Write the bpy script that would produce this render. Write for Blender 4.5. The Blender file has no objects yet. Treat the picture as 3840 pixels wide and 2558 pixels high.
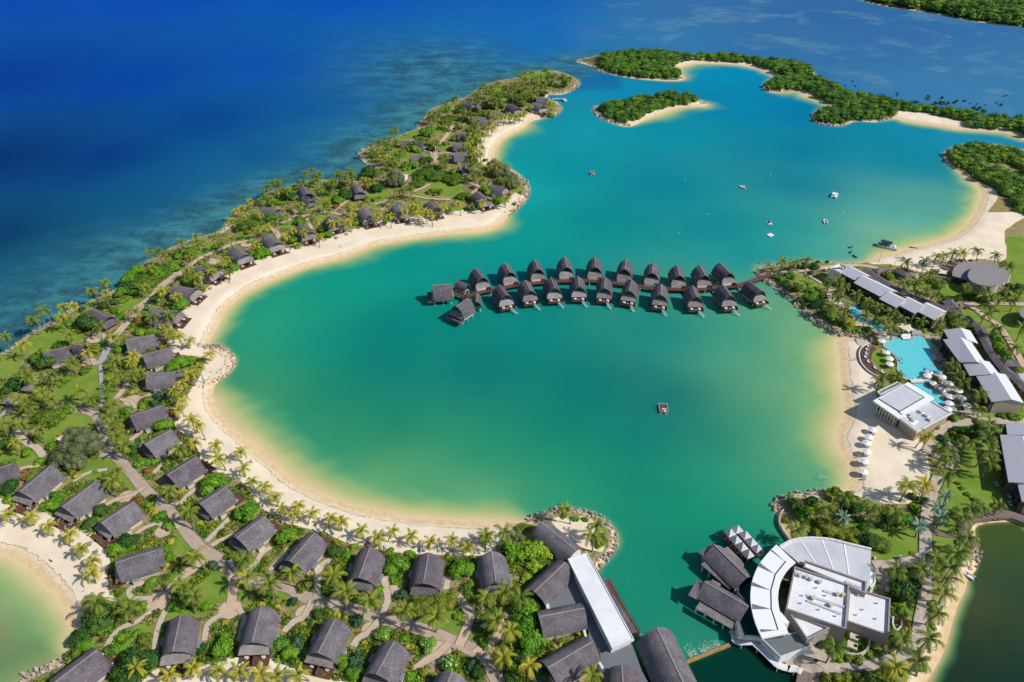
import bpy, math, random
import numpy as np
random.seed(7); rng=np.random.default_rng(7)
SC=bpy.context.scene; COL=SC.collection
# ------------------------------------------------------------ camera model
F=2950.0; H=230.0; PITCH=math.radians(34.93); CX,CY=1920.0,1279.0
SP,CP=math.sin(PITCH),math.cos(PITCH)
VIEWS=dict(A=(0,1800,2.069),B=(900,1800,2.069),C=(1800,1800,2.069),D=(2800,1800,2.0683),E=(0,1000,1.96),F=(900,1000,1.96),
 G=(1500,900,1.5693),H=(2900,900,1.9596),I=(400,500,2.24),J=(1200,150,2.14),K=(2100,100,1.3529),L=(2100,550,1.9617),O=(0,0,.61302),
 Q1=(1580,980,5.231),Q2=(2020,950,5.231),Q3=(2450,960,5.231),S1=(3080,960,4.9),S2=(3200,1240,4.9),S3=(3440,940,5.2275),
 S4=(3440,1220,4.6125),S5=(3100,1400,3.92),S6=(3500,1540,3.5636),S7=(2560,1940,5.2275),S8=(2560,2160,3.94),R=(0,0,1.0))
def V(v,x,y):
    a,b,s=VIEWS[v]; return a+x/s,b+y/s
def G(px,py,z=0.0):
    dx=px-CX; dy=py-CY; t=(H-z)/(F*SP+dy*CP)
    return (dx*t,(F*CP-dy*SP)*t,z)
def P(v,x,y,z=1.3): return G(*V(v,x,y),z)
def toimg(x,y,z):
    a=y*CP-(z-H)*SP      # depth
    b=-(y*SP+(z-H)*CP)   # down
    return CX+F*x/a, CY+F*b/a
# ------------------------------------------------------------ materials
def srgb(r,g,b):
    f=lambda c:(c/255/12.92 if c/255<=.04045 else ((c/255+.055)/1.055)**2.4)
    return (f(r),f(g),f(b),1)
def newmat(name):
    m=bpy.data.materials.new(name); m.use_nodes=True
    nt=m.node_tree; n=nt.nodes; b=n['Principled BSDF']
    return m,nt,n,b
def node(nt,t,**kw):
    x=nt.nodes.new(t)
    for k,v in kw.items():
        if k[0]=='i': x.inputs[k[1:].replace('_',' ')].default_value=v
        else: setattr(x,k,v)
    return x
def mixc(nt,fac,a,b,mode='MIX'):
    m=nt.nodes.new('ShaderNodeMix'); m.data_type='RGBA'; m.blend_type=mode
    for sock,v in ((m.inputs[0],fac),(m.inputs[6],a),(m.inputs[7],b)):
        if hasattr(v,'is_output'): nt.links.new(v,sock)
        elif isinstance(v,(int,float)): sock.default_value=v
        else: sock.default_value=tuple(v) if len(v)==4 else (*v,1)
    return m.outputs[2]
def noise(nt,scale,detail=4,rough=.6,coord='Object',dist=0,stretch=None):
    tc=nt.nodes.new('ShaderNodeTexCoord')
    if coord=='Pos': o=nt.nodes.new('ShaderNodeNewGeometry').outputs['Position']
    else: o=tc.outputs[coord]
    if stretch:
        mp=nt.nodes.new('ShaderNodeMapping'); nt.links.new(o,mp.inputs[0]); mp.inputs['Scale'].default_value=stretch; o=mp.outputs[0]
    x=nt.nodes.new('ShaderNodeTexNoise'); nt.links.new(o,x.inputs['Vector'])
    x.inputs['Scale'].default_value=scale; x.inputs['Detail'].default_value=detail; x.inputs['Roughness'].default_value=rough; x.inputs['Distortion'].default_value=dist
    return x.outputs['Fac']
def ramp(nt,src,lo,hi,a=0.0,b=1.0):
    r=nt.nodes.new('ShaderNodeMapRange'); nt.links.new(src,r.inputs[0])
    r.inputs[1].default_value=lo; r.inputs[2].default_value=hi; r.inputs[3].default_value=a; r.inputs[4].default_value=b
    return r.outputs[0]
def bump(nt,b,h,strength,dist):
    x=nt.nodes.new('ShaderNodeBump'); x.inputs['Strength'].default_value=strength; x.inputs['Distance'].default_value=dist
    nt.links.new(h,x.inputs['Height']); nt.links.new(x.outputs[0],b.inputs['Normal'])
def plain(name,c1,c2=None,scale=1.0,rough=.7,coord='Object',stretch=None,lo=.35,hi=.65,spec=.3,bmp=0):
    m,nt,n,b=newmat(name); b.inputs['Roughness'].default_value=rough; b.inputs['Specular IOR Level'].default_value=spec
    c2=c2 or tuple(x*.75 for x in c1[:3])
    f=noise(nt,scale,coord=coord,stretch=stretch)
    nt.links.new(mixc(nt,ramp(nt,f,lo,hi),c1,c2),b.inputs['Base Color'])
    if bmp: bump(nt,b,f,bmp,.2)
    return m
def leafmat(name,ca,cb,cc,trans=.16):
    m,nt,n,b=newmat(name)
    g=nt.nodes.new('ShaderNodeNewGeometry'); oi=nt.nodes.new('ShaderNodeObjectInfo')
    c=mixc(nt,g.outputs['Random Per Island'],ca,cb)
    f=noise(nt,.45,3,coord='Pos')
    c=mixc(nt,ramp(nt,f,.42,.66,0,.75),c,cc)
    h=nt.nodes.new('ShaderNodeHueSaturation'); nt.links.new(c,h.inputs['Color'])
    nt.links.new(ramp(nt,oi.outputs['Random'],0,1,.482,.512),h.inputs['Hue'])
    nt.links.new(ramp(nt,oi.outputs['Random'],0,1,1.15,.85),h.inputs['Value'])
    nt.links.new(h.outputs[0],b.inputs['Base Color'])
    b.inputs['Roughness'].default_value=.55; b.inputs['Specular IOR Level'].default_value=.25
    tr=nt.nodes.new('ShaderNodeBsdfTranslucent'); nt.links.new(h.outputs[0],tr.inputs['Color'])
    mx=nt.nodes.new('ShaderNodeMixShader'); mx.inputs[0].default_value=trans
    nt.links.new(b.outputs[0],mx.inputs[1]); nt.links.new(tr.outputs[0],mx.inputs[2])
    nt.links.new(mx.outputs[0],n['Material Output'].inputs['Surface'])
    return m
M={}
M['palm_green']=leafmat('palm_green',(0.256,0.343,0.038,1.0),(0.128,0.221,0.023,1.0),(0.384,0.398,0.054,1.0),.3)
M['palm_yellow']=leafmat('palm_yellow',(0.479,0.475,0.046,1.0),(0.274,0.342,0.035,1.0),(0.627,0.519,0.069,1.0),.3)
M['palm_deep']=leafmat('palm_deep',(.2,.28,.04,1),(.09,.155,.025,1),(.3,.36,.06,1),.25)
M['palm_silver']=leafmat('palm_silver',(0.225,0.36,0.255,1.0),(0.135,0.243,0.165,1.0),(0.27,0.378,0.27,1.0),.2)
M['leaf_bright']=leafmat('leaf_bright',(0.155,0.356,0.022,1.0),(0.064,0.217,0.014,1.0),(0.259,0.459,0.029,1.0))
M['leaf_lime']=leafmat('leaf_lime',(0.308,0.484,0.03,1),(0.165,0.341,0.025,1),(0.418,0.55,0.05,1))
M['leaf_dark']=leafmat('leaf_dark',(0.056,0.144,0.023,1.0),(0.031,0.095,0.017,1.0),(0.092,0.189,0.029,1.0))
M['leaf_rain']=leafmat('leaf_rain',(0.103,0.215,0.018,1.0),(0.052,0.14,0.013,1.0),(0.161,0.279,0.022,1.0))
M['leaf_yellow']=leafmat('leaf_yellow',(.55,.5,.05,1),(.28,.33,.04,1),(.7,.6,.08,1))
M['leaf_olive']=leafmat('leaf_olive',(0.197,0.258,0.026,1.0),(0.105,0.168,0.016,1.0),(0.302,0.314,0.038,1.0))
M['leaf_grey']=leafmat('leaf_grey',(0.163,0.2,0.083,1),(0.088,0.125,0.05,1),(0.237,0.25,0.121,1))
M['leaf_mangrove']=leafmat('leaf_mangrove',(0.154,0.281,0.021,1.0),(0.082,0.176,0.014,1.0),(0.254,0.386,0.029,1.0))
M['leaf_red']=leafmat('leaf_red',(.35,.12,.04,1),(.2,.14,.03,1),(.4,.2,.05,1))
M['leaf_blue']=leafmat('leaf_blue',(0.064,0.152,0.063,1.0),(0.032,0.096,0.042,1.0),(0.096,0.176,0.07,1.0))
M['flower_white']=plain('flower_white',(.85,.85,.8,1))
M['trunk']=plain('trunk',(.3,.25,.19,1),(.17,.14,.11,1),3,.9)
# thatch
def thatch(name,c1,c2,c3):
    m,nt,n,b=newmat(name); b.inputs['Roughness'].default_value=.85; b.inputs['Specular IOR Level'].default_value=.25
    f1=noise(nt,1.7,5,.75,coord='Pos'); f2=noise(nt,4.5,3,.8,coord='Pos'); f3=noise(nt,.22,4,.7,coord='Pos')
    c=mixc(nt,ramp(nt,f1,.4,.6),c1,c2); c=mixc(nt,ramp(nt,f2,.5,.6,0,.75),c,c3)
    c=mixc(nt,ramp(nt,f3,.38,.6,0,.5),c,tuple(x*.6 for x in c1[:3])+(1,))
    oi=nt.nodes.new('ShaderNodeObjectInfo'); h=nt.nodes.new('ShaderNodeHueSaturation'); nt.links.new(c,h.inputs['Color']); nt.links.new(ramp(nt,oi.outputs['Random'],0,1,.82,1.2),h.inputs['Value']); nt.links.new(ramp(nt,oi.outputs['Random'],0,1,1.5,.8),h.inputs['Saturation']); c=h.outputs[0]
    nt.links.new(c,b.inputs['Base Color']); bump(nt,b,f2,.7,.25)
    return m
M['thatch']=thatch('thatch',(.098,.085,.098,1),(.158,.139,.156,1),(.37,.34,.37,1))
M['thatch_water']=thatch('thatch_water',(.07,.065,.078,1),(.115,.105,.125,1),(.33,.3,.33,1))
M['thatch_apron']=thatch('thatch_apron',(.2,.175,.17,1),(.3,.265,.26,1),(.44,.4,.4,1))
M['ridge']=plain('ridge',(.36,.31,.31,1),(.25,.22,.22,1),4,.8)
M['dark_glass']=plain('dark_glass',(.02,.045,.05,1),(.03,.06,.06,1),1,.15,spec=.5)
M['wall_white']=plain('wall_white',(.74,.74,.72,1),(.66,.66,.65,1),.8,.7)
M['wall_cream']=plain('wall_cream',(.62,.55,.43,1),(.5,.44,.34,1),.8,.8)
M['hotel_wall_shaded']=plain('hotel_wall_shaded',(.13,.1,.085,1),(.09,.07,.06,1),.8,.8)  # dark brown in place of cream: shade of the hotel fronts put into the colour
M['stone_wall']=plain('stone_wall',(.5,.4,.3,1),(.28,.22,.17,1),2.5,.9,lo=.4,hi=.6)
M['deck']=plain('deck',(.16,.075,.05,1),(.1,.045,.032,1),1.2,.6,stretch=(1,6,1))
M['deck_grey']=plain('deck_grey',(.25,.19,.17,1),(.17,.13,.12,1),1.5,.7,stretch=(1,6,1))
M['metal_dark']=plain('metal_dark',(.08,.08,.09,1),None,1,.5)
M['roof_white']=None
def roofmat(name,c1,c2,stain,sc=6,stretch=(1,1,1),amt=.5,blotch=.3):
    m,nt,n,b=newmat(name); b.inputs['Roughness'].default_value=.45; b.inputs['Specular IOR Level'].default_value=.3
    f=noise(nt,.5,5,.65,stretch=stretch,coord='Object'); g=noise(nt,.12,3)
    c=mixc(nt,ramp(nt,g,.4,.65,0,blotch),c1,c2); c=mixc(nt,ramp(nt,f,.58,.74,0,amt),c,stain)
    f5=noise(nt,.9,4,.8,stretch=(stretch[0]*2,stretch[1]*2,1)); c=mixc(nt,ramp(nt,f5,.5,.75,0,amt*.5),c,stain)
    tc=nt.nodes.new('ShaderNodeTexCoord'); w=nt.nodes.new('ShaderNodeTexWave'); nt.links.new(tc.outputs['Object'],w.inputs['Vector']); w.inputs['Scale'].default_value=sc/6
    
    w.inputs['Scale'].default_value=.45; w.inputs['Distortion'].default_value=.0; mp=nt.nodes.new('ShaderNodeMapping'); mp.inputs['Rotation'].default_value=(0,0,.42); nt.links.new(tc.outputs['Object'],mp.inputs[0]); nt.links.new(mp.outputs[0],w.inputs['Vector'])
    c=mixc(nt,ramp(nt,w.outputs['Fac'],.72,.95,0,.16 if amt>.4 else .05),c,mixc(nt,1.0,c,(.5,.52,.56,1),'MULTIPLY'))
    nt.links.new(c,b.inputs['Base Color']); bump(nt,b,w.outputs['Fac'],.15,.05)
    return m
M['roof_white']=roofmat('roof_white',(.86,.87,.89,1),(.62,.64,.69,1),(.36,.37,.41,1),stretch=(.6,4,1),amt=.6,blotch=.45)
M['roof_fan']=roofmat('roof_fan',(.62,.64,.68,1),(.5,.52,.57,1),(.36,.37,.41,1),stretch=(6,.7,1),amt=.8,blotch=.7)
M['roof_panel']=roofmat('roof_panel',(.86,.87,.89,1),(.8,.82,.85,1),(.7,.71,.74,1),amt=.3)
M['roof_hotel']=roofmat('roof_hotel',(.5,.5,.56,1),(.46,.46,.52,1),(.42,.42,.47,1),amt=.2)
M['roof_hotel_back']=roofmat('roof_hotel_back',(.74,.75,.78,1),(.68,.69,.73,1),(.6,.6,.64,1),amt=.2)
M['roof_grey']=roofmat('roof_grey',(.17,.185,.2,1),(.14,.15,.165,1),(.22,.23,.24,1),amt=.4)
M['roof_oval']=plain('roof_oval',(.27,.25,.26,1),(.24,.225,.235,1),3,.8)
M['roof_oval_band']=plain('roof_oval_band',(.36,.33,.33,1),None,3,.8)
M['parapet']=plain('parapet',(.36,.32,.3,1),(.3,.265,.25,1),1,.8)
M['path']=plain('path',(.62,.46,.33,1),(.52,.385,.275,1),.5,.9,coord='Pos')
M['road']=plain('road',(.5,.385,.31,1),(.41,.315,.25,1),.35,.9,coord='Pos')
M['path_pale']=plain('path_pale',(.58,.49,.37,1),(.5,.42,.31,1),.8,.9,coord='Pos')
M['path_grey']=plain('path_grey',(.42,.4,.4,1),(.36,.35,.35,1),.8,.9,coord='Pos')
M['kerb']=plain('kerb',(.2,.19,.16,1),None,.8,.9)
M['paving']=plain('paving',(.55,.46,.37,1),(.42,.35,.29,1),.6,.9,coord='Pos')
M['rock']=None
def rockmat():
    m,nt,n,b=newmat('rock'); b.inputs['Roughness'].default_value=.9
    g=nt.nodes.new('ShaderNodeNewGeometry'); f=noise(nt,1.2,4,coord='Pos')
    c=mixc(nt,g.outputs['Random Per Island'],(.24,.21,.2,1),(.6,.53,.48,1)); c=mixc(nt,ramp(nt,f,.4,.7,0,.5),c,(.34,.27,.2,1))
    # low rocks carry ochre weed stain
    sx=nt.nodes.new('ShaderNodeSeparateXYZ'); nt.links.new(g.outputs['Position'],sx.inputs[0])
    c=mixc(nt,ramp(nt,sx.outputs[2],.1,.55,.75,0),c,(.34,.2,.06,1))
    nt.links.new(c,b.inputs['Base Color']); return m
M['rock']=rockmat()
M['canvas']=plain('canvas',(.82,.82,.82,1),(.76,.76,.77,1),1,.8)
M['sail']=plain('sail',(.78,.66,.54,1),(.7,.6,.48,1),.5,.8)
M['canvas_grey']=plain('canvas_grey',(.6,.6,.63,1),(.5,.5,.53,1),1,.8)
M['lounger']=plain('lounger',(.3,.31,.34,1),(.22,.23,.26,1),2,.7)
M['cushion']=plain('cushion',(.7,.7,.7,1),(.6,.6,.62,1),2,.8)
M['black']=plain('black',(.02,.02,.025,1),None,1,.4)
M['blue']=plain('blue',(.05,.12,.4,1),None,1,.5)
M['red']=plain('red',(.45,.04,.05,1),None,1,.5)
M['pink']=plain('pink',(.8,.25,.4,1),None,1,.5)
M['skin']=plain('skin',(.45,.25,.17,1),None,3,.6)
M['boat_white']=plain('boat_white',(.85,.86,.88,1),(.75,.76,.78,1),2,.35,spec=.5)
M['navy']=plain('navy',(.03,.045,.09,1),None,1,.5)
M['weir']=plain('weir',(.4,.27,.09,1),(.28,.18,.06,1),.8,.8)
M['foam']=plain('foam',(.6,.7,.68,1),(.42,.58,.54,1),3,.8)
M['coaming']=plain('coaming',(.7,.66,.6,1),None,1,.7)
M['mirror_blue']=plain('mirror_blue',(.24,.29,.31,1),None,1,.3)
def poolmat():
    m,nt,n,b=newmat('pool_water'); b.inputs['Roughness'].default_value=.12
    tc=nt.nodes.new('ShaderNodeTexCoord'); v=nt.nodes.new('ShaderNodeTexVoronoi'); v.feature='DISTANCE_TO_EDGE'; v.inputs['Scale'].default_value=2.2
    nt.links.new(tc.outputs['Object'],v.inputs['Vector'])
    c=mixc(nt,ramp(nt,v.outputs['Distance'],0,.25),(.17,.66,.72,1),(.08,.55,.63,1))
    nt.links.new(c,b.inputs['Base Color']); bump(nt,b,noise(nt,1.5,3),.15,.1); return m
M['pool_water']=poolmat()
# ------------------------------------------------------------ mesh helpers
class MB:
    def __init__(s): s.v=[]; s.f=[]; s.m=[]; s.mats=[]; s.smooth=False
    def mi(s,mat):
        if mat not in s.mats: s.mats.append(mat)
        return s.mats.index(mat)
    def add(s,vs,fs,mat):
        o=len(s.v); s.v+= [tuple(map(float,p)) for p in vs]; k=s.mi(mat)
        for f in fs: s.f.append([o+i for i in f]); s.m.append(k)
        return s
    def prism(s,pts,z0,z1,mat,top=None,zt=None):
        """closed prism over an (x,y) outline; zt = optional per-corner top height"""
        n=len(pts); a=sum(pts[i][0]*pts[(i+1)%n][1]-pts[(i+1)%n][0]*pts[i][1] for i in range(n))
        idx=range(n) if a>0 else range(n-1,-1,-1)
        q=[pts[i] for i in idx]; t=[(zt[i] if zt else z1) for i in idx]
        vs=[(p[0],p[1],z0) for p in q]+[(p[0],p[1],t[i]) for i,p in enumerate(q)]
        s.add(vs,[[i,(i+1)%n,n+(i+1)%n,n+i] for i in range(n)]+[list(range(n-1,-1,-1))],mat)
        o=len(s.v)-n; s.f.append([o+i for i in range(n)]); s.m.append(s.mi(top or mat)); return s
    def box(s,c,d,mat,rz=0,tilt=0):
        x,y,z=c; a,b,h=d[0]/2,d[1]/2,d[2]/2; cr,sr=math.cos(rz),math.sin(rz); ct,st=math.cos(tilt),math.sin(tilt)
        vs=[]
        for k in (-h,h):
            for i,j in ((-a,-b),(a,-b),(a,b),(-a,b)):
                jj,kk=j*ct-k*st,j*st+k*ct
                vs.append((x+i*cr-jj*sr,y+i*sr+jj*cr,z+kk))
        return s.add(vs,[(3,2,1,0),(4,5,6,7),(0,1,5,4),(1,2,6,5),(2,3,7,6),(3,0,4,7)],mat)
    def tube(s,p,q,r0,r1,mat,n=6):
        p=np.array(p,float); q=np.array(q,float); d=q-p; L=np.linalg.norm(d)+1e-9; d/=L
        u=np.cross(d,(0,0,1) if abs(d[2])<.9 else (1,0,0)); u/=np.linalg.norm(u); w=np.cross(d,u)
        vs=[p+r0*(math.cos(2*math.pi*i/n)*u+math.sin(2*math.pi*i/n)*w) for i in range(n)]+[q+r1*(math.cos(2*math.pi*i/n)*u+math.sin(2*math.pi*i/n)*w) for i in range(n)]
        return s.add(vs,[[i,i+n,(i+1)%n+n,(i+1)%n] for i in range(n)]+[list(range(n)),list(range(2*n-1,n-1,-1))],mat)
    def poly(s,vs,mat): return s.add(vs,[list(range(len(vs)))],mat)
def setp(o,label=None,cat=None,group=None,kind=None):
    if label: o['label']=label
    if cat: o['category']=cat
    if group: o['group']=group
    if kind: o['kind']=kind
    return o
def mesh(name,mb,off=(0,0,0),smooth=False):
    me=bpy.data.meshes.new(name)
    vs=mb.v if off==(0,0,0) else [(x-off[0],y-off[1],z-off[2]) for x,y,z in mb.v]
    me.from_pydata(vs,[],mb.f)
    for m in mb.mats: me.materials.append(M[m])
    me.polygons.foreach_set('material_index',mb.m)
    if smooth: me.polygons.foreach_set('use_smooth',[True]*len(mb.f))
    me.update(); return me
def link(name,me,parent=None,loc=None,rz=0,sc=None):
    o=bpy.data.objects.new(name,me); COL.objects.link(o)
    if parent: o.parent=parent
    if loc is not None: o.location=loc
    if rz: o.rotation_euler=(0,0,rz)
    if sc: o.scale=sc if isinstance(sc,tuple) else (sc,sc,sc)
    return o
def thing(name,loc,label=None,cat=None,group=None,rz=0,sc=None):
    o=bpy.data.objects.new(name,None); COL.objects.link(o); o.location=loc; o.rotation_euler=(0,0,rz); o.empty_display_size=.5
    if sc: o.scale=sc if isinstance(sc,tuple) else (sc,sc,sc)
    return setp(o,label,cat,group)
def wpart(name,mb,parent,smooth=False):
    """a part built in world coordinates under an unrotated Empty"""
    return link(name,mesh(name,mb,tuple(parent.location),smooth),parent)
def single(name,mb,label=None,cat=None,group=None,kind=None,smooth=False,base=None):
    """one-mesh thing built in world coordinates, origin at its base"""
    a=np.array(mb.v); c=base or (float(a[:,0].mean()),float(a[:,1].mean()),float(a[:,2].min()))
    o=link(name,mesh(name,mb,tuple(c),smooth)); o.location=c
    return setp(o,label,cat,group,kind)
def bigmesh(name,verts,faces,mats,midx=None,smooth=False):
    me=bpy.data.meshes.new(name); verts=np.asarray(verts,np.float32); faces=np.asarray(faces,np.int32)
    k=faces.shape[1]
    me.vertices.add(len(verts)); me.vertices.foreach_set('co',verts.ravel())
    me.loops.add(faces.size); me.loops.foreach_set('vertex_index',faces.ravel())
    me.polygons.add(len(faces)); me.polygons.foreach_set('loop_start',np.arange(0,faces.size,k,dtype=np.int32))
    for m in mats: me.materials.append(M[m])
    if midx is not None: me.polygons.foreach_set('material_index',np.asarray(midx,np.int32))
    me.polygons.foreach_set('use_smooth',np.full(len(faces),smooth))
    me.update(calc_edges=True); me.validate(); return me
def ring(cx,cy,r,n=24,ry=None,a0=0): return [(cx+r*math.cos(a0+2*math.pi*i/n),cy+(ry or r)*math.sin(a0+2*math.pi*i/n)) for i in range(n)]
def smoothline(pts,k=4,closed=False):
    """Catmull-Rom through the points"""
    p=[np.array(q,float) for q in pts]; n=len(p); out=[]
    for i in range(n if closed else n-1):
        a=p[(i-1)%n] if closed or i>0 else p[0]; b=p[i]; c=p[(i+1)%n]; d=p[(i+2)%n] if closed or i+2<n else p[-1]
        for j in range(k):
            t=j/k; out.append(tuple(.5*((2*b)+(-a+c)*t+(2*a-5*b+4*c-d)*t*t+(-a+3*b-3*c+d)*t**3)))
    if not closed: out.append(tuple(p[-1]))
    return out
def inpoly(x,y,poly):
    x=np.asarray(x); y=np.asarray(y); r=np.zeros(x.shape,bool); n=len(poly)
    for i in range(n):
        x1,y1=poly[i][:2]; x2,y2=poly[(i+1)%n][:2]
        if y1==y2: continue
        c=((y1>y)!=(y2>y))&(x<(x2-x1)*(y-y1)/(y2-y1)+x1); r^=c
    return r
# ------------------------------------------------------------ shorelines (source pixel coordinates, z=0)
# each: list of (x,y,type) ; type b = beach, r = rock, s = sea (gentle rocky edge), h = hidden
def L_(s,t): return [(float(a.split(',')[0]),float(a.split(',')[1]),t) for a in s.split()]
WEST=(L_("-700,1560 -250,1400 0,1331 50,1300 107,1260 199,1214 291,1153 357,1122 427,1094 489,1040 534,991 596,962 637,935 712,902",'s')+
 L_("793,879 820,868",'b')+L_("846,848 851,821 878,803 891,786 958,754 1003,723 1070,703 1123,685 1226,676 1329,681 1350,676",'s')+
 L_("1400,650 1406,620 1378,617 1345,587 1364,561 1396,547",'r')+L_("1434,533 1480,519 1527,498 1569,484",'s')+L_("1574,458 1597,440 1611,412",'r')+
 L_("1667,393 1705,379 1751,365 1784,342 1812,323 1878,302 1929,295 1957,278 2022,266 2088,269",'s')+
 L_("2139,286 2167,304 2170,318 2135,346 2088,355 2060,352 2052,370 2088,384 2107,407 2088,430 2050,442",'r')+
 L_("1994,454 1971,477 1924,500 1887,524 1864,552 1854,580 1858,608",'b')+
 L_("1900,630 1948,655 1971,687 1982,711 1976,743 1957,767 1935,786",'r')+
 L_("1905,812 1880,840 1830,862 1760,872 1650,882 1560,895 1480,908 1400,924 1293,964 1159,1000 1070,1031 980,1067 913,1107 855,1156 829,1200 800,1255 785,1290",'b')+
 L_("816,1301 857,1316 883,1342 883,1372 857,1403 816,1434",'r')+
 L_("803,1455 801,1490 816,1536 857,1587 918,1638 951,1673 1053,1755 1108,1800 1190,1843 1335,1897 1480,1926 1625,1945 1770,1953 1872,1955 1930,1958",'b')+
 L_("1965,1950 1993,1945 2042,1923 2100,1914 2167,1916 2235,1935 2283,1964 2312,2003 2315,2046 2283,2090 2249,2129 2232,2150",'r')+
 L_("2180,2160 2290,2420 2420,2640 2500,2900",'h')+L_("500,3100 -700,3100",'h'))
POND_L=(L_("-600,2020 -300,2040 -100,2058 0,2080 48,2095 97,2124 160,2182 208,2235 242,2288 263,2336 268,2375 261,2428",'b')+
 L_("242,2477 145,2520 77,2558 0,2600 -200,2680 -600,2800",'r'))
EAST=(L_("2832,1015 2851,1002 2902,996 2951,992 3002,986 3068,986 3155,986 3215,986",'s')+
 L_("3257,977 3298,956 3359,946 3410,931 3461,920 3512,905 3556,894 3621,848 3662,783 3679,718 3654,693",'b')+
 L_("3613,661 3556,620 3537,587 3556,563 3613,543 3719,542 3840,563 4300,640 5400,900",'r')+
 L_("5400,1500 4400,1900 3900,1990 3840,1974 3791,1957 3694,1964 3656,1984",'s')+L_("3665,2051 3670,2090 3660,2138",'r')+
 L_("3631,2172 3622,2211 3598,2259 3573,2332 3554,2404 3525,2477 3477,2558 3404,2700 3300,2900",'b')+
 L_("3060,2900 3045,2558 3013,2511 2960,2490 2905,2450 2880,2380 2870,2250 2890,2150 2950,2070",'h')+
 L_("2960,2022",'h')+L_("2923,1960 2909,1906 2916,1877 2960,1860 3042,1848 3110,1842",'r')+
 L_("3150,1835 3188,1815 3180,1750 3150,1690 3133,1640 3150,1590 3168,1548 3160,1480 3150,1410 3147,1350 3145,1308 3135,1275",'b')+
 L_("3186,1257 3125,1237 3068,1206 3033,1176 3002,1140 2966,1104 2926,1084 2900,1073 2880,1050 2850,1035 2832,1021",'r'))
NORTH=(L_("3840,525 3800,503 3700,492 3578,484 3500,470 3393,455",'b')+L_("3342,444 3283,458 3201,455 3157,473 3076,466 3050,447 3053,430",'r')+
 L_("3090,412 3135,414 3083,385 3017,359 2987,340",'b')+L_("2913,348 2869,340 2861,322 2885,305",'r')+
 L_("2906,291 2870,272 2839,259 2765,244 2677,239 2603,240 2558,252 2543,266",'b')+
 L_("2569,292 2543,303 2433,300 2322,285 2248,266 2218,248 2159,229 2181,224 2211,218 2240,211",'r')+
 L_("2292,207 2396,197 2470,198 2588,214 2700,214 2765,218 2839,229 2950,235 3046,262 3060,294 3135,325 3209,362 3320,372 3357,390 3467,410 3615,432 3800,450 3900,458 4300,500 5400,600 5400,800 4300,600",'s'))
ISLE=(L_("2229,403 2226,418 2255,444 2307,466 2362,475",'r')+L_("2410,455 2484,425 2558,404 2640,400",'b')+L_("2650,388 2617,378",'r')+
 L_("2573,362 2514,358 2418,370 2322,386 2255,398",'s'))
COAST=L_("3190,-40 3214,-4 3345,27 3507,50 3670,82 3840,101 4300,150 5600,250 5600,-300 3300,-300",'s')
def gpoly(L,sm=2):
    q=smoothline([(a,b) for a,b,_ in L],sm,True); P3=[G(a,b,0)[:2] for a,b in q]
    ty=[L[i//sm][2] for i in range(len(q))]
    return P3,ty
POLYS=[gpoly(p) for p in (WEST,POND_L,EAST,NORTH,ISLE,COAST)]
LAND=[0,2,3,4,5]
SEG=[];ST=[];SO=[]
for k,(pp,ty) in enumerate(POLYS):
    n=len(pp)
    for i in range(n):
        SEG.append((*pp[i],*pp[(i+1)%n])); ST.append(ty[i]); SO.append(k)
SEG=np.array(SEG)
SHL=np.array([{'b':1.0,'r':.14,'s':.45,'h':.05}[t] for t in ST])
ISB=np.array([1.0 if t=='b' else 0.0 for t in ST])
def island(x,y):
    r=np.zeros(np.shape(x),bool)
    for k in LAND: r|=inpoly(x,y,POLYS[k][0])
    r&=~inpoly(x,y,POLYS[1][0]); return r
def shore(x,y):
    """signed distance (land +), nearest-shore softness, beach weight"""
    x=np.atleast_1d(np.asarray(x,float)); y=np.atleast_1d(np.asarray(y,float))
    best=np.full(x.shape,1e18); L=np.zeros(x.shape); B=np.zeros(x.shape)
    for i,(a,b,c,d) in enumerate(SEG):
        ex,ey=c-a,d-b; l2=ex*ex+ey*ey+1e-9
        t=np.clip(((x-a)*ex+(y-b)*ey)/l2,0,1); q=(x-a-t*ex)**2+(y-b-t*ey)**2
        m=q<best; best=np.where(m,q,best); L=np.where(m,SHL[i],L); B=np.where(m,ISB[i],B)
    d=np.sqrt(best); return np.where(island(x,y),d,-d),L,B
def hland(d,L):
    w=np.where(L>.9,9.0,3.5); t=np.clip(d/w,0,1); s=t*t*(3-2*t)
    return np.where(d>0,1.25*(.35*t+.65*s),np.maximum(d*.12,-2.5))
def gz(x,y):
    d,L,B=shore(x,y); return float(hland(d,L)[0])
def gzs(x,y):
    d,L,B=shore(x,y); return hland(d,L)
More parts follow.
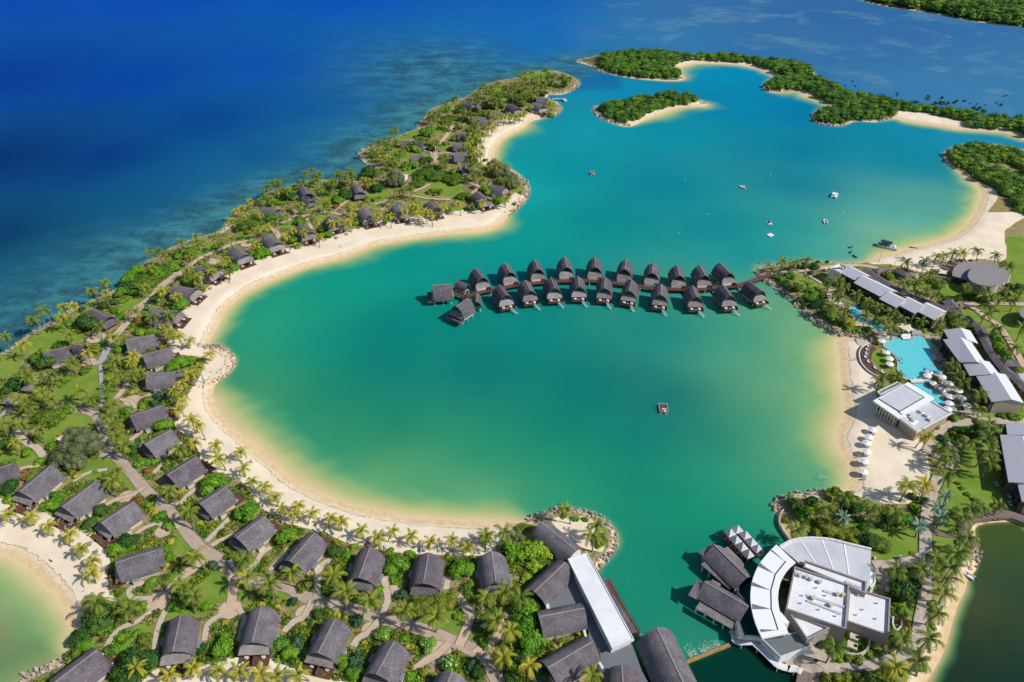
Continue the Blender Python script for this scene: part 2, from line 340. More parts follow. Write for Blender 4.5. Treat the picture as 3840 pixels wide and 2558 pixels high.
# ------------------------------------------------------------ zones on the land (view, points)
def pv(v,s): return [V(v,*map(float,a.split(','))) for a in s.split()]
SAND=[pv('E',"1960,0 1700,60 1560,150 1500,220 1420,330 1330,430 1290,540 1180,600 1330,660 1500,690 1470,830 1420,900 1380,960 1290,1010 1260,1080 1290,1190 1350,1240 1440,1330 1500,1420 1590,1490 1700,1560 1960,1568"),
 pv('B',"-300,-80 -40,-20 60,90 180,240 330,340 460,380 650,420 820,500 1000,530 1150,570 1340,590 1600,600 1880,600 2069,590 2069,100 100,-300 -300,-300"),
 pv('C',"-200,560 60,600 140,500 330,420 420,340 420,100 -300,100"),pv('C',"560,320 700,290 860,310 940,400 960,560 860,560 740,520 600,400"),
 pv('A',"-200,170 150,200 330,230 480,330 650,400 760,450 860,600 850,720 860,870 900,900 880,960 700,900 600,1000 560,1150 520,1300 -300,1300"),
 pv('A',"1200,1470 1400,1480 1600,1430 1830,1420 2069,1400 2069,1700 1100,1700"),pv('B',"-100,1400 250,1400 460,1460 700,1540 900,1600 0,1700"),
 pv('I',"2240,770 2000,840 1850,900 1620,960 1450,1000 1320,1060 1190,1110 1090,1180 960,1240 840,1330 720,1440 640,1520 600,1568 1300,1568 2400,1200 2400,760"),
 pv('J',"560,1498 650,1450 800,1410 1000,1400 1200,1370 1290,1360 1370,1330 1500,1300 1560,1240 1620,1260 1700,1300 1600,1500 1500,1700 500,1700"),
 pv('J',"1230,960 1290,800 1350,700 1450,640 1560,600 1700,590 1800,600 1900,650 1500,1050 1310,1010"),
 pv('E',"1470,600 1560,640 1560,780 1470,830 1700,830 1800,700 1700,560"),
 pv('H',"0,1568 0,1000 440,700 640,760 620,900 740,1010 760,1180 900,1330 1040,1450 1120,1568 1120,1900 0,1900"),
 pv('D',"600,-100 1400,-100 1360,60 1290,160 1240,200 1000,190 880,130 780,60"),
 pv('H',"830,190 650,160 650,-80 1842,-200 1700,-60 1700,160 1500,150 1330,200 1100,250 960,210"),
 pv('R',"3540,905 3640,860 3700,800 3740,740 3700,700 3600,690 3500,800"),
 pv('D',"1480,1000 1600,760 1640,650 1720,650 1720,1000 1500,1568 1320,1568 1420,1400 1470,1200"),
 pv('K',"570,210 650,165 780,170 1000,200 1120,245 1080,290 900,230 650,210"),pv('K',"1130,330 1250,320 1440,410 1400,440 1240,370"),
 pv('K',"1690,420 2050,470 2354,530 2354,600 1690,500"),pv('K',"355,520 340,490 440,440 600,400 700,385 745,400 560,470")]
LAWN=[pv('E',"0,830 0,680 120,590 280,500 420,460 560,470 640,540 420,590 240,640 180,700 130,780"),pv('E',"430,900 560,820 730,730 740,1000 600,1030 440,1000 380,920"),
 pv('E',"440,1090 600,1075 700,1150 660,1220 560,1280 300,1320 300,1250 400,1180"),pv('E',"760,730 870,760 870,940 770,1010"),
 pv('E',"600,1450 840,1400 900,1480 960,1568 620,1568"),pv('E',"0,1330 250,1370 300,1450 100,1490 0,1440"),pv('E',"900,290 1000,215 1090,215 1010,300 920,330"),
 pv('E',"430,480 560,390 600,340 700,300 720,250 560,300 400,420 300,480"),
 pv('A',"940,0 1060,0 1100,80 1000,75"),pv('A',"1370,390 1420,390 1500,510 1410,600 1350,540"),pv('A',"1270,820 1400,680 1470,620 1440,690 1330,830"),
 pv('A',"1520,820 1720,690 1800,740 1750,970 1600,950"),pv('A',"1830,880 1950,880 1970,960 1880,990"),pv('A',"890,930 1000,860 1010,930 900,950"),
 pv('A',"1020,1180 1090,1110 1180,1150 1160,1210 1060,1250 1000,1330 920,1330 1010,1230"),pv('A',"1280,1030 1600,1010 1600,1060 1300,1090"),
 pv('B',"1170,1060 1600,1000 1710,1060 1730,1140 1690,1230 1450,1160 1250,1110"),pv('B',"270,870 410,890 300,950"),pv('B',"1780,1200 1970,1180 1860,1320 1790,1280"),
 pv('D',"1430,430 1640,450 1640,560 1560,660 1480,760 1420,650"),pv('D',"780,300 960,350 1350,400 1350,540 1280,600 1100,640 970,630 960,520 800,430"),
 pv('D',"1180,940 1330,900 1310,1060 1180,1040"),pv('D',"1480,90 1560,0 1800,-20 1960,0 2080,260 1900,240 1750,240 1560,420 1430,380"),
 pv('S6',"330,560 450,500 570,380 640,380 900,400 1010,960 1000,1350 700,1330 560,1300 250,1350 30,1400 90,950 160,720"),
 pv('H',"1690,0 1842,0 1842,340 1760,340 1720,200 1700,100"),pv('H',"1370,490 1560,580 1700,760 1600,660 1500,680"),pv('H',"1600,580 1740,540 1842,560 1842,920 1760,760"),
 pv('H',"1480,500 1842,490 1842,600 1740,610 1620,600"),pv('H',"720,850 790,790 860,800 900,900 880,980 780,970 730,910"),pv('H',"1480,1260 1842,1270 1842,1340 1520,1330"),
 pv('H',"150,280 230,280 370,330 350,420 250,380"),pv('H',"1000,340 1050,370 1020,390"),pv('H',"1060,330 1400,330 1600,400 1842,380 1842,470 1600,460 1400,460 1250,450 1100,420"),
 pv('H',"330,180 700,180 800,200 820,230 600,190 330,200"),pv('H',"500,400 680,420 640,480 460,430"),
 pv('I',"1250,590 1300,555 1480,500 1470,590 1300,620"),pv('I',"1490,470 1620,435 1850,405 2010,420 1940,480 1930,590 1830,640 1770,560 1600,560"),
 pv('I',"740,1030 800,960 900,920 930,990 800,1040"),pv('I',"1440,780 1560,735 1590,790 1500,800"),pv('I',"1770,690 1900,675 1930,700 1790,750"),
 pv('I',"1100,860 1230,830 1180,900"),pv('I',"130,1460 340,1350 270,1450"),pv('I',"540,1040 620,1000 640,1060 560,1080"),pv('I',"860,1020 940,1000 960,1040 880,1060"),
 pv('J',"600,810 780,735 870,735 810,800 700,810"),pv('J',"950,690 1070,700 1010,780 940,740"),pv('J',"1620,310 1700,255 1850,280 1860,340 1970,390 1830,390 1700,340"),
 pv('J',"1290,420 1440,380 1510,440 1470,520 1380,480"),pv('J',"770,1230 960,1140 1110,1165 1140,1230 1060,1270 950,1270 800,1250"),pv('J',"540,870 730,890 710,970 560,950"),
 pv('J',"650,1060 770,1035 745,1095"),pv('J',"1500,1200 1590,1120 1615,1200 1560,1240"),pv('J',"0,1150 130,1150 140,1290 20,1350 0,1340"),
 pv('J',"370,1230 560,1220 530,1290 390,1290"),pv('J',"1010,530 1100,505 1070,560"),pv('J',"390,1340 500,1310 470,1370"),pv('J',"1040,1370 1130,1320 1150,1390 1060,1395"),
 pv('J',"380,900 460,900 470,1000 400,980"),pv('J',"760,1290 880,1275 900,1310 790,1310"),pv('J',"960,850 1050,870 1040,900 970,890")]
# ------------------------------------------------------------ ground + water grids
def axis(lo,hi,inlo,inhi,step,coarse):
    a=list(np.arange(inlo,inhi+.1,step)); b=[];x=inlo;st=step
    while x>lo: st=min(st*1.35,coarse); x-=st; b.append(x)
    c=[];x=inhi;st=step
    while x<hi: st=min(st*1.35,coarse); x+=st; c.append(x)
    return np.array(b[::-1]+a+c)
gx=axis(-1500,5400,-60,3900,6.0,120); gy=axis(-560,3300,-20,2600,5.0,90)
PX,PY=np.meshgrid(gx,gy); nx,ny=len(gx),len(gy)
t=H/(F*SP+(PY-CY)*CP); WX=(PX-CX)*t; WY=(F*CP-(PY-CY)*SP)*t
D,Ls,Bs=shore(WX.ravel(),WY.ravel()); D=D.reshape(WX.shape); Ls=Ls.reshape(WX.shape); Bs=Bs.reshape(WX.shape)
def gridmesh(name,Z,keep,mat,attrs):
    ids=-np.ones(Z.size,int); idx=np.arange(Z.size).reshape(Z.shape)
    k=keep[:-1,:-1]|keep[1:,:-1]|keep[:-1,1:]|keep[1:,1:]
    q=np.stack([idx[1:,:-1][k],idx[1:,1:][k],idx[:-1,1:][k],idx[:-1,:-1][k]],1)
    used=np.unique(q); ids[used]=np.arange(len(used))
    co=np.stack([WX.ravel()[used],WY.ravel()[used],Z.ravel()[used]],1)
    me=bigmesh(name,co,ids[q],[],smooth=True); me.materials.append(mat)
    for an,arr in attrs.items():
        a=me.color_attributes.new(an,'FLOAT_COLOR','POINT'); f=np.ones((len(used),4),np.float32)
        f[:,:3]=arr.reshape(-1,3)[used]; a.data.foreach_set('color',f.ravel())
    return link(name,me)
ZG=hland(D,Ls)
bumpn=.0
def softmask(polys,r=1):
    m=np.zeros(PX.shape)
    for p in polys:
        a=np.array(p); x0,x1=a[:,0].min()-5,a[:,0].max()+5; y0,y1=a[:,1].min()-5,a[:,1].max()+5
        i0,i1=np.searchsorted(gx,[x0,x1]); j0,j1=np.searchsorted(gy,[y0,y1])
        if i1<=i0 or j1<=j0: continue
        s=smoothline(p,3,True); sub=inpoly(PX[j0:j1,i0:i1],PY[j0:j1,i0:i1],s)
        m[j0:j1,i0:i1]=np.maximum(m[j0:j1,i0:i1],sub)
    for _ in range(r):
        q=np.pad(m,1,'edge'); m=(q[:-2,1:-1]+q[2:,1:-1]+q[1:-1,:-2]+q[1:-1,2:]+2*m)/6
    return m
mS=softmask(SAND,2); mL=softmask(LAWN,2)
mS=np.maximum(mS,np.clip(1-(D-np.where(Bs>.5,4.0,1.2))/1.5,0,1)*(1-inpoly(WX,WY,POLYS[5][0]))); mL=mL*(1-mS)
# extra height ripple on vegetated land
forest=np.zeros(PX.shape)
for k in (3,4,5): forest=np.maximum(forest,inpoly(WX,WY,POLYS[k][0])*1.0)
zone=np.stack([mS,mL,forest],-1)
wet=np.clip(D/7.0,0,1); shoreA=np.stack([wet,Bs,np.clip(D/25,0,1)],-1)
def groundmat():
    m,nt,n,b=newmat('ground'); b.inputs['Roughness'].default_value=.95; b.inputs['Specular IOR Level'].default_value=.15
    a=node(nt,'ShaderNodeAttribute',attribute_name='zone'); s=node(nt,'ShaderNodeSeparateColor'); nt.links.new(a.outputs['Color'],s.inputs[0])
    a2=node(nt,'ShaderNodeAttribute',attribute_name='shore'); s2=node(nt,'ShaderNodeSeparateColor'); nt.links.new(a2.outputs['Color'],s2.inputs[0])
    nA=noise(nt,.35,5,.65,coord='Pos'); nB=noise(nt,1.6,4,.7,coord='Pos'); nC=noise(nt,.09,3,.6,coord='Pos'); nD=noise(nt,6,2,.6,coord='Pos')
    soil=mixc(nt,ramp(nt,nA,.4,.6),(.43,.29,.17,1),(.2,.22,.06,1)); soil=mixc(nt,ramp(nt,nB,.45,.65,0,.8),soil,(.16,.2,.035,1)); soil=mixc(nt,ramp(nt,nD,.5,.7,0,.5),soil,(.4,.29,.18,1))
    soil=mixc(nt,s.outputs[2],soil,(.12,.12,.05,1))
    lawn=mixc(nt,ramp(nt,nC,.4,.62),(.15,.255,.03,1),(.23,.3,.05,1)); lawn=mixc(nt,ramp(nt,nA,.55,.75,0,.6),lawn,(.33,.34,.09,1)); lawn=mixc(nt,ramp(nt,nB,.4,.7,0,.3),lawn,(.11,.21,.02,1))
    sand=mixc(nt,ramp(nt,nC,.35,.65),(.88,.76,.6,1),(.78,.65,.49,1)); sand=mixc(nt,ramp(nt,nB,.55,.75,0,.35),sand,(.7,.57,.42,1)); 
    sand=mixc(nt,ramp(nt,noise(nt,.8,5,.75,coord='Pos',dist=1.5),.5,.62,0,.22),sand,(.66,.52,.37,1))
    wetsand=mixc(nt,ramp(nt,nA,.4,.6),(.68,.49,.27,1),(.76,.58,.36,1))
    # tide line: thin weed wrack at a fixed distance from the water
    ad=node(nt,'ShaderNodeMath',operation='ADD'); nt.links.new(s2.outputs[0],ad.inputs[0]); nt.links.new(ramp(nt,nA,.3,.7,-.12,.12),ad.inputs[1])
    sand=mixc(nt,ramp(nt,ad.outputs[0],.35,.7,1,0),sand,wetsand)
    k=node(nt,'ShaderNodeMath',operation='COMPARE'); nt.links.new(ad.outputs[0],k.inputs[0]); k.inputs[1].default_value=.66; k.inputs[2].default_value=.035
    k2=node(nt,'ShaderNodeMath',operation='MULTIPLY'); nt.links.new(k.outputs[0],k2.inputs[0]); nt.links.new(ramp(nt,nB,.42,.52,0,.85),k2.inputs[1])
    sand=mixc(nt,k2.outputs[0],sand,(.3,.22,.13,1))
    def edge(msk,nz,w=.5):
        ad=node(nt,'ShaderNodeMath',operation='ADD'); nt.links.new(msk,ad.inputs[0]); nt.links.new(ramp(nt,nz,.3,.7,-w/2,w/2),ad.inputs[1]); return ramp(nt,ad.outputs[0],.42,.58)
    c=mixc(nt,edge(s.outputs[1],nB,.7),soil,lawn); c=mixc(nt,edge(s.outputs[0],nB,.35),c,sand)
    nt.links.new(c,b.inputs['Base Color']); bump(nt,b,nB,.35,.25)
    return m
g=gridmesh('ground',ZG,D>-10,groundmat(),dict(zone=zone,shore=shoreA)); setp(g,kind='structure')
# ---- water colour keys: what the water body itself looks like there (source px, sRGB)
KEYS="""0,0,0,68,160 600,0,0,70,165 1300,0,0,76,168 2000,0,14,88,165 2600,20,35,98,165 3300,120,38,96,160 3840,250,60,118,168
0,300,0,55,138 500,300,0,62,150 1000,250,0,75,158 1500,250,8,88,158 1900,160,12,98,168 2100,120,16,100,168 2500,120,45,118,170 2900,130,40,100,160 3200,200,38,104,160 3500,330,55,125,172 3750,380,60,128,172 3100,60,30,88,152
0,600,0,44,105 400,600,0,50,118 800,450,0,60,132 1200,400,4,78,140 1500,400,16,98,148 1300,550,18,100,145 1000,600,10,80,130 850,700,16,92,135 600,800,8,78,122 300,900,4,58,98 0,900,0,40,85 0,1100,4,62,95 150,1050,16,92,118 500,900,24,108,132 1050,680,34,116,140 1400,500,26,110,148 400,1080,52,128,132 100,1200,34,112,128 0,1300,30,108,124 1650,350,22,105,155 1800,280,18,102,158
2250,330,16,140,175 2400,220,10,125,172 2800,280,0,140,180 2750,400,0,132,170 3000,420,0,126,168 2200,500,16,152,166 2500,500,4,142,160 3000,560,0,128,155 3400,520,8,142,168 3700,520,30,140,170 2100,650,2,146,155 2500,700,0,132,150 3000,700,0,130,148 3400,620,2,136,155 3500,760,90,165,150 3350,820,70,168,158 3000,850,8,148,148 2700,850,0,136,145 2300,850,0,142,142 1950,700,20,168,165 1900,850,4,152,142 2000,1000,0,148,142 2800,950,6,150,148 3100,920,40,165,150 3250,930,120,180,150 3400,900,150,190,150
1500,1000,4,152,138 1300,1080,10,154,134 1100,1150,30,158,124 950,1250,44,158,120 1200,1300,2,142,124 1450,1250,0,128,122 1450,1400,0,122,115 1000,1400,36,152,108 920,1500,92,165,110 1200,1500,2,132,106 1100,1600,56,156,108 1300,1700,36,154,112 1500,1600,0,134,104 1600,1200,0,142,126 2000,1250,0,136,128 2500,1250,0,136,128 2800,1250,14,150,132 2980,1250,80,175,130 1800,1400,0,122,116 2200,1450,0,118,115 2500,1500,0,112,114 2400,1650,0,118,112 2700,1650,14,132,112 2100,1600,0,126,108 1800,1700,14,146,110 1500,1800,66,164,112 1400,1850,140,182,114 1800,1880,110,176,118 2100,1850,50,160,116 2100,1750,22,150,112 2400,1850,8,142,110 2700,1850,22,150,114 2900,1800,46,158,120 2900,1600,48,160,122 2950,1400,52,164,126 2900,1300,46,162,128 3050,1500,142,182,124 3080,1700,158,185,125 2980,1750,90,170,124 3080,1350,190,188,124 3020,1280,110,180,124 3100,1280,165,178,118 2700,2000,12,145,112 2500,2100,14,140,112 2350,2150,28,140,114 2400,2300,20,136,112 2650,2150,6,118,98 2550,2400,44,140,112 2650,2380,40,138,112
2750,2480,2,62,48 2850,2540,4,46,36 2700,2540,0,54,42 2650,2500,2,60,46
50,2200,184,176,114 30,2300,148,160,104 100,2400,128,150,96 30,2500,64,126,86 150,2450,120,140,92 -300,2400,40,110,80
3800,2050,8,82,58 3750,2200,6,74,58 3700,2350,4,60,50 3600,2480,20,48,36 3800,2500,2,48,44 3650,2300,50,72,36 3700,2000,90,92,26 3800,1985,84,96,30 3640,2260,110,100,50 4200,2300,2,50,46"""
KY=np.array([list(map(float,k.split(','))) for k in KEYS.split()])
def lin(a): a=a/255; return np.where(a<=.04045,a/12.92,((a+.055)/1.055)**2.4)
KL=lin(KY[:,2:5]); K3=np.array([G(a,b,0)[:2] for a,b in KY[:,:2]])
# separate ponds from lagoon: keys only act inside their own water body
def body(x,y,px,py):
    b=np.zeros(np.shape(px),int)
    b=np.where(inpoly(x,y,POLYS[1][0]),1,b)
    weir=((py-2482)-(px-2565)*(2416-2482)/(2735-2565))>0
    b=np.where((px>2400)&(weir)&(py>2300)&(px<3100),2,b)
    b=np.where((px>3450)&(py>1900),3,b); 
    return b
wb=body(WX,WY,PX,PY); kb=body(K3[:,0],K3[:,1],KY[:,0],KY[:,1]); kb[(KY[:,0]<200)&(KY[:,1]>2150)]=1
# ocean vs lagoon split: keys of the open sea never bleed through the west peninsula
def side(px,py):
    ln=np.interp(px,[-1500,0,400,800,1200,1550,1750,2000,2120,2300,2500,2900,3150,3840,5500],[1900,1500,1200,980,800,560,420,300,320,255,215,250,360,470,560])
    return py<ln
ws=side(PX,PY)&(wb==0); ks=side(KY[:,0],KY[:,1])&(kb==0)
num=np.zeros(WX.shape+(3,)); den=np.zeros(WX.shape)
for i in range(len(KY)):
    sc=1+K3[i,1]/400
    dd=((WX-K3[i,0])**2+(WY-K3[i,1])**2)
    w=1/(dd+ (14*sc)**2)**(1.45 if ks[i] else 1.9)
    same=(wb==kb[i]); passage=(PX>2080)&(PX<2330)&(PY<340)
    w=w*np.where(same,1,1e-9)*np.where((ws==ks[i])|passage,1,1e-4)
    num+=w[...,None]*KL[i]; den+=w
WC=num/den[...,None]
for _ in range(10):
    q=np.pad(WC,((1,1),(1,1),(0,0)),'edge'); a=(q[:-2,1:-1]+q[2:,1:-1]+q[1:-1,:-2]+q[1:-1,2:]+2*q[1:-1,1:-1])/6
    WC=np.where((wb>=0)[...,None],a,WC)
r_=np.clip(-D,0,None); LL=16*Ls; LL=np.where(wb==1,13,LL); LL=np.where(wb==3,3.2*np.clip(Ls,.2,1),LL); LL=np.where((wb==0)&(PY<1250)&(PX<2000)&~ws,12*Ls,LL); LL=np.where((PX<1300)&(wb==0)&(PY>1400),19*Ls,LL)
LL=np.where((PX>2950)&(PY>1250)&(PY<1850)&(Bs>.5),20,LL); LL=np.where(ws,9*Ls+2,LL)
BB=Bs.copy()
for _ in range(70):
    q=np.pad(LL,1,'edge'); LL=(q[:-2,1:-1]+q[2:,1:-1]+q[1:-1,:-2]+q[1:-1,2:]+2*LL)/6
    q=np.pad(BB,1,'edge'); BB=(q[:-2,1:-1]+q[2:,1:-1]+q[1:-1,:-2]+q[1:-1,2:]+2*BB)/6
wig=1+.15*np.sin(WX*.05+2*np.sin(WY*.03))+.09*np.sin(WY*.11+WX*.07)+.07*np.sin(WX*.31+2.3*np.sin(WY*.17))+.05*np.sin(WY*.53+1.7*np.sin(WX*.29))
tt=r_/(LL*wig+.01)
rk=[0,.11,.32,.8,1.6]; cols=lin(np.array([[232,208,160],[214,200,146],[182,192,126],[118,180,122],[62,164,122]],float))
cols2=lin(np.array([[150,160,135],[110,150,135],[70,135,130],[40,125,130],[30,120,130]],float))
S=np.stack([np.interp(tt,rk,cols[:,k]) for k in range(3)],-1); S2=np.stack([np.interp(tt,rk,cols2[:,k]) for k in range(3)],-1)
S=np.where((ws)[...,None],S2,S)
# shallow shelf outside the palm peninsula
fadeR=np.clip((2420-PX)/380,0,1)
shelf=np.where(ws,fadeR*np.exp(-(np.clip(r_-8,0,None)/(34+10*np.sin(WY*.02)))**1.5),0)*.95; patch=np.where(ws,np.exp(-(((PX-1640)/330)**2+((PY-275)/120)**2)),0)*.75; shelf=np.maximum(shelf,patch)
teal=lin(np.array([66,120,130.])); WC=WC*(1-shelf[...,None])+teal*shelf[...,None]
WC=np.where(ws[...,None],WC*np.array([.9,1.13,1.13]),WC*np.array([1,.97,.96]))
fb=np.clip(1-(tt-.25)/1.1,0,1)**1.3; fb=fb[...,None]
fb=np.where((wb==3)[...,None],fb*.7,fb); fb=fb*np.where(ws,1,.3+.7*BB)[...,None]
WC=WC*(1-fb)+S*fb
reef=np.where(ws,np.clip(shelf*1.5,0,1),0); reef=reef*np.clip(r_/2,0,1)
flat=np.where(ws,np.clip((PX-2050)/450,0,1),0); WC=WC*(1-.45*flat[...,None])+np.array([.055,.165,.3])*.45*flat[...,None]
lag=np.where(wb==0,np.clip(1-tt/3,0,1),.6)
msk=np.stack([reef,flat,lag],-1)
def watermat():
    m,nt,n,b=newmat('water'); 
    a=node(nt,'ShaderNodeAttribute',attribute_name='tint'); a2=node(nt,'ShaderNodeAttribute',attribute_name='mask')
    s=node(nt,'ShaderNodeSeparateColor'); nt.links.new(a2.outputs['Color'],s.inputs[0])
    sc=mixc(nt,1.0,a.outputs['Color'],(WGAIN,WGAIN,WGAIN,1),'MULTIPLY')
    big=noise(nt,.012,4,.6,coord='Pos',dist=.6); mid=noise(nt,.04,6,.75,coord='Pos',stretch=(1,1.5,1)); fine=noise(nt,.35,4,.75,coord='Pos'); 
    # seagrass and coral showing through the shallows
    mu=node(nt,'ShaderNodeMath',operation='MULTIPLY'); nt.links.new(ramp(nt,mid,.46,.56),mu.inputs[0]); nt.links.new(s.outputs[0],mu.inputs[1])
    mu2=node(nt,'ShaderNodeMath',operation='MULTIPLY'); nt.links.new(mu.outputs[0],mu2.inputs[0]); nt.links.new(ramp(nt,fine,.35,.6,.3,.95),mu2.inputs[1])
    c=mixc(nt,mu2.outputs[0],sc,mixc(nt,1.0,sc,(.62,.42,.45,1),'MULTIPLY'))
    mul=node(nt,'ShaderNodeMath',operation='MULTIPLY'); nt.links.new(ramp(nt,mid,.46,.36),mul.inputs[0]); nt.links.new(s.outputs[0],mul.inputs[1])
    mul2=node(nt,'ShaderNodeMath',operation='MULTIPLY'); nt.links.new(mul.outputs[0],mul2.inputs[0]); mul2.inputs[1].default_value=.35
    c=mixc(nt,mul2.outputs[0],c,(.1,.3,.3,1))
    mu3=node(nt,'ShaderNodeMath',operation='MULTIPLY'); nt.links.new(ramp(nt,big,.5,.6),mu3.inputs[0]); nt.links.new(s.outputs[1],mu3.inputs[1])
    mu4=node(nt,'ShaderNodeMath',operation='MULTIPLY'); nt.links.new(mu3.outputs[0],mu4.inputs[0]); nt.links.new(ramp(nt,mid,.4,.6,.1,.5),mu4.inputs[1])
    c=mixc(nt,mu4.outputs[0],c,(.15,.32,.42,1))
    # cloudy bottom variation inside the lagoon
    c=mixc(nt,ramp(nt,big,.4,.62,0,.34),c,mixc(nt,1.0,c,(.7,.8,.88,1),'MULTIPLY'))
    mu5=node(nt,'ShaderNodeMath',operation='MULTIPLY'); nt.links.new(s.outputs[2],mu5.inputs[0]); nt.links.new(ramp(nt,mid,.5,.66,0,.38),mu5.inputs[1])
    c=mixc(nt,mu5.outputs[0],c,mixc(nt,1.0,c,(.72,.8,.7,1),'MULTIPLY'))
    c=mixc(nt,ramp(nt,noise(nt,.75,3,.7,coord='Pos',stretch=(1,2.0,1)),.38,.66,0,.16),c,mixc(nt,1.0,c,(.6,.72,.8,1),'MULTIPLY'))
    df=nt.nodes.new('ShaderNodeBsdfDiffuse'); nt.links.new(c,df.inputs[0])
    gl=nt.nodes.new('ShaderNodeBsdfGlossy'); gl.inputs['Roughness'].default_value=.2
    w1=noise(nt,.9,3,.6,coord='Pos',stretch=(1,2.4,1)); x=nt.nodes.new('ShaderNodeBump'); x.inputs['Strength'].default_value=.5; x.inputs['Distance'].default_value=.35
    nt.links.new(w1,x.inputs['Height']); nt.links.new(x.outputs[0],gl.inputs['Normal']); nt.links.new(x.outputs[0],df.inputs['Normal'])
    mx=nt.nodes.new('ShaderNodeMixShader'); mx.inputs[0].default_value=.018
    nt.links.new(df.outputs[0],mx.inputs[1]); nt.links.new(gl.outputs[0],mx.inputs[2]); nt.links.new(mx.outputs[0],n['Material Output'].inputs['Surface'])
    return m
WGAIN=0.96
w=gridmesh('water',np.zeros(WX.shape),D<3,watermat(),dict(tint=WC,mask=msk)); setp(w,kind='structure')
# ------------------------------------------------------------ paths and roads
def ribbon(name,pts,w,mat,dz=.03,kerb=None,label=None):
    c=np.array(smoothline(pts,4)); d=np.gradient(c,axis=0); d/=np.linalg.norm(d,axis=1)[:,None]+1e-9
    nrm=np.stack([-d[:,1],d[:,0]],1); mb=MB()
    z=np.maximum(gzs(c[:,0],c[:,1]),.5)+dz
    def strip(o0,o1,zz,mat):
        a=c+nrm*o0; b=c+nrm*o1; n=len(c)
        mb.add([(*a[i],z[i]+zz) for i in range(n)]+[(*b[i],z[i]+zz) for i in range(n)],[[i,n+i,n+i+1,i+1] for i in range(n-1)],mat)
        return a,b
    strip(w/2,-w/2,0,mat)
    if kerb:
        for s in (1,-1):
            a=c+nrm*s*(w/2); b=c+nrm*s*(w/2+.22); n=len(c)
            vs=[(*a[i],z[i]-.1) for i in range(n)]+[(*a[i],z[i]+.06) for i in range(n)]+[(*b[i],z[i]+.06) for i in range(n)]+[(*b[i],z[i]-.15) for i in range(n)]
            mb.add(vs,[[k*n+i,k*n+i+1,(k+1)*n+i+1,(k+1)*n+i] if s<0 else [k*n+i,(k+1)*n+i,(k+1)*n+i+1,k*n+i+1] for k in range(3) for i in range(n-1)],kerb)
    return single(name,mb,kind='structure')
PATHS=[]  # centre lines kept for keeping shrubs off
def road(v,s,w,mat='path',dz=.03,kerb='kerb',name='path'):
    pts=[P(v,*map(float,a.split(',')),z=1.25)[:2] for a in s.split()]
    PATHS.append((smoothline(pts,3),w)); return ribbon(name,pts,w,mat,dz+len(PATHS)*.0035,kerb)
def disc(v,x,y,r,mat='path'):
    c=P(v,x,y,1.25); PATHS.append(([c[:2],(c[0]+.1,c[1])],2*r)); mb=MB(); z=gz(*c[:2])+.05+len(PATHS)*.0035
    mb.prism(ring(c[0],c[1],r,28),z-.2,z,mat); mb.prism(ring(c[0],c[1],r+.25,28),z-.25,z-.03,'kerb'); return single('path',mb,kind='structure')
road('A',"1040,-40 1130,80 1230,170 1330,260 1400,335 1480,440 1570,540 1680,600 1760,680 1870,755 1990,790 2140,810 2260,840 2370,910 2560,950 2760,1010 2960,1075 3160,1125 3360,1190 3560,1270 3710,1340 3790,1430 3840,1510 3880,1600",4.6,'road',name='road')
road('E',"565,1050 690,1080 760,1190 790,1320 870,1410 950,1500 1020,1590",4.2,'road',name='road')
road('B',"1830,1350 1900,1290 1980,1220 2060,1120 2090,1040",3.5,'path')
road('A',"1800,730 1810,830 1795,960",3.2); disc('A',1785,1005,3.9)
road('A',"1600,600 1480,700 1390,780 1310,870",4.0); disc('A',1228,942,4.1)
road('A',"1165,915 1060,920 1010,900 1005,850 1060,815 1130,795",1.8,'path_pale')
road('A',"1185,1005 1080,1090 950,1145 870,1220 830,1290",1.9,'path_pale')
road('A',"1285,1010 1245,1100 1215,1200 1205,1310",2.0,'path_pale')
road('A',"1715,1045 1620,1110 1598,1180 1590,1245",2.0,'path_pale'); road('A',"1855,1000 1890,1060 1880,1150 1840,1250",1.8,'path_pale')
disc('A',985,130,3.2); road('A',"1110,60 1040,110 930,145 870,165 820,200",2.2,'path_pale')
road('A',"1400,370 1340,350 1200,345 1110,380 1050,425",1.9,'path_pale'); disc('A',1265,400,3.0)
road('A',"1320,200 1410,175 1450,125 1530,60",2.0,'path_pale'); road('A',"1600,480 1680,400 1780,300",2.0,'path_pale'); road('A',"1640,510 1750,450 1850,420",2.0,'path_pale')
road('B',"60,700 130,640 170,570 240,520",2.2,'path_pale'); road('B',"230,700 290,640 340,590 375,530",1.8,'path_pale')
road('B',"600,900 600,800 610,720 640,660 700,620",2.4,'path_pale'); road('B',"1100,1040 1150,930 1130,820 1150,740",2.4,'path_pale'); disc('B',1180,860,2.4)
road('B',"1600,850 1605,800 1625,750",2.4,'path_pale'); road('B',"1700,1290 1750,1180 1790,1080 1750,980 1680,900",3.2)
road('B',"560,940 500,1060 420,1100 345,1180",2.4,'path_pale'); disc('B',500,1030,3.0)
road('B',"1080,1090 1000,1180 920,1230 880,1290",2.4,'path_pale'); disc('B',1010,1160,2.8)
road('B',"1620,1270 1540,1350 1450,1400 1350,1480",2.6,'path'); disc('B',1540,1340,4.2)
road('E',"738,725 745,850 748,1030",1.6,'path_grey'); road('E',"790,580 770,650 730,705 640,715",3.6,'path_grey'); disc('E',655,705,3.4); disc('E',710,525,4.6)
road('E',"785,575 880,475 960,380 1040,290 1110,230 1200,130 1310,45",4.0,'path'); road('E',"850,975 910,900 940,840 980,810",2.6,'path')
disc('E',970,985,3.8); road('E',"860,975 960,990 1000,1040",2.0,'path_pale'); road('E',"1010,985 1060,960 1110,940",1.8,'path_pale')
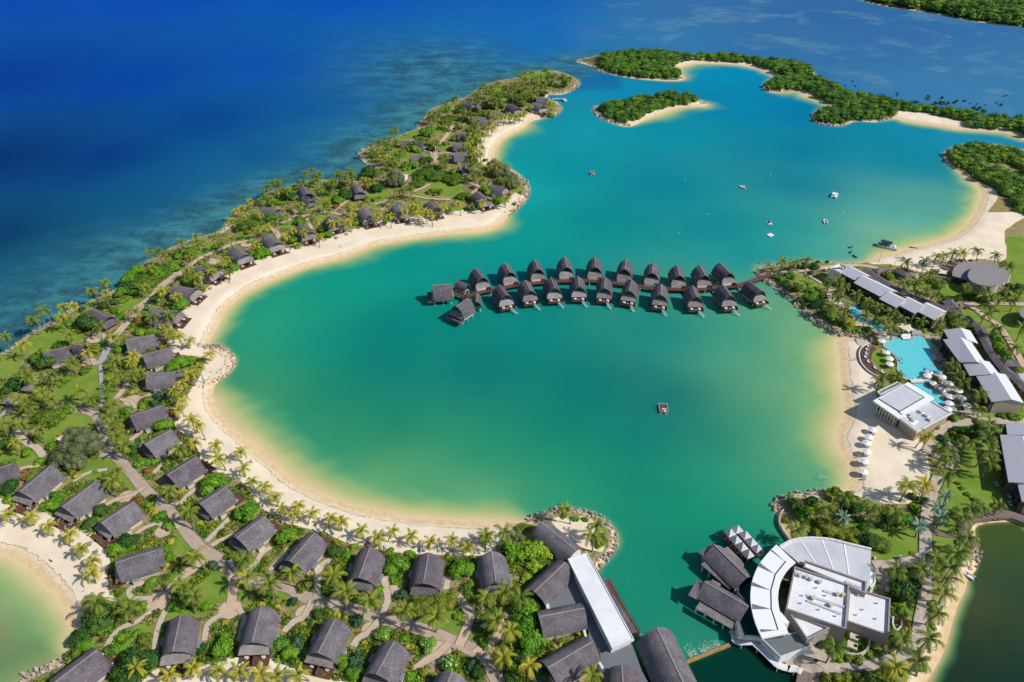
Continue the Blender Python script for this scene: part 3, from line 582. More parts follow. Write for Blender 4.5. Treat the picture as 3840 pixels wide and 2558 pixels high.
road('E',"110,1200 190,1290 270,1330 320,1400",3.0,'path_pale'); road('E',"960,1280 1040,1215 1100,1205",2.2,'path_pale')
road('E',"740,1385 850,1390",2.6,'path_grey'); road('E',"540,1580 620,1530 700,1505 810,1490",1.8,'path_pale'); road('E',"1130,1520 1180,1470 1220,1440",2.0,'path_pale')
road('E',"90,1540 170,1480 290,1470",1.6,'path_pale'); road('E',"0,1110 60,1050 130,1000",2.0,'path_grey')
road('I',"230,1480 370,1380 490,1270 600,1190 760,1065 860,1020 940,985 1060,930 1190,905",3.4); disc('I',905,1080,3.4); road('I',"850,1035 900,1075",4.0)
disc('I',1175,935,3.4); road('I',"1380,790 1430,840 1460,890",3.4); road('I',"1460,755 1550,720 1600,680 1565,650",3.0); 
road('I',"1640,700 1760,670 1900,655 1960,610 2020,565",3.0); road('I',"1880,655 1950,685 2010,705",2.6); road('I',"1680,720 1700,760 1730,810",2.2,'path_pale'); road('I',"1590,690 1690,640 1600,600",1.6,'path_pale')
road('J',"-40,1400 110,1365 190,1310",3.2); road('J',"90,1388 210,1412",3.0); road('J',"750,1220 820,1190 880,1160",2.6); road('J',"740,1250 880,1275 1050,1282",2.2)
road('J',"935,985 930,880 1000,790 1050,720 1085,650",3.6); road('J',"950,912 1060,905",2.4); road('J',"790,880 890,905 900,960",1.6,'path_pale')
road('J',"1215,1235 1270,1190 1250,1165 1150,1140",2.6); road('J',"1400,565 1500,510 1640,490",2.6,'path_pale'); road('J',"430,1320 510,1300 600,1270",1.6,'path_pale'); road('J',"490,1370 530,1330",2)
road('D',"1490,-30 1425,150 1395,300 1388,500 1390,640 1385,760 1390,850 1370,1000 1350,1100 1325,1240 1260,1320 1130,1400 980,1450 780,1470 600,1470 430,1470",4.3,'paving',name='road')
road('D',"1400,560 1330,610 1200,645 1090,655 980,660",3.6,'paving'); road('D',"1000,700 1060,760 1040,850",4.5,'paving')
road('D',"290,1400 420,1350 540,1360 640,1420",6.5,'paving',dz=.08,kerb=None)
road('H',"-20,245 150,235 330,212 500,190 700,195 880,250",3.2,'path'); road('H',"230,240 290,280 360,325",1.8,'path_pale')
road('H',"1060,380 1200,400",2.2); road('H',"1370,480 1470,505 1560,570 1650,625 1720,720 1780,820 1850,940",3.2); road('H',"1390,475 1600,468 1860,475",3.4); road('H',"1640,370 1740,400",1.6,'path_pale'); road('H',"1720,300 1760,350",1.4,'path_pale')
road('H',"1120,1568 1180,1480 1230,1400 1290,1360 1380,1350 1500,1330 1700,1335 1900,1335",4.0,'paving'); road('H',"1180,1600 1260,1500 1330,1560 1290,1680",3.4,'paving'); road('H',"1330,1250 1460,1290 1500,1330",3.0,'paving')
road('S1',"120,640 230,640 350,690 520,780 640,830 740,910",2.4,'path_pale'); road('S1',"150,660 190,800 240,880 420,930",4.0,'path_pale'); road('S1',"600,1260 780,1280 900,1310",3.0,'path_pale')
# pool patio
for nm,v,s,mt,dz in (('patio','S2',"1300,780 1500,770 1700,860 1800,1000 2050,1090 2250,1350 2350,1568 1650,1568 1640,1400 1690,1320 1600,1190 1530,1100 1400,1060 1290,960 1280,880",'paving',.06),
   ('patio','S2',"1240,90 1660,60 1600,180 1700,400 1750,700 1650,780 1560,690 1460,620 1450,560 1520,510 1480,440 1380,350 1440,290 1380,170",'paving',.056),
   ('patio','S2',"480,40 660,60 730,190 600,215 540,190 420,150",'path_pale',.07),('patio','S2',"40,150 260,170 300,250 180,310 80,260",'path_pale',.052),
   ('patio','S1',"520,1160 640,1150 900,1240 920,1300 1150,1400 1130,1460 1000,1420 860,1330 640,1290",'path_pale',.064)):
    pts=[P(v,*map(float,a.split(',')),z=1.25)[:2] for a in s.split()]; mb=MB(); z=1.25+dz+.18; mb.prism(pts,1.0,z,mt); single('pavement',mb,kind='structure')
    PATHS.append(([tuple(np.mean(pts,0)),tuple(np.mean(pts,0)+.1)],10))
# ------------------------------------------------------------ thatched bungalow prototypes
def arch(w,r,n=9,pw=3.5,k=.35):
    return [(w/2*u, r*(1-k*abs(u)-(1-k)*abs(u)**pw)) for u in (math.sin(math.pi/2*(-1+2*i/(2*n))) if False else -1+i/n for i in range(2*n+1))]
def roof_shell(mb,w,r,y0,y1,ze,mat,th=.28,pw=3.5,k=.35,prow=0):
    a=arch(w,r,9,pw,k); b=[(x*(1-2*th/w),z-th*.9) for x,z in a]; n=len(a)
    def yy(z,s): return s*prow*(max(z,0)/r)**2
    vs=[(x,y0-yy(z,1),ze+z) for x,z in a]+[(x,y1+yy(z,1),ze+z) for x,z in a]+[(x,y0-yy(z,1)+.05,ze+z) for x,z in b]+[(x,y1+yy(z,1)-.05,ze+z) for x,z in b]
    fs=[[i,i+1,n+i+1,n+i] for i in range(n-1)]+[[2*n+i+1,2*n+i,3*n+i,3*n+i+1] for i in range(n-1)]
    fs+=[[i+1,i,2*n+i,2*n+i+1] for i in range(n-1)]+[[n+i,n+i+1,3*n+i+1,3*n+i] for i in range(n-1)]+[[0,n,3*n,2*n],[n-1,3*n-1,4*n-1,2*n-1]]
    mb.add(vs,fs,mat)
def gable(mb,w,r,y,ze,zb,mat,th=.15,pw=3.5,k=.35):
    a=[(x*.93,z*.95) for x,z in arch(w,r,9,pw,k)]; n=len(a); pr=[(x,ze+z) for x,z in a]+[(a[-1][0],zb),(a[0][0],zb)]
    m_=len(pr); mb.add([(x,y,z) for x,z in pr]+[(x,y+th,z) for x,z in pr],[list(range(m_-1,-1,-1)),list(range(m_,2*m_))]+[[i,(i+1)%m_,m_+(i+1)%m_,m_+i] for i in range(m_)],mat)
def apron(mb,w,ytop,yout,zt,zo,mat,wt=.78,wo=.9,s=1,th=.22):
    vs=[(-w/2*wo,yout,zo),(w/2*wo,yout,zo),(w/2*wt,ytop,zt),(-w/2*wt,ytop,zt)]; vs+=[(x,y,z-th) for x,y,z in vs]
    f=[[0,1,2,3],[7,6,5,4],[0,4,5,1],[1,5,6,2],[2,6,7,3],[3,7,4,0]]
    if s<0: f=[q[::-1] for q in f]
    mb.add(vs,f,mat)
def figure_of(parts,root):
    for nm,mb in parts: link(nm,mesh(nm,mb),root)
def lounger_mb():
    mb=MB(); mb.box((0,-.3,.36),(.7,1.3,.08),'lounger'); mb.box((0,.62,.55),(.7,.75,.08),'lounger',tilt=.55)
    for x in (-.3,.3):
        for y in (-.8,.3): mb.box((x,y,.16),(.06,.06,.34),'metal_dark')
    mb.box((0,-.3,.43),(.6,1.2,.05),'canvas_grey'); mb.box((0,.61,.62),(.6,.68,.05),'canvas_grey',tilt=.55); return mb
LOUNGE=mesh('lounger',lounger_mb())
def make_bungalow(kind):
    """ local: ridge along y, near/deck end at -y. land width 11.6, length 13.2 """
    parts=[]; w,L,r,ze=(11.2,12.6,4.9,2.3)
    th='thatch'
    if kind=='water': w,L,r,ze=8.9,10.4,5.9,3.4; th='thatch_water'
    if kind=='villa': w,L,r,ze=9.0,10.5,4.3,2.2
    if kind=='small': w,L,r,ze=5.6,6.8,3.9,3.2; th='thatch_water'
    y0,y1=-L/2,L/2
    m=MB(); roof_shell(m,w,r,y0,y1,ze,th,prow=.5 if kind!='water' else .2); parts.append(('roof',m))
    m=MB(); m.box((0,0,ze+r+.02),(.34,L+.6,.16),'ridge'); parts.append(('ridge_cap',m))
    m=MB(); gable(m,w,r,y0+.9,ze,ze-.1,'dark_glass'); parts.append(('gable_window',m))
    m=MB(); gable(m,w,r,y1-1.0,ze,ze-.1,'dark_glass'); parts.append(('gable_window',m))
    fl=.15 if kind in('land','entry','villa') else 2.3
    m=MB(); bw=w*.84; m.prism([(-bw/2,y0+1.2),(bw/2,y0+1.2),(bw/2,y1-1.2),(-bw/2,y1-1.2)],fl,ze+.2,'wall_cream' if kind in('land','entry','villa') else 'wall_white'); parts.append(('wall',m))
    if kind in('land','entry','villa'):
        z1=ze+r*.4
        m=MB(); apron(m,w,y0+.85,y0-1.7,z1,ze+.15,'thatch_apron' if kind=='land' else 'thatch'); parts.append(('porch_roof',m))
        m=MB(); apron(m,w,y1-.85,y1+1.4,z1,ze+.15,'thatch',s=-1); parts.append(('porch_roof',m))
        ds=-1 if kind=='land' else 1; yd=y0 if ds<0 else y1
        m=MB(); m.box((0,yd+ds*2.1,.35),(w*.86,4.6,.35),'deck'); parts.append(('deck',m))
        m=MB(); m.box((0,yd+ds*2.6,1.2),(.16,3.4,1.9),'deck'); parts.append(('privacy_screen',m))
        for sx in (-1,1):
            m=MB(); m.prism(ring(sx*w*.24,yd+ds*1.3,.7,12),.52,1.05,'cushion'); parts.append(('daybed',m))
            m=MB(); m.box((sx*(w*.84/2+.9),1.2 if sx<0 else -1.6,1.05),(1.5,2.6,2.0),'wall_cream'); m.box((sx*(w*.84/2+1.0),1.2 if sx<0 else -1.6,2.15),(1.7,3.0,.12),'mirror_blue'); parts.append(('side_annex',m))
            m=MB(); m.box((sx*w*.4,y0-1.3,1.2),(.18,.18,2.4),'deck'); parts.append(('post',m))
    else:
        for sx in (-1,1):
            for yy in (y0+.6,0,y1-1): m=MB(); m.tube((sx*w*.33,yy,-2),(sx*w*.33,yy,2.3),.2,.2,'wall_white',6); parts.append(('pile',m))
        m=MB(); m.box((0,0,2.2),(w*.86,L-1.4,.25),'deck'); parts.append(('floor',m))
    if kind=='water':
        z1=ze+r*.42
        m=MB(); apron(m,w,y0+.85,y0-1.0,z1,ze+.25,'thatch_apron'); parts.append(('porch_roof',m))
        m=MB(); apron(m,w,y1-.85,y1+.6,z1,ze+.25,'thatch_apron',s=-1); parts.append(('porch_roof',m))
    return parts,(w,L,r,ze)
def proto(kind,extra=None):
    parts,dim=make_bungalow(kind)
    if extra: parts+=extra(dim)
    return [(nm,mesh(nm,mb)) for nm,mb in parts],dim
def ex_south(dim):
    w,L,r,ze=dim; y0=-L/2; a=[]
    m=MB(); m.box((0,y0-.9,2.2),(w*.84,4.6,.3),'deck'); a.append(('deck',m))
    for cx,cy,dx,dy in ((-w*.42,y0-1.6,.12,3.2),(w*.42,y0-1.6,.12,3.2),(-w*.14,y0-3.1,w*.54,.12)): m=MB(); m.box((cx,cy,2.8),(dx,dy,.9),'deck'); a.append(('railing',m))
    for sx in (-1,1): m=MB(); m.prism(ring(sx*w*.22,y0-1.3,.8,12),2.36,2.95,'cushion'); a.append(('sunbed',m))
    m=MB(); m.box((.1,y0-2.0,2.55),(.5,.5,.4),'wall_white'); a.append(('side_table',m))
    st=MB(); x0,ya=w*.18,y0-3.2
    for k in range(9): st.box((x0+.26*k,ya-.3*k,2.25-.24*k),(.75,.3,.06),'canvas_grey',rz=.7)
    a.append(('water_stairs',st))
    for s in (-.5,.5): st=MB(); st.tube((x0+s*.6,ya+s*.5,2.9),(x0+2.4+s*.6,ya-2.8+s*.5,.7),.055,.055,'boat_white',5); a.append(('stair_rail',st))
    return a
def ex_north(dim):
    w,L,r,ze=dim; y0=-L/2; a=[]
    m=MB(); m.box((-w*.12,y0-.1,2.55),(w*.56,2.0,1.9),'wall_white'); a.append(('bathroom_wall',m))
    m=MB(); m.box((w*.33,y0-1.4,2.2),(1.7,4.8,.25),'deck'); a.append(('entry_bridge',m))
    for sx in (-1,1): m=MB(); m.box((w*.33+sx*.8,y0-1.8,2.75),(.07,3.6,.8),'deck'); a.append(('railing',m))
    return a
def ex_big(dim):
    w,L,r,ze=dim; y0=-L/2; a=[]; m=MB(); m.box((0,y0-1.2,2.2),(w*.9,4.4,.3),'deck_grey'); a.append(('deck',m))
    for cx,cy,dx,dy in ((-w*.44,y0-1.8,.1,3.2),(w*.44,y0-1.8,.1,3.2),(0,y0-3.35,w*.9,.1)): m=MB(); m.box((cx,cy,2.8),(dx,dy,.9),'metal_dark'); a.append(('railing',m))
    return a
PR=dict(land=proto('land'),entry=proto('entry'),villa=proto('villa'),south=proto('water',ex_south),north=proto('water',ex_north),small=proto('small'),big=proto('water',ex_big))
LANDMARK=[]; HOUSES=[]; KEEP=[]   # KEEP: circles (x,y,r) shrubs stay out of
def ordn(i): return ['first','second','third','fourth','fifth','sixth','seventh','eighth','ninth','tenth','eleventh','twelfth','thirteenth','fourteenth'][i]
SUB=dict(ridge_cap='roof',privacy_screen='deck',daybed='deck',railing='deck',sunbed='deck',side_table='deck',stair_rail='water_stairs')
def link_parts(parts,root):
    made={}
    for nm,me in sorted(parts,key=lambda p:p[0] in SUB):
        o=link(nm,me,made.get(SUB.get(nm),root)); made.setdefault(nm,o)
def put(pr,name,near,far,label,cat,group,sc=1.0,short=None,zb=None,zr=None):
    parts,(w,L,r,ze)=PR[pr]
    zg=1.25 if zb is None else zb; zr=zg+(ze+r)*sc
    a=np.array(G(*near,zr)[:2]); b=np.array(G(*far,zr)[:2]); c=(a+b)/2; d=b-a; l=np.linalg.norm(d); ang=math.atan2(-d[0],d[1])
    sy=min(max(l/L,.8*sc),1.25*sc) 
    root=thing(name,(c[0],c[1],zg),label,cat,group,ang,(sc,sy,sc))
    link_parts(parts,root)
    HOUSES.append((c[0],c[1],ang,w*sc/2,L*sy/2+2.2)); 
    if short: LANDMARK.append((c[0],c[1],short))
    return root,c,ang
HB=[ # row, kind, view, near, far, scale
('nearshore','entry','B',1985,790,1950,560,.97),('nearshore','entry','B',1425,795,1462,570,1),('nearshore','entry','B',925,752,1005,532,1),('nearshore','entry','B',395,625,575,415,1),('nearshore','entry','B',-20,445,190,287,1),('nearshore','entry','A',1560,185,1755,55,1),
('leftshore','entry','E',1235,1530,1440,1402,1),('leftshore','entry','E',1070,1305,1255,1202,1),('leftshore','entry','E',962,1098,1190,1022,1),('leftshore','entry','E',1082,790,1285,780,1),('leftshore','entry','E',1052,650,1240,600,1),('leftshore','entry','E',930,537,1130,502,1),
('longbeach','land','E',1290,330,1100,315,1),('longbeach','land','E',1420,165,1275,145,1),('longbeach','land','I',905,1145,775,1110,1),('longbeach','land','I',1150,1015,1065,952,1),('longbeach','land','I',1420,915,1345,848,1),('longbeach','land','I',1690,825,1620,770,1),('longbeach','land','I',1915,740,1875,697,1),('longbeach','land','I',2210,690,2155,628,1),('longbeach','land','J',650,1370,618,1316,1),('longbeach','land','J',925,1345,882,1292,1),('longbeach','land','J',1330,1272,1258,1218,1),('longbeach','land','J',1480,1180,1372,1162,.9),
('point','entry','J',1070,905,1180,901,1),('point','entry','J',1070,825,1170,825,.9),('point','entry','J',1122,748,1170,752,.8),('point','entry','J',1235,618,1330,622,.9),('point','entry','J',1360,572,1438,578,.8),('point','land','J',1590,545,1518,512,.95),('point','land','J',1790,530,1715,500,.95),('point','entry','J',1740,462,1830,466,.8),
('villa','villa','E',795,372,668,312,1.05),('villa','villa','E',320,630,490,592,1.1),('villa','small','E',610,580,545,570,1),('villa','villa','I',1430,640,1310,616,1),('villa','villa','I',1690,505,1645,440,1.05),('villa','villa','I',1720,565,1660,525,.8),('villa','villa','I',2125,490,2095,428,1),('villa','villa','J',728,930,832,926,.95),('villa','villa','J',752,812,652,810,.85),('villa','villa','J',838,830,778,815,.85),('villa','villa','J',1235,505,1155,485,1),('villa','small','J',1262,545,1265,512,1.1),('villa','small','J',1122,1040,1115,1015,1),('villa','small','J',1172,1028,1165,1004,1.1),
('lowerrow','entry','A',420,1575,745,1325,1.05),('lowerrow','land','A',1342,1322,1400,1056,.98),('lowerrow','land','B',95,1250,165,985,1.0),('lowerrow','land','B',610,1335,735,1082,.98),('lowerrow','entry','B',1062,1500,1195,1257,1),('lowerrow','entry','B',1560,1720,1640,1492,1),
('smallbay','land','E',-80,1510,55,1460,1),('smallbay','land','A',160,85,391,-107,1),('smallbay','land','A',492,205,742,15,1),('smallbay','land','A',795,330,1035,173,1),('smallbay','land','A',905,640,1215,545,1)]
ROWN=dict(nearshore=('near-beach bungalow','from the right','row of thatched bungalows behind the nearest stretch of the curved beach'),
 leftshore=('left-shore bungalow','from the bottom','thatched bungalows behind the left shore beside the rock spit'),
 longbeach=('long-beach bungalow','from the left','thatched bungalows along the long diagonal beach'),
 point=('far-point bungalow','from the front','thatched bungalows on the far palm point'),
 villa=('seaward villa','from the left','shingled villas on the open sea side'),
 lowerrow=('bottom-edge bungalow','from the left','thatched bungalows along the bottom edge'),
 smallbay=('small-bay bungalow','from the left','thatched bungalows behind the small left bay'))
cnt={}
tot={k:sum(1 for h in HB if h[0]==k) for k in ROWN}
FEAT=dict(land='brown deck toward the sand',entry='porch roof toward the path',villa='short porch roofs',small='small steep roof')
for row,kind,v,ax,ay,bx,by,sc in HB:
    i=cnt.get(row,0); cnt[row]=i+1; nm,dr,grp=ROWN[row]
    short=f"the {ordn(i)} {nm} {dr}"
    lab=f"grey shingled {ordn(i)} {nm} {dr}, {FEAT[kind]}"
    root,c,ang=put(kind,'villa' if row=='villa' else 'bungalow',V(v,ax,ay),V(v,bx,by),lab,'villa' if row=='villa' else 'bungalow',grp,sc,short)
NB=[('Q1',1195,320,1060,140),('Q1',1740,212,1640,28),('Q1',2290,152,2225,-30),('Q2',548,265,510,75),('Q2',1110,268,1103,78),('Q2',1690,308,1715,122),('Q2',2232,382,2245,190),('Q3',515,380,465,183),('Q3',1020,378,908,180),('Q3',1500,333,1300,133)]
SB=[('Q1',1665,660,1530,468),('Q1',2135,570,2035,372),('Q2',315,680,240,475),('Q2',800,655,768,455),('Q2',1297,680,1302,470),('Q2',1780,730,1828,525),('Q3',148,760,152,548),('Q3',850,795,768,585),('Q3',1515,775,1355,558),('Q3',2115,680,1870,485)]
for i,(v,ax,ay,bx,by) in enumerate(NB):
    put('north','overwater_bungalow',V(v,ax,ay),V(v,bx,by),f"{ordn(i)} overwater bungalow from the left in the back row, white wall facing the boardwalk",'bungalow','overwater bungalows in the back row',1.05,f"the {ordn(i)} back-row overwater bungalow",0)
for i,(v,ax,ay,bx,by) in enumerate(SB):
    put('south','overwater_bungalow',V(v,ax,ay),V(v,bx,by),f"{ordn(i)} overwater bungalow from the left in the front row, brown deck and white stairs",'bungalow','overwater bungalows in the front row',1.05,f"the {ordn(i)} front-row overwater bungalow",0)
put('big','overwater_villa',V('Q1',225,470),V('Q1',600,450),"wide thatched overwater villa at the left end of the boardwalk",'villa','overwater villas at the boardwalk end',1.15,zb=0)
put('big','overwater_villa',V('Q1',690,880),V('Q1',925,730),"thatched overwater villa angled toward the open lagoon below the boardwalk fork",'villa','overwater villas at the boardwalk end',1.12,zb=0)
put('small','overwater_hut',V('Q1',905,455),V('Q1',700,375),"small thatched hut beside the wide villa at the boardwalk's left end",'hut','small huts at the boardwalk fork',1,zb=0)
put('small','overwater_hut',V('Q1',1085,790),V('Q1',1090,635),"small upright thatched hut just right of the boardwalk fork",'hut','small huts at the boardwalk fork',1,zb=0)
# ---- boardwalk
def jetty(pts,w,z,name,mat,parent,rail=True,smooth=4):
    c=np.array(smoothline(pts,smooth)); d=np.gradient(c,axis=0); d/=np.linalg.norm(d,axis=1)[:,None]; n_=np.stack([-d[:,1],d[:,0]],1); mb=MB(); n=len(c)
    a=c+n_*w/2; b=c-n_*w/2
    vs=[(*p,z) for p in a]+[(*p,z) for p in b]+[(*p,z-.35) for p in a]+[(*p,z-.35) for p in b]
    mb.add(vs,[[i,n+i,n+i+1,i+1] for i in range(n-1)]+[[2*n+i,i,i+1,2*n+i+1][::-1] for i in range(n-1)]+[[n+i,3*n+i,3*n+i+1,n+i+1] for i in range(n-1)],mat)
    wpart(name,mb,parent)
    if rail:
        for q,s in ((a,1),(b,-1)):
            mb=MB()
            for i in range(n-1):
                mb.tube((*q[i],z+1),(*q[i+1],z+1),.05,.05,'deck',4); mb.tube((*q[i],z+.5),(*q[i+1],z+.5),.03,.03,'metal_dark',4)
            for i in range(0,n,2): mb.tube((*q[i],z),(*q[i],z+1.02),.05,.05,'deck',4)
            wpart('railing',mb,parent)
    for i in range(0,n,8):
        for q in (a,b): mb=MB(); mb.tube((*q[i]*1,-2),(*q[i],z-.3),.16,.16,'wall_white',6); wpart('pile',mb,parent)
def GP(v,s,z): return [P(v,*map(float,a.split(',')),z=z)[:2] for a in s.split()]
jp=[*GP('Q1',"870,690 1100,618 1350,560 1650,505 1900,455",2.6),*GP('Q2',"60,565 320,545 620,535 1000,535 1500,580 2000,645",2.6),*GP('Q3',"30,640 250,640 580,650 1000,640 1300,600 1650,575 1900,500 2150,415 2330,355",2.6)]
bw=thing('boardwalk',(jp[0][0],jp[0][1],0),"long curved brown boardwalk linking the overwater bungalows to the rocky tip",'boardwalk')
jetty(jp,3.2,2.6,'deck','deck',bw); jetty(GP('Q1',"610,605 760,660 880,700",2.6),2.6,2.6,'deck','deck',bw,smooth=2); jetty(GP('Q1',"880,700 850,770",2.6),2.4,2.6,'deck','deck',bw,False,2)
for i,(v,ax,ay,bx,by) in enumerate(SB):
    h=[q for q in HOUSES][len(HB)+10+i]; c=np.array(h[:2]); j=np.array(jp); e=min(smoothline(jp,6),key=lambda q:(q[0]-c[0])**2+(q[1]-c[1]-6)**2)
    mb=MB(); s=np.array(e); d=c+np.array([0,4.5])-s; L=np.linalg.norm(d); mb.box((*(s+d/2),2.35),(1.6,L,.25),'deck',rz=math.atan2(-d[0],d[1])); wpart('branch',mb,bw)
# ------------------------------------------------------------ larger buildings, from corner points
def pts3(v,s,zs):
    c=[tuple(map(float,a.split(','))) for a in s.split()]
    if not isinstance(zs,(list,tuple)): zs=[zs]*len(c)
    return [P(v,x,y,z) for (x,y),z in zip(c,zs)]
def slab(mb,pts,mat,th=.3,side=None):
    """thick roof plate through 3D corner points (top surface)"""
    n=len(pts); a=sum(pts[i][0]*pts[(i+1)%n][1]-pts[(i+1)%n][0]*pts[i][1] for i in range(n))
    p=pts if a>0 else pts[::-1]
    mb.add(p,[list(range(n))],mat); mb.add([*p,*[(x,y,z-th) for x,y,z in p]],[[i,n+i,n+(i+1)%n,(i+1)%n] for i in range(n)]+[list(range(2*n-1,n-1,-1))],side or mat)
def xy(p): return [(a[0],a[1]) for a in p]
def inset(poly,d):
    c=np.mean(np.array(poly),0); out=[]
    for p in poly:
        v=np.array(p)-c; l=np.linalg.norm(v); out.append(tuple(c+v*max(0,(l-d))/l))
    return out
def keep(p3,mar=0):
    KEEPP.append([(a[0],a[1]) for a in p3])
KEEPP=[]
def parapet(mb,poly,z0,z1,w,mat):
    n=len(poly); c=np.mean(np.array(poly),0)
    for i in range(n):
        a=np.array(poly[i]); b=np.array(poly[(i+1)%n]); d=b-a; L=np.linalg.norm(d)
        if L<.3: continue
        nn=np.array([-d[1],d[0]])/L; 
        if np.dot(nn,c-(a+b)/2)<0: nn=-nn
        m=(a+b)/2+nn*(w/2+.002*i); mb.box((*m,(z0+z1)/2+.003*i),(L-.01*i,w,z1-z0),mat,rz=math.atan2(d[1],d[0]))
# ---- lagoon hotel wing (upper): five stepped roofs
def hotel(label,group,secs,zr,ze,front,short,walls='wall_cream'):
    allp=np.array([p for s in secs for p in s[0]]); c=allp.mean(0)
    root=thing('hotel_wing',(c[0],c[1],1.25),label,'hotel',group)
    for k,(fr,bk) in enumerate(secs):
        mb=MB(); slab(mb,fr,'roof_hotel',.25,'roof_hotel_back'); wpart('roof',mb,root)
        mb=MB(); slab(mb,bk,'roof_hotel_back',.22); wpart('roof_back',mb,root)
        # fr: eaveL ridgeL ridgeR eaveR ; bk: ridgeL backL backR ridgeR
        eL,rL,rR,eR=[np.array(p) for p in fr]; bL,bR=np.array(bk[1]),np.array(bk[2])
        up=(rL-eL); up[2]=0; L=np.linalg.norm(up); up/=L; al=(eR-eL); al[2]=0; W_=np.linalg.norm(al); al/=W_
        o=.9; q=[eL+up*1.6+al*.4,eR+up*1.6-al*.4,rR-al*.4,rL+al*.4]; 
        body=[(q[0][0],q[0][1]),(q[1][0],q[1][1]),tuple((bR-up*.6-al*.4)[:2]),tuple((bL-up*.6+al*.4)[:2])]
        zt=[fr[0][2]-.05,fr[3][2]-.05,bk[2][2]-.3,bk[1][2]-.3]
        mb=MB(); mb.prism(body,1.0,8,walls if k==len(secs)-1 else 'hotel_wall_shaded',zt=zt); wpart('wall',mb,root); KEEPP.append([(eL[0],eL[1]),(eR[0],eR[1]),(bR[0],bR[1]),(bL[0],bL[1])])
        # gable triangle under the ridge at both ends
        for E,Rg,B,s in ((eL,rL,bL,1),(eR,rR,bR,-1)):
            mb=MB(); t=[E+up*1.7+al*s*.45,Rg+al*s*.45-np.array([0,0,.3]),B-up*.7+al*s*.45-np.array([0,0,.3])]; t[0][2]-=.1
            u=[p+al*s*.2 for p in t]; mb.add([tuple(p) for p in t+u],[[0,1,2],[5,4,3],[0,3,4,1],[1,4,5,2],[2,5,3,0]],walls); wpart('gable',mb,root)
        nb=max(2,int(W_/4.6))
        for f in range(2):
            zf=1.3+f*3.1
            mb=MB(); m=(eL+eR)/2+up*1.0; mb.box((m[0],m[1],zf+2.9),(W_-1.2,2.2,.22),'hotel_wall_shaded',rz=math.atan2(al[1],al[0])); wpart('balcony',mb,root)
            mb=MB(); m=(eL+eR)/2+up*1.53; mb.box((m[0],m[1],zf+1.3),(W_-1.4,.16,2.5),'dark_glass',rz=math.atan2(al[1],al[0])); wpart('window',mb,root)
        for i in range(nb+1):
            m=eL+al*(.7+(W_-1.4)*i/nb)+up*.9; mb=MB(); mb.box((m[0],m[1],(1.2+fr[0][2])/2-.15),(.22,2.2,fr[0][2]-1.5),'hotel_wall_shaded',rz=math.atan2(al[1],al[0])); wpart('partition',mb,root)
    LANDMARK.append((c[0],c[1],short)); return root
def sec(v,s,zr,ze,zb): # eaveL ridgeL ridgeR eaveR backL backR
    c=pts3(v,s,[ze,zr,zr,ze,zb,zb]); fr=c[:4]; bk=[c[1],c[4],c[5],c[2]]; return fr,bk
def sec2(v,s,zr,ze,zb,db):
    f,_=sec(v,s,zr,ze,zb)
    up=np.array(f[1])-np.array(f[0]); up[2]=0; up/=np.linalg.norm(up); al=np.array(f[2])-np.array(f[1]); al/=np.linalg.norm(al)
    rL,rR=np.array(f[1]),np.array(f[2]); q=rL+up*db; r=rR+up*db+al*1.0; q[2]=r[2]=zb; return f,[f[1],tuple(q),tuple(r),f[2]]
hotel("pale grey roofed hotel wing stepping down behind the palms of the rocky tip",'hotel wings beside the pool',
 [sec2('S1',"340,305 490,180 840,355 610,445 0,0 0,0",10.6,8.6,9.2,3.4),sec2('S1',"595,490 740,360 1320,640 1070,740 0,0 0,0",10.9,8.8,9.5,3.8),
  sec2('S1',"1060,785 1215,655 1545,810 1375,950 0,0 0,0",10.6,8.5,9.3,3.4),sec2('S1',"1420,905 1560,755 1890,920 1720,1060 0,0 0,0",10.3,8.2,9.0,3.4),sec2('S1',"1765,1020 1900,865 2240,1025 2080,1175 0,0 0,0",10.0,7.9,8.8,3.8)],0,0,0,'the upper hotel wing')
hotel("pale grey roofed hotel wing with white rear slopes right of the main pool",'hotel wings beside the pool',
 [sec2('S4',"455,85 745,40 865,245 575,290 0,0 0,0",10.6,8.2,9.4,5.0),sec2('S4',"445,245 745,205 1025,625 735,640 0,0 0,0",11.1,8.6,9.7,5.0),
  sec2('S4',"790,665 1080,595 1275,840 905,870 0,0 0,0",10.6,8.2,9.4,5.0),sec2('S4',"1020,880 1340,812 1630,1280 1285,1320 0,0 0,0",10.6,8.2,9.4,5.4)],0,0,0,'the poolside hotel wing')
hotel("grey roofed hotel block on the right edge above the shaded lawn",'hotel wings beside the pool',
 [sec2('S6',"970,170 1280,168 1300,330 990,322 0,0 0,0",10,8,9,5),sec2('S6',"890,320 1195,335 1330,965 1005,955 0,0 0,0",10.3,8.2,9,5),sec2('S6',"1130,990 1420,990 1460,1220 1185,1215 0,0 0,0",10,8,9,5)],0,0,0,'the right-edge hotel block')
# stair tower with open top next to the upper wing
t=pts3('S1',"150,222 345,138 480,195 345,305",9.0); mb=MB(); rt=thing('stair_tower',(t[0][0],t[0][1],1.2),"white open-topped stair tower at the left end of the upper hotel wing",'tower')
mb.prism(xy(t),1.0,8.2,'wall_white'); wpart('wall',mb,rt); mb=MB(); parapet(mb,xy(t),8.2,9.2,.35,'wall_white'); wpart('parapet',mb,rt)
for i in range(3):
    a=np.array(xy(t)); m=a[0]*(.6-.2*i)+a[1]*.15+a[2]*(.1+.2*i)+a[3]*.15; mb=MB(); mb.box((*m,8.6),(2.2,.5,.7),'metal_dark',rz=.5*i); wpart('air_conditioner',mb,rt)
keep(t)
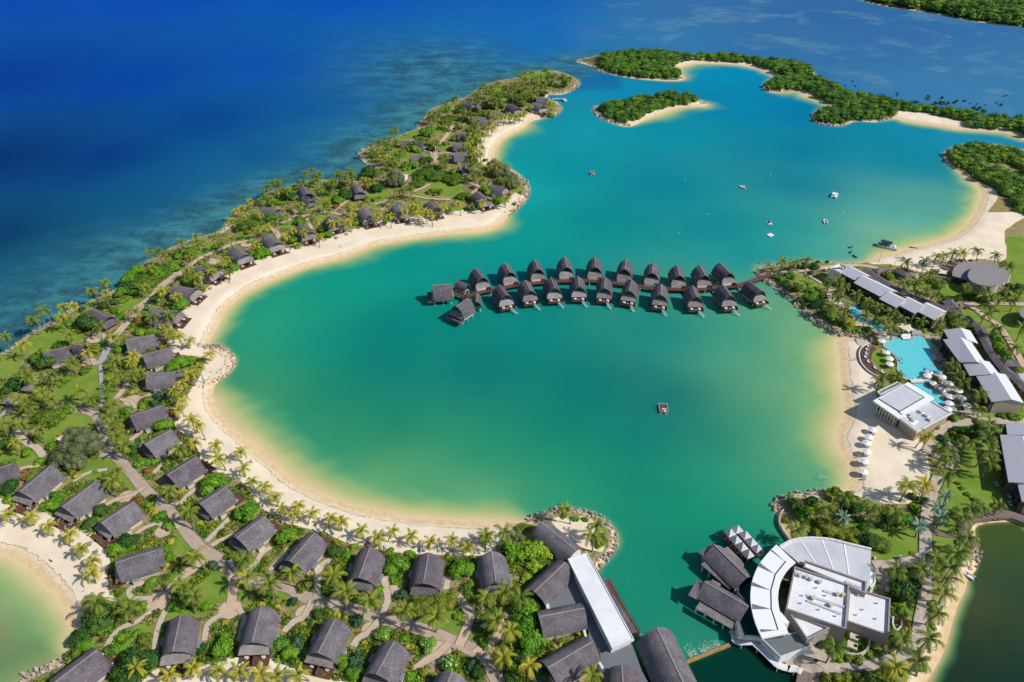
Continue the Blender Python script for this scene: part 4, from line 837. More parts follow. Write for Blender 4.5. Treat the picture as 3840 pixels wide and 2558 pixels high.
# ---- curved shingled walkway roof
def ridge_walk(pl,w,z,name,label,mat='thatch'):
    c=np.array(smoothline(pl,4)); d=np.gradient(c,axis=0); d/=np.linalg.norm(d,axis=1)[:,None]; n_=np.stack([-d[:,1],d[:,0]],1); n=len(c)
    root=thing(name,(c[0][0],c[0][1],1.2),label,'walkway'); mb=MB()
    A=[(*p,z-.9) for p in c+n_*w/2]; B=[(*p,z) for p in c]; C_=[(*p,z-.9) for p in c-n_*w/2]; D_=[(*p,z-1.1) for p in c]
    mb.add(A+B+C_+D_,[[i,n+i,n+i+1,i+1] for i in range(n-1)]+[[n+i,2*n+i,2*n+i+1,n+i+1] for i in range(n-1)]+[[3*n+i,i,i+1,3*n+i+1] for i in range(n-1)]+[[2*n+i,3*n+i,3*n+i+1,2*n+i+1] for i in range(n-1)],mat); wpart('roof',mb,root)
    for i in range(0,n,3):
        for s in (-1,1): mb=MB(); q=c[i]+n_[i]*s*w*.42; mb.tube((*q,1),(*q,z-.95),.14,.14,'wall_cream',6); wpart('post',mb,root)
        KEEPP.append([tuple(c[i]+np.array(o)) for o in ((-w/2,-w/2),(w/2,-w/2),(w/2,w/2),(-w/2,w/2))])
    LANDMARK.append((c[n//2][0],c[n//2][1],'the curved shingle walkway roof')); return root
ridge_walk(GP('S1',"810,225 1100,415 1400,590 1700,740 2000,840 2300,950",4.6)+GP('S3',"560,1060 720,1160 900,1290 1100,1400 1240,1500",4.6)+GP('S4',"1130,130 1210,290 1290,440 1400,590 1520,740 1680,870 1850,1020 2050,1180",4.6),5.2,4.8,'covered_walkway',"long curved walkway roof of dark shingles behind both hotel wings")
def hiproof(v,s,z,rise,label,name='pavilion',mat='thatch',cat='pavilion',short=None):
    p=pts3(v,s,z); q=np.array(p); c=q.mean(0); root=thing(name,(c[0],c[1],1.2),label,cat); mb=MB()
    # ridge along the longer axis
    e=[(q[(i+1)%4]+q[i])/2 for i in range(4)]; l01=np.linalg.norm(q[1]-q[0]); l12=np.linalg.norm(q[2]-q[1])
    if l01>l12: a,b=e[3],e[1]; sh=l12/2/l01
    else: a,b=e[0],e[2]; sh=l01/2/l12
    r1=a+(b-a)*min(sh,.46); r2=b-(b-a)*min(sh,.46); r1[2]+=rise; r2[2]+=rise
    V_=[tuple(x) for x in q]+[tuple(r1),tuple(r2)]+[(x[0],x[1],x[2]-.25) for x in q]
    if l01>l12: F_=[[0,1,5,4],[1,2,5],[2,3,4,5],[3,0,4]]
    else: F_=[[0,1,4],[1,2,5,4],[2,3,5],[3,0,4,5]]
    mb.add(V_,F_+[[0,6,7,1],[1,7,8,2],[2,8,9,3],[3,9,6,0],[9,8,7,6]],mat); wpart('roof',mb,root)
    mb=MB(); mb.prism(inset(xy(p),1.3),1.0,z-.2,'deck_grey'); wpart('wall',mb,root)
    for x in inset(xy(p),.5): mb=MB(); mb.tube((*x,1),(*x,z-.2),.12,.12,'deck',6); wpart('post',mb,root)
    keep(p)
    if short: LANDMARK.append((c[0],c[1],short))
    return root
hiproof('S1',"1300,262 1430,225 1665,350 1560,388",4.2,1.2,"small brown shingled pavilion on the sand behind the upper hotel wing",short='the beach watersports hut')
hiproof('S1',"950,240 1110,232 1240,245 1030,320",4.4,1.2,"grey shingled porch roof against the walkway near the stair tower")
hiproof('S3',"470,1000 685,935 860,1150 640,1100",4.6,1.5,"pointed shingled porch roof pointing from the walkway to the round hall")
hiproof('S4',"1400,560 1740,620 1790,715 1500,700",4.6,1.6,"long shingled pavilion beside the right end of the curved walkway")
hiproof('S4',"1740,835 1900,830 1950,1000 1830,985",4.0,.8,"white roofed kiosk beside the curved walkway at the right edge",'kiosk','roof_panel','kiosk')
hiproof('E',"148,910 175,868 252,868 245,918",3.6,1.6,"small square shingled gazebo on the left lawn",'gazebo','thatch_apron','gazebo','the square lawn gazebo')
hiproof('E',"5,1005 40,960 105,965 90,1015",3.6,1.6,"small square shingled gazebo near the left edge of the photo",'gazebo','thatch_apron','gazebo')
hiproof('S5',"1280,-900 1281,-899 1282,-899 1281,-901",3,1,"x") if False else None
# white flat service building
def flatbuilding(v,s,z,label,name,cat,roof='roof_panel',wall='wall_white',par=.4,short=None):
    p=pts3(v,s,z); c=np.mean(np.array(p),0); root=thing(name,(c[0],c[1],1.2),label,cat)
    mb=MB(); mb.prism(inset(xy(p),.25),1.0,z-.35,wall); wpart('wall',mb,root); mb=MB(); mb.prism(xy(p),z-.35,z,wall,top=roof); wpart('roof',mb,root)
    if par: mb=MB(); parapet(mb,xy(p),z-.1,z+par,.3,wall); wpart('parapet',mb,root)
    keep(p); 
    if short: LANDMARK.append((c[0],c[1],short))
    return root
flatbuilding('E',"420,1272 500,1222 592,1288 505,1335",3.8,"small building with a flat pale roof on the left lawn under a grey tree",'service_building','building',short='the flat pale-roofed building')
flatbuilding('J',"628,1090 650,1075 705,1082 680,1112",3.6,"tiny white flat-roofed building among trees on the far lawn",'service_building','building')
# ---- pool pavilion
pp=pts3('S5',"682,402 1200,127 1585,362 1055,660",9.6); c=np.mean(np.array(pp),0); pav=thing('pool_restaurant',(c[0],c[1],1.2),"big white flat-roofed pavilion between the beach and the pools",'restaurant')
LANDMARK.append((c[0],c[1],'the white beach pavilion'))
mb=MB(); mb.prism(inset(xy(pp),4.2),1.0,9.0,'stone_wall'); wpart('wall',mb,pav); mb=MB(); mb.prism(xy(pp),8.9,9.6,'wall_white',top='roof_panel'); wpart('roof',mb,pav)
mb=MB(); mb.prism(xy(pts3('S5',"765,378 1140,178 1435,352 1080,560",9.7)),9.55,9.72,'roof_fan'); wpart('roof_deck',mb,pav)
for s in ("758,375 768,370 1070,560 1060,566","1050,566 1430,348 1440,354 1062,572","1060,568 1115,605 1108,609 1052,572","1138,176 1145,172 1440,350 1432,354"):
    mb=MB(); mb.prism(xy(pts3('S5',s,9.75)),9.6,9.77,'black'); wpart('gutter',mb,pav)
pl=pts3('S5',"1055,660 1520,400 1835,592 1325,865",7.2); mb=MB(); mb.prism(xy(pl),6.6,7.2,'wall_white',top='roof_fan'); wpart('roof',mb,pav); mb=MB(); parapet(mb,xy(pl),7.15,7.7,.5,'wall_white'); wpart('parapet',mb,pav)
mb=MB(); mb.prism(inset(xy(pl),1.2),1.0,6.7,'stone_wall'); wpart('wall',mb,pav)
ps=pts3('S5',"740,272 1035,127 1105,168 790,318",8.2); mb=MB(); mb.prism(xy(ps),7.7,8.2,'wall_white',top='roof_grey'); wpart('roof',mb,pav); mb=MB(); parapet(mb,xy(ps),8.1,8.5,.4,'wall_white'); wpart('parapet',mb,pav)
a=np.array(P('S5',735,540,4.6)); b=np.array(P('S5',985,690,4.6))
for i in range(7):
    m=a+(b-a)*i/6; mb=MB(); mb.box((m[0],m[1],5.6),(.3,.3,6.4),'wall_white'); wpart('column',mb,pav)
mb=MB(); d=b-a; m=(a+b)/2; mb.box((m[0],m[1],2.8),(np.linalg.norm(d),.5,.9),'stone_wall',rz=math.atan2(d[1],d[0])); wpart('terrace_wall',mb,pav)
mb=MB(); m=m+np.array([2.0*-d[1],2.0*d[0],0])/np.linalg.norm(d)*-1; mb.box((m[0]+3,m[1]+4,4.8),(np.linalg.norm(d),.2,5.2),'dark_glass',rz=math.atan2(d[1],d[0])); wpart('window',mb,pav)
for x,y in ((1245,650),(1275,690),(1390,565),(1520,680),(1230,610),(1470,620)):
    m=P('S5',x,y,7.6); mb=MB(); mb.box((m[0],m[1],7.75),(2.2,1.4,1.1),'canvas_grey',rz=.6); wpart('air_conditioner',mb,pav)
for s in ("1190,620 1215,605 1360,715 1330,735","1340,545 1370,530 1580,670 1555,690","1110,628 1180,590 1330,735 1270,770"):
    mb=MB(); mb.prism(xy(pts3('S5',s,7.3)),7.22,7.34,'roof_panel'); wpart('roof_strip',mb,pav)
keep(pp); keep(pl)
# ---- round conference hall
def ell(v,cx,cy,rx,ry,z,n=44,a0=0,a1=360): return [P(v,cx+rx*math.cos(math.radians(a0+(a1-a0)*i/n)),cy+ry*math.sin(math.radians(a0+(a1-a0)*i/n)),z) for i in range(n if a1-a0==360 else n+1)]
e=ell('S3',1390,475,402,212,8.6); c=np.mean(np.array(e),0); hall=thing('round_hall',(c[0],c[1],1.2),"oval hall with a grey flat roof and a lower ring roof behind the beach",'hall'); LANDMARK.append((c[0],c[1],'the oval grey-roofed hall'))
lo=pts3('S3',"688,492 686,440 695,385 735,315 800,268 880,238 1000,214 1120,206 1250,208 1380,222 1480,240 1520,272 1560,330 1500,420 1250,560 1040,585",6.0)
mb=MB(); mb.prism(xy(e),7.9,8.6,'roof_oval_band',top='roof_oval'); wpart('roof',mb,hall); mb=MB(); mb.prism(inset(xy(e),2.0),1.0,7.95,'stone_wall'); wpart('wall',mb,hall)
mb=MB(); mb.prism(xy(lo),5.5,6.0,'roof_oval_band',top='roof_oval'); wpart('roof_ring',mb,hall); mb=MB(); mb.prism(inset(xy(lo),1.6),1.0,5.5,'dark_glass'); wpart('wall',mb,hall)
for i in range(6):
    a0=math.radians(196+i*17); s=[]
    A=(1150,420); p=[(A[0]+r*math.cos(a0+o)*1.0-0,A[1]+r*.52*math.sin(a0+o)) for r,o in ((455,-.045),(455,.045),(215,.05),(215,-.05))]
    mb=MB(); mb.prism([P('S3',x,y,6.0)[:2] for x,y in p],5.95,6.06,'roof_oval_band'); wpart('roof_band',mb,hall)
for x,y in ((1545,735),(1670,700),(1765,600),(1300,700)):
    m=P('S3',x,y,4.0); mb=MB(); mb.box((m[0],m[1],4.4),(.8,.5,6.6),'wall_white',rz=.3); wpart('pillar',mb,hall)
keep(e);keep(lo)
for i,s in enumerate(("690,210 800,270 740,300 570,250","890,195 930,235 1010,150 1080,205","450,310 700,400 690,420 440,330","310,490 660,540 655,560 305,510","290,360 440,405 435,425 285,380","560,260 730,320 725,340 555,280")):
    c4=pts3('S3',s,3.2); a=np.array(c4[0]);b=np.array(c4[1]); mb=MB(); d=b-a; mb.box(((a[0]+b[0])/2,(a[1]+b[1])/2,2.3),(np.linalg.norm(d[:2]),.4,2.4),'wall_cream',rz=math.atan2(d[1],d[0]))
    single('garden_wall',mb,f"low white fin wall, {ordn(i)} from the front, fanning left of the oval hall" if i>2 else f"low white terrace wall, {['topmost','second highest','third'][i]} beside the oval hall",'wall','white fin walls beside the oval hall')
e=ell('S3',2290,1210,285,150,7.6); c=np.mean(np.array(e),0); h2=thing('round_hall',(c[0],c[1],1.2),"second round grey-roofed hall cut by the right edge of the photo",'hall')
mb=MB(); mb.prism(xy(e),7.0,7.6,'roof_oval_band',top='roof_oval'); wpart('roof',mb,h2); mb=MB(); mb.prism(inset(xy(e),1.2),1.0,7.0,'dark_glass'); wpart('wall',mb,h2); keep(e)
# ---- pools
def pool(v,s,z,label,sm=4,rim='path_pale'):
    p=smoothline([P(v,*map(float,a.split(',')),z=z)[:2] for a in s.split()],sm,True); c=np.mean(np.array(p),0); root=thing('swimming_pool',(c[0],c[1],z),label,'pool')
    mb=MB(); mb.prism(p,z-.5,z,'pool_water'); wpart('water_surface',mb,root); q=np.array(p); 
    ins=c; n=len(q); nr=np.roll(q,-1,0)-np.roll(q,1,0); nr=np.stack([nr[:,1],-nr[:,0]],1); nr/=np.linalg.norm(nr,axis=1)[:,None]+1e-9
    ar=sum(q[i][0]*q[(i+1)%n][1]-q[(i+1)%n][0]*q[i][1] for i in range(n)); nr=nr if ar>0 else -nr
    o=q+nr*.55; mb=MB(); vs=[(*a,z+.1) for a in q]+[(*a,z+.1) for a in o]+[(*a,z-.9) for a in o]+[(*a,z-.3) for a in q]
    f=[[i,n+i,n+(i+1)%n,(i+1)%n] for i in range(n)]+[[n+i,2*n+i,2*n+(i+1)%n,n+(i+1)%n] for i in range(n)]+[[3*n+i,i,(i+1)%n,3*n+(i+1)%n] for i in range(n)]
    if ar<0: f=[a[::-1] for a in f]
    mb.add(vs,f,rim); wpart('coping',mb,root); KEEPP.append(p); LANDMARK.append((c[0],c[1],label.split(' ',1)[0] and {'m':'the main pool','n':'the narrow pool arm','w':'the winding kids pool'}[label[0]])); return root
pool('S2',"700,110 915,168 1030,172 1090,112 1235,104 1290,150 1380,170 1440,290 1385,350 1400,400 1480,440 1520,510 1455,560 1460,620 1560,690 1620,780 1480,795 1300,880 1010,890 940,870 820,720 830,620 790,500 700,380 565,285 600,215 720,195",1.62,"main turquoise swimming pool beside the grass crescent",2)
pool('S2',"1120,965 1290,968 1400,1070 1530,1115 1600,1200 1685,1320 1640,1395 1500,1330 1300,1180 1150,1080",1.62,"narrow turquoise pool arm between the white pavilion and the parasols",2)
pool('S1',"520,960 620,912 730,955 750,1010 700,1065 770,1130 930,1160 1020,1225 1140,1300 1210,1375 1100,1375 930,1310 905,1250 780,1225 640,1160 560,1080",1.62,"winding light-blue kids pool under the palms below the upper hotel wing",3)
# footbridge
c4=pts3('S2',"1040,885 1420,880 1430,945 1070,955",2.4); rt=thing('footbridge',tuple(c4[0][:2])+(1.6,),"short white footbridge crossing between the two pool basins",'bridge'); mb=MB(); slab(mb,c4,'wall_white',.35); wpart('deck',mb,rt)
for i,j in ((0,1),(3,2)):
    mb=MB(); mb.tube((*c4[i][:2],3.3),(*c4[j][:2],3.3),.05,.05,'wall_white',5); 
    for k in range(7): q=np.array(c4[i])*(1-k/6)+np.array(c4[j])*k/6; mb.tube((q[0],q[1],2.3),(q[0],q[1],3.3),.04,.04,'wall_white',5)
    wpart('railing',mb,rt)
# crescent deck and its white steps, bridge walkway, sails
dk=[P('S2',*map(float,a.split(',')),z=2.0)[:2] for a in "245,262 175,320 140,400 145,500 175,590 260,690 370,775 480,825 590,840 600,790 480,740 370,640 330,520 350,400 430,320 350,270".split()]
mb=MB(); mb.prism(dk,1.0,1.95,'deck'); o=single('crescent_deck',mb,"dark brown crescent deck with round daybeds between the beach and the grass",'deck'); KEEPP.append(dk); LANDMARK.append((*np.mean(np.array(dk),0),'the crescent deck'))
out=[P('S2',*map(float,a.split(',')),z=1.6)[:2] for a in "300,235 225,262 152,325 120,400 124,500 155,590 240,695 350,780 470,835".split()]
for k in range(2): 
    q=np.array(smoothline(out,4)); mb=MB(); d=np.gradient(q,axis=0); d/=np.linalg.norm(d,axis=1)[:,None]; nn=np.stack([-d[:,1],d[:,0]],1); 
    a=q+nn*(.1-.85*k); b=q+nn*(-.5-.85*k); n=len(q); z=1.75-.3*k
    mb.add([(*p,z) for p in a]+[(*p,z) for p in b]+[(*p,z-.5) for p in a]+[(*p,z-.5) for p in b],[[i,n+i,n+i+1,i+1] for i in range(n-1)]+[[i+1,i,2*n+i,2*n+i+1][::-1] for i in range(n-1)]+[[n+i,3*n+i,3*n+i+1,n+i+1] for i in range(n-1)],'metal_dark' if k else 'wall_white')
    single('step',mb,["white curved top step rimming the crescent deck","dark curved lower step rimming the crescent deck"][k],'step')
def sail(v,s,z,label,name='shade_sail'):
    p=pts3(v,s,z); c=np.mean(np.array(p),0); rt=thing(name,(c[0],c[1],1.5),label,'sail'); mb=MB(); n=len(p); k=8
    rim=[]
    for i in range(n):
        a=np.array(p[i]); b=np.array(p[(i+1)%n])
        for j in range(k): t=j/k; q=a+(b-a)*t; q=q+(c-q)*.22*math.sin(math.pi*t); q[2]=a[2]*(1-t)+b[2]*t-.15*math.sin(math.pi*t); rim.append(tuple(q))
    m=len(rim); mb.add(rim+[(c[0],c[1],z-.1)]+[(x,y,w_-.04) for x,y,w_ in rim]+[(c[0],c[1],z-.14)],[[i,(i+1)%m,m] for i in range(m)]+[[m+1+(i+1)%m,m+1+i,2*m+1] for i in range(m)],'sail'); wpart('canvas',mb,rt,True)
    for q in p: mb=MB(); mb.tube((q[0],q[1],1),(q[0],q[1],z+.15),.1,.08,'wall_white',6); wpart('post',mb,rt)
sail('S1',"1385,1290 1480,1235 1640,1255 1735,1360 1610,1405 1470,1330",5.2,"cream shade sail over the swim-up bar at the top of the main pool")
sail('S1',"185,820 450,825 440,885 215,905",4.2,"cream shade sail left of the winding kids pool")
sail('S3',"440,345 620,395 600,475 405,440",3.6,"cream shade sail among the white walls left of the oval hall")
b=pts3('S2',"840,60 1060,60 1040,150 920,160",2.2); mb=MB(); mb.prism(xy(b),1.2,2.3,'parapet',top='roof_panel'); single('pool_bar',mb,"grey counter of the swim-up bar under the cream sail",'bar')
b=pts3('S2',"640,20 850,40 850,75 660,70",2.3); mb=MB(); mb.prism(xy(b),1.2,2.3,'deck_grey'); single('bar_terrace',mb,"raised walkway left of the swim-up bar",'terrace')
b=pts3('S2',"1080,-10 1260,-10 1280,70 1080,75",2.0); mb=MB(); mb.prism(xy(b),1.2,2.0,'path_grey'); single('bar_terrace',mb,"pale stepped terrace right of the swim-up bar",'terrace')
b=pts3('S2',"290,120 480,10 560,40 400,110 320,190",2.3); mb=MB(); mb.prism(xy(b),1.2,2.3,'deck_grey'); single('bar_terrace',mb,"small timber footbridge above the rocks left of the main pool",'footbridge')
# ---- boat-shaped restaurant complex (lower right)
cr=thing('lagoon_restaurant',(*P('D',560,850,1)[:2],1.0),"large white restaurant with a fanned curved roof over the water",'restaurant'); LANDMARK.append((*P('D',560,850,1)[:2],'the big white restaurant'))
outer="230,500 195,535 160,572 122,618 90,665 66,715 48,765 36,820 30,875 30,935 38,995 50,1050 66,1105 90,1165 120,1230"; inner="325,1188 295,1120 265,1045 250,985 243,920 247,860 262,795 285,745 315,700 345,668 380,640"
p=pts3('D',outer+' '+inner,9.0); mb=MB(); mb.prism(xy(p),8.3,9.0,'wall_white',top='roof_panel'); wpart('curved_roof',mb,cr); keep(p)
q=pts3('D',"260,560 160,640 95,760 85,900 110,1050 160,1180 300,1160 240,985 240,860 300,700",9); mb=MB(); mb.prism(xy(q),.9,8.35,'dark_glass'); wpart('wall',mb,cr)
for s in ("176,540 200,543 300,634","102,640 84,668 218,730","46,790 40,820 187,856","43,960 44,1002 190,1000","102,1157 112,1180 242,1162"):
    mb=MB(); mb.prism(xy(pts3('D',s,9.1)),8.95,9.06,'roof_grey'); wpart('skylight',mb,cr)
sm=[P('D',x,y,9.05)[:2] for x,y in ((303,630),(222,732),(188,856),(191,1000),(243,1162))]
mb=MB()
for a,b in zip(sm,sm[1:]): d=np.array(b)-a; mb.box(((a[0]+b[0])/2,(a[1]+b[1])/2,9.02),(np.linalg.norm(d),.35,.12),'black',rz=math.atan2(d[1],d[0]))
wpart('gutter',mb,cr)
fan=pts3('D',"258,520 300,492 350,470 400,457 480,450 560,452 640,462 720,477 800,500 880,518 966,540 962,640 958,800 930,860 780,800 600,700 440,660 400,640 345,590",7.4)
mb=MB(); mb.prism(xy(fan),6.9,7.4,'wall_white',top='roof_fan'); wpart('fan_roof',mb,cr); mb=MB(); mb.prism(inset(xy(fan),1.5),1.0,6.9,'stone_wall'); wpart('wall',mb,cr); keep(fan)
rim=smoothline([P('D',*map(float,a.split(',')),z=7.8)[:2] for a in "258,520 350,470 480,450 640,460 800,498 966,538".split()],3)
mb=MB()
for a,b in zip(rim,rim[1:]): d=np.array(b)-a; mb.box(((a[0]+b[0])/2,(a[1]+b[1])/2,7.7),(np.linalg.norm(d)+.1,.8,.9),'wall_white',rz=math.atan2(d[1],d[0]))
wpart('parapet',mb,cr)
for k,(x0,y0,x1,y1) in enumerate(((430,480,530,640),(585,465,675,700),(755,485,795,740))):
    a=P('D',x0,y0,7.5)[:2]; b=P('D',x1,y1,7.5)[:2]; d=np.array(b)-a; mb=MB(); mb.box(((a[0]+b[0])/2,(a[1]+b[1])/2,7.45),(np.linalg.norm(d),.5,.16),'roof_panel',rz=math.atan2(d[1],d[0])); wpart('roof_rib',mb,cr)
def block(s,z,name,wall='parapet',top='roof_white',z0=1.0,par=.9,pw=.5):
    p=pts3('D',s,z); mb=MB(); mb.prism(xy(p),z0,z,wall,top=top); wpart(name,mb,cr)
    if par: mb=MB(); parapet(mb,xy(p),z-.1,z+par,pw,wall); wpart('parapet',mb,cr)
    keep(p); return p
block("950,695 1002,700 1000,800 965,842 935,800",6.0,'annex','wall_white','roof_panel',par=.4)
block("790,850 925,875 1112,932 1100,1220 770,1105",6.4,'east_block')
block("445,632 928,800 920,892 440,690",7.9,'middle_block')
block("318,1030 645,1160 465,1250",6.8,'wedge_block')
block("368,682 792,822 768,1170 300,1012",8.6,'main_block')
block("118,1236 330,1192 400,1180 465,1250 505,1272 505,1290 262,1376",4.8,'lower_wing','wall_white','roof_grey',par=.18,pw=.3)
block("262,1020 332,1104 298,1116 270,1070",8.4,'link_roof','wall_white','roof_panel',par=0)
for x,y in ((382,722),(414,738),(465,752),(500,768),(570,790),(515,915),(652,972),(705,885),(745,890)):
    m=P('D',x,y,9.2); mb=MB(); mb.box((m[0],m[1],9.2),(1.3,1.1,1.3),'canvas_grey' if y<800 else 'wall_cream',rz=.4); wpart('air_conditioner',mb,cr)
for x,y in ((560,1010),(610,900),(690,1060),(430,900),(420,960),(540,840),(860,900),(900,1010),(1000,1080),(850,1050),(1010,960)):
    m=P('D',x,y,8.7 if x<780 else 6.5); mb=MB(); mb.tube((m[0],m[1],m[2]),(m[0],m[1],m[2]+.7),.28,.28,'canvas_grey',8); wpart('roof_vent',mb,cr)
for s in ("470,885 760,975 755,990 465,900","470,925 740,1030 735,1045 465,940","600,850 740,890 735,905 595,865","770,780 890,825 885,840 765,795"):
    zz=9.0 if s!="770,780 890,825 885,840 765,795" else 8.3
    mb=MB(); mb.prism(xy(pts3('D',s,zz)),zz-.25,zz,'canvas_grey'); wpart('duct',mb,cr)
for s in ("805,1180 870,1205 865,1245 800,1222","785,1238 862,1272 858,1320 780,1290"):
    p=pts3('D',s,3.4); mb=MB(); mb.prism(xy(p),1.2,3.4,'wall_cream'); 
    c=np.mean(np.array(p),0)
    mb.prism(ring(c[0]+.9,c[1]-.3,.6,12),3.4,3.5,'black'); wpart('chiller',mb,cr)
w8=smoothline([P('D',*map(float,a.split(',')),z=3.2)[:2] for a in "955,1235 950,1280 915,1330 860,1350 800,1345 760,1330".split()],3); mb=MB()
for a,b in zip(w8,w8[1:]): d=np.array(b)-a; mb.box(((a[0]+b[0])/2,(a[1]+b[1])/2,2.2),(np.linalg.norm(d)+.1,.6,2.2),'wall_cream',rz=math.atan2(d[1],d[0]))
single('courtyard_wall',mb,"curved pale stone wall round the service yard below the big restaurant",'wall')
w8=smoothline([P('D',*map(float,a.split(',')),z=2.6)[:2] for a in "1140,1060 1135,1110 1160,1160 1200,1130 1205,1090".split()],3); mb=MB()
for a,b in zip(w8,w8[1:]): d=np.array(b)-a; mb.box(((a[0]+b[0])/2,(a[1]+b[1])/2,1.9),(np.linalg.norm(d)+.1,.45,1.5),'wall_white',rz=math.atan2(d[1],d[0]))
single('courtyard_wall',mb,"small white looped garden wall right of the big restaurant",'wall')
# curved white sea wall walkway
rt=thing('sea_wall_walkway',(*P('S8',760,900,1)[:2],0),"curved white-walled walkway around the waterside of the big restaurant",'walkway')
jetty([P('S8',*map(float,a.split(',')),z=2.0)[:2] for a in "755,800 765,880 790,960 900,968 1035,972 1110,1030 1200,1110 1320,1230 1420,1320 1560,1360".split()]+[P('D',*map(float,a.split(',')),z=2.0)[:2] for a in "330,1462 380,1462 430,1490".split()],2.4,2.0,'walkway_deck','wall_white',rt,False,3)
rt=thing('lake_bridge',(*P('D',440,1500,1)[:2],0),"brown plank bridge leaving the bottom edge beside the restaurant terrace",'bridge'); jetty([P('D',460,1480,2)[:2],P('D',445,1560,2)[:2],P('D',425,1660,2)[:2]],4.5,1.7,'deck','deck_grey',rt,True,2)
for v,s,lab in (('S8',"775,200 825,140 820,245 905,340 880,385","narrow white link wall between the two shingled water pavilions"),('S8',"790,690 830,870 1110,890 1180,925","white-edged link roof below the lower shingled water pavilion")):
    w8=[P(v,*map(float,a.split(',')),z=5)[:2] for a in s.split()][:]; mb=MB()
    for a,b in zip(w8,w8[1:]): d=np.array(b)-a; mb.box(((a[0]+b[0])/2,(a[1]+b[1])/2,4.0),(np.linalg.norm(d)+.2,.6,1.8),'wall_white',rz=math.atan2(d[1],d[0]))
    single('link_wall',mb,lab,'wall')
mb=MB(); slab(mb,pts3('S8',"790,665 860,680 925,880 825,885",5.2),'roof_grey',.4); single('link_roof',mb,"small grey wedge roof at the end of the lower shingled water pavilion",'roof')
# terrace in front
def barrel(label,name,v,ax,ay,bx,by,w,r,ze,over=0,z0=1.0,hip=None,mat='thatch',k=.3,group=None,cat='building',short=None,wall='wall_cream',extra=()):
    zr=ze+r; a=np.array(P(v,ax,ay,zr)[:2]); b=np.array(P(v,bx,by,zr)[:2]); c=(a+b)/2; d=b-a; L=np.linalg.norm(d); ang=math.atan2(-d[0],d[1])
    rt=thing(name,(c[0],c[1],z0),label,cat,group,ang); zo=ze-z0
    m=MB(); roof_shell(m,w,r,-L/2,L/2,zo,mat,pw=3.0,k=k,prow=.3); rf_=link('roof',mesh('roof',m),rt)
    m=MB(); m.box((0,0,zo+r+.03),(.4,L+.3,.16),'ridge'); link('ridge_cap',mesh('ridge_cap',m),rf_)
    for y in (-L/2+.6,L/2-.8): m=MB(); gable(m,w,r,y,zo,zo-.3,'dark_glass' if wall!='wall_white' else 'wall_white',pw=3.0,k=k); link('gable',mesh('gable',m),rt)
    m=MB(); m.prism([(-w*.43,-L/2+1),(w*.43,-L/2+1),(w*.43,L/2-1),(-w*.43,L/2-1)],0.0,zo+.2,wall); link('wall',mesh('wall',m),rt)
    for nm,m in extra: link(nm,mesh(nm,m),rt)
    q=[(c[0]+x*math.cos(ang)-y*math.sin(ang),c[1]+x*math.sin(ang)+y*math.cos(ang)) for x,y in ((-w/2,-L/2),(w/2,-L/2),(w/2,L/2),(-w/2,L/2))]; KEEPP.append(q)
    if short: LANDMARK.append((c[0],c[1],short))
    return rt,c,ang,L
GR='vaulted shingled halls of the lagoon-side spa complex'
barrel("vaulted shingled hall nearest the rock point, white gable end",'vaulted_hall','C',745,545,475,330,9,3.4,4.6,cat='hall',group=GR,short='the rock-point vaulted hall',wall='wall_white')
barrel("vaulted shingled hall pointing at the upper part of the long white roof",'vaulted_hall','C',425,865,660,642,11,4.2,4.2,cat='hall',group=GR,short='the upper vaulted hall')
barrel("vaulted shingled hall lying level left of the long white roof's middle",'vaulted_hall','C',462,1062,805,996,10.5,4.2,4.2,cat='hall',group=GR,short='the level vaulted hall')
barrel("vaulted shingled hall cut by the bottom edge below the yellow palms",'vaulted_hall','C',530,1455,868,1258,11.5,4.4,4.2,cat='hall',group=GR,short='the lower vaulted hall')
barrel("small vaulted shingled roof end on the grey flat roof at the bottom edge",'vaulted_hall','C',1120,1720,1100,1442,11,4.0,5.0,cat='hall',group=GR)
barrel("tallest vaulted shingled hall beside the water at the bottom edge",'vaulted_hall','C',1680,1790,1375,1148,13.5,6.5,4.6,cat='hall',group=GR,short='the tall waterside vaulted hall')
p=pts3('C',"690,700 640,790 520,950 548,1032 820,1010 850,1180 840,1255 930,1310 940,1440 990,1520 1010,1620 1330,1620 1255,1480 1180,1270 1030,1320 880,1000",4.6); gb=thing('spa_building',(p[0][0],p[0][1],1.0),"grey flat-roofed spa building with one long white roof strip",'building'); LANDMARK.append((*np.mean(np.array(p),0)[:2],'the long white spa roof'))
mb=MB(); mb.prism(xy(p),1.0,4.6,'wall_white',top='roof_grey'); wpart('flat_roof',mb,gb); keep(p)
p=pts3('C',"680,615 832,566 1196,1240 1028,1316",8.2); mb=MB(); mb.prism(xy(p),7.5,8.2,'wall_white',top='roof_white'); wpart('white_roof',mb,gb); mb=MB(); parapet(mb,xy(p),8.1,8.45,.35,'wall_white'); wpart('parapet',mb,gb); mb=MB(); mb.prism(inset(xy(p),1.2),1.0,7.5,'wall_white'); wpart('wall',mb,gb); keep(p)
mb=MB(); slab(mb,pts3('C',"850,610 892,660 1235,1200 1195,1215",4.4),'thatch',.5); wpart('shingle_verge',mb,gb)
rt=thing('waterside_deck',(*P('C',980,780,1)[:2],0),"narrow brown deck with railings along the water side of the spa",'deck')
jetty([P('C',*map(float,a.split(',')),z=2.2)[:2] for a in "975,775 1040,900 1100,1010 1160,1110 1215,1200".split()],3.2,2.2,'deck','deck',rt,True,2)
for x,y,z,s in ((530,940,5.2,"500,935 525,932 552,1032 530,1036"),(0,0,5.2,"800,1165 818,1160 835,1250 822,1255"),(0,0,5.2,"915,1415 935,1410 975,1480 962,1495")):
    mb=MB(); mb.prism(xy(pts3('C',s,5.2)),1.0,5.2,'wall_white'); wpart('white_end_wall',mb,gb)
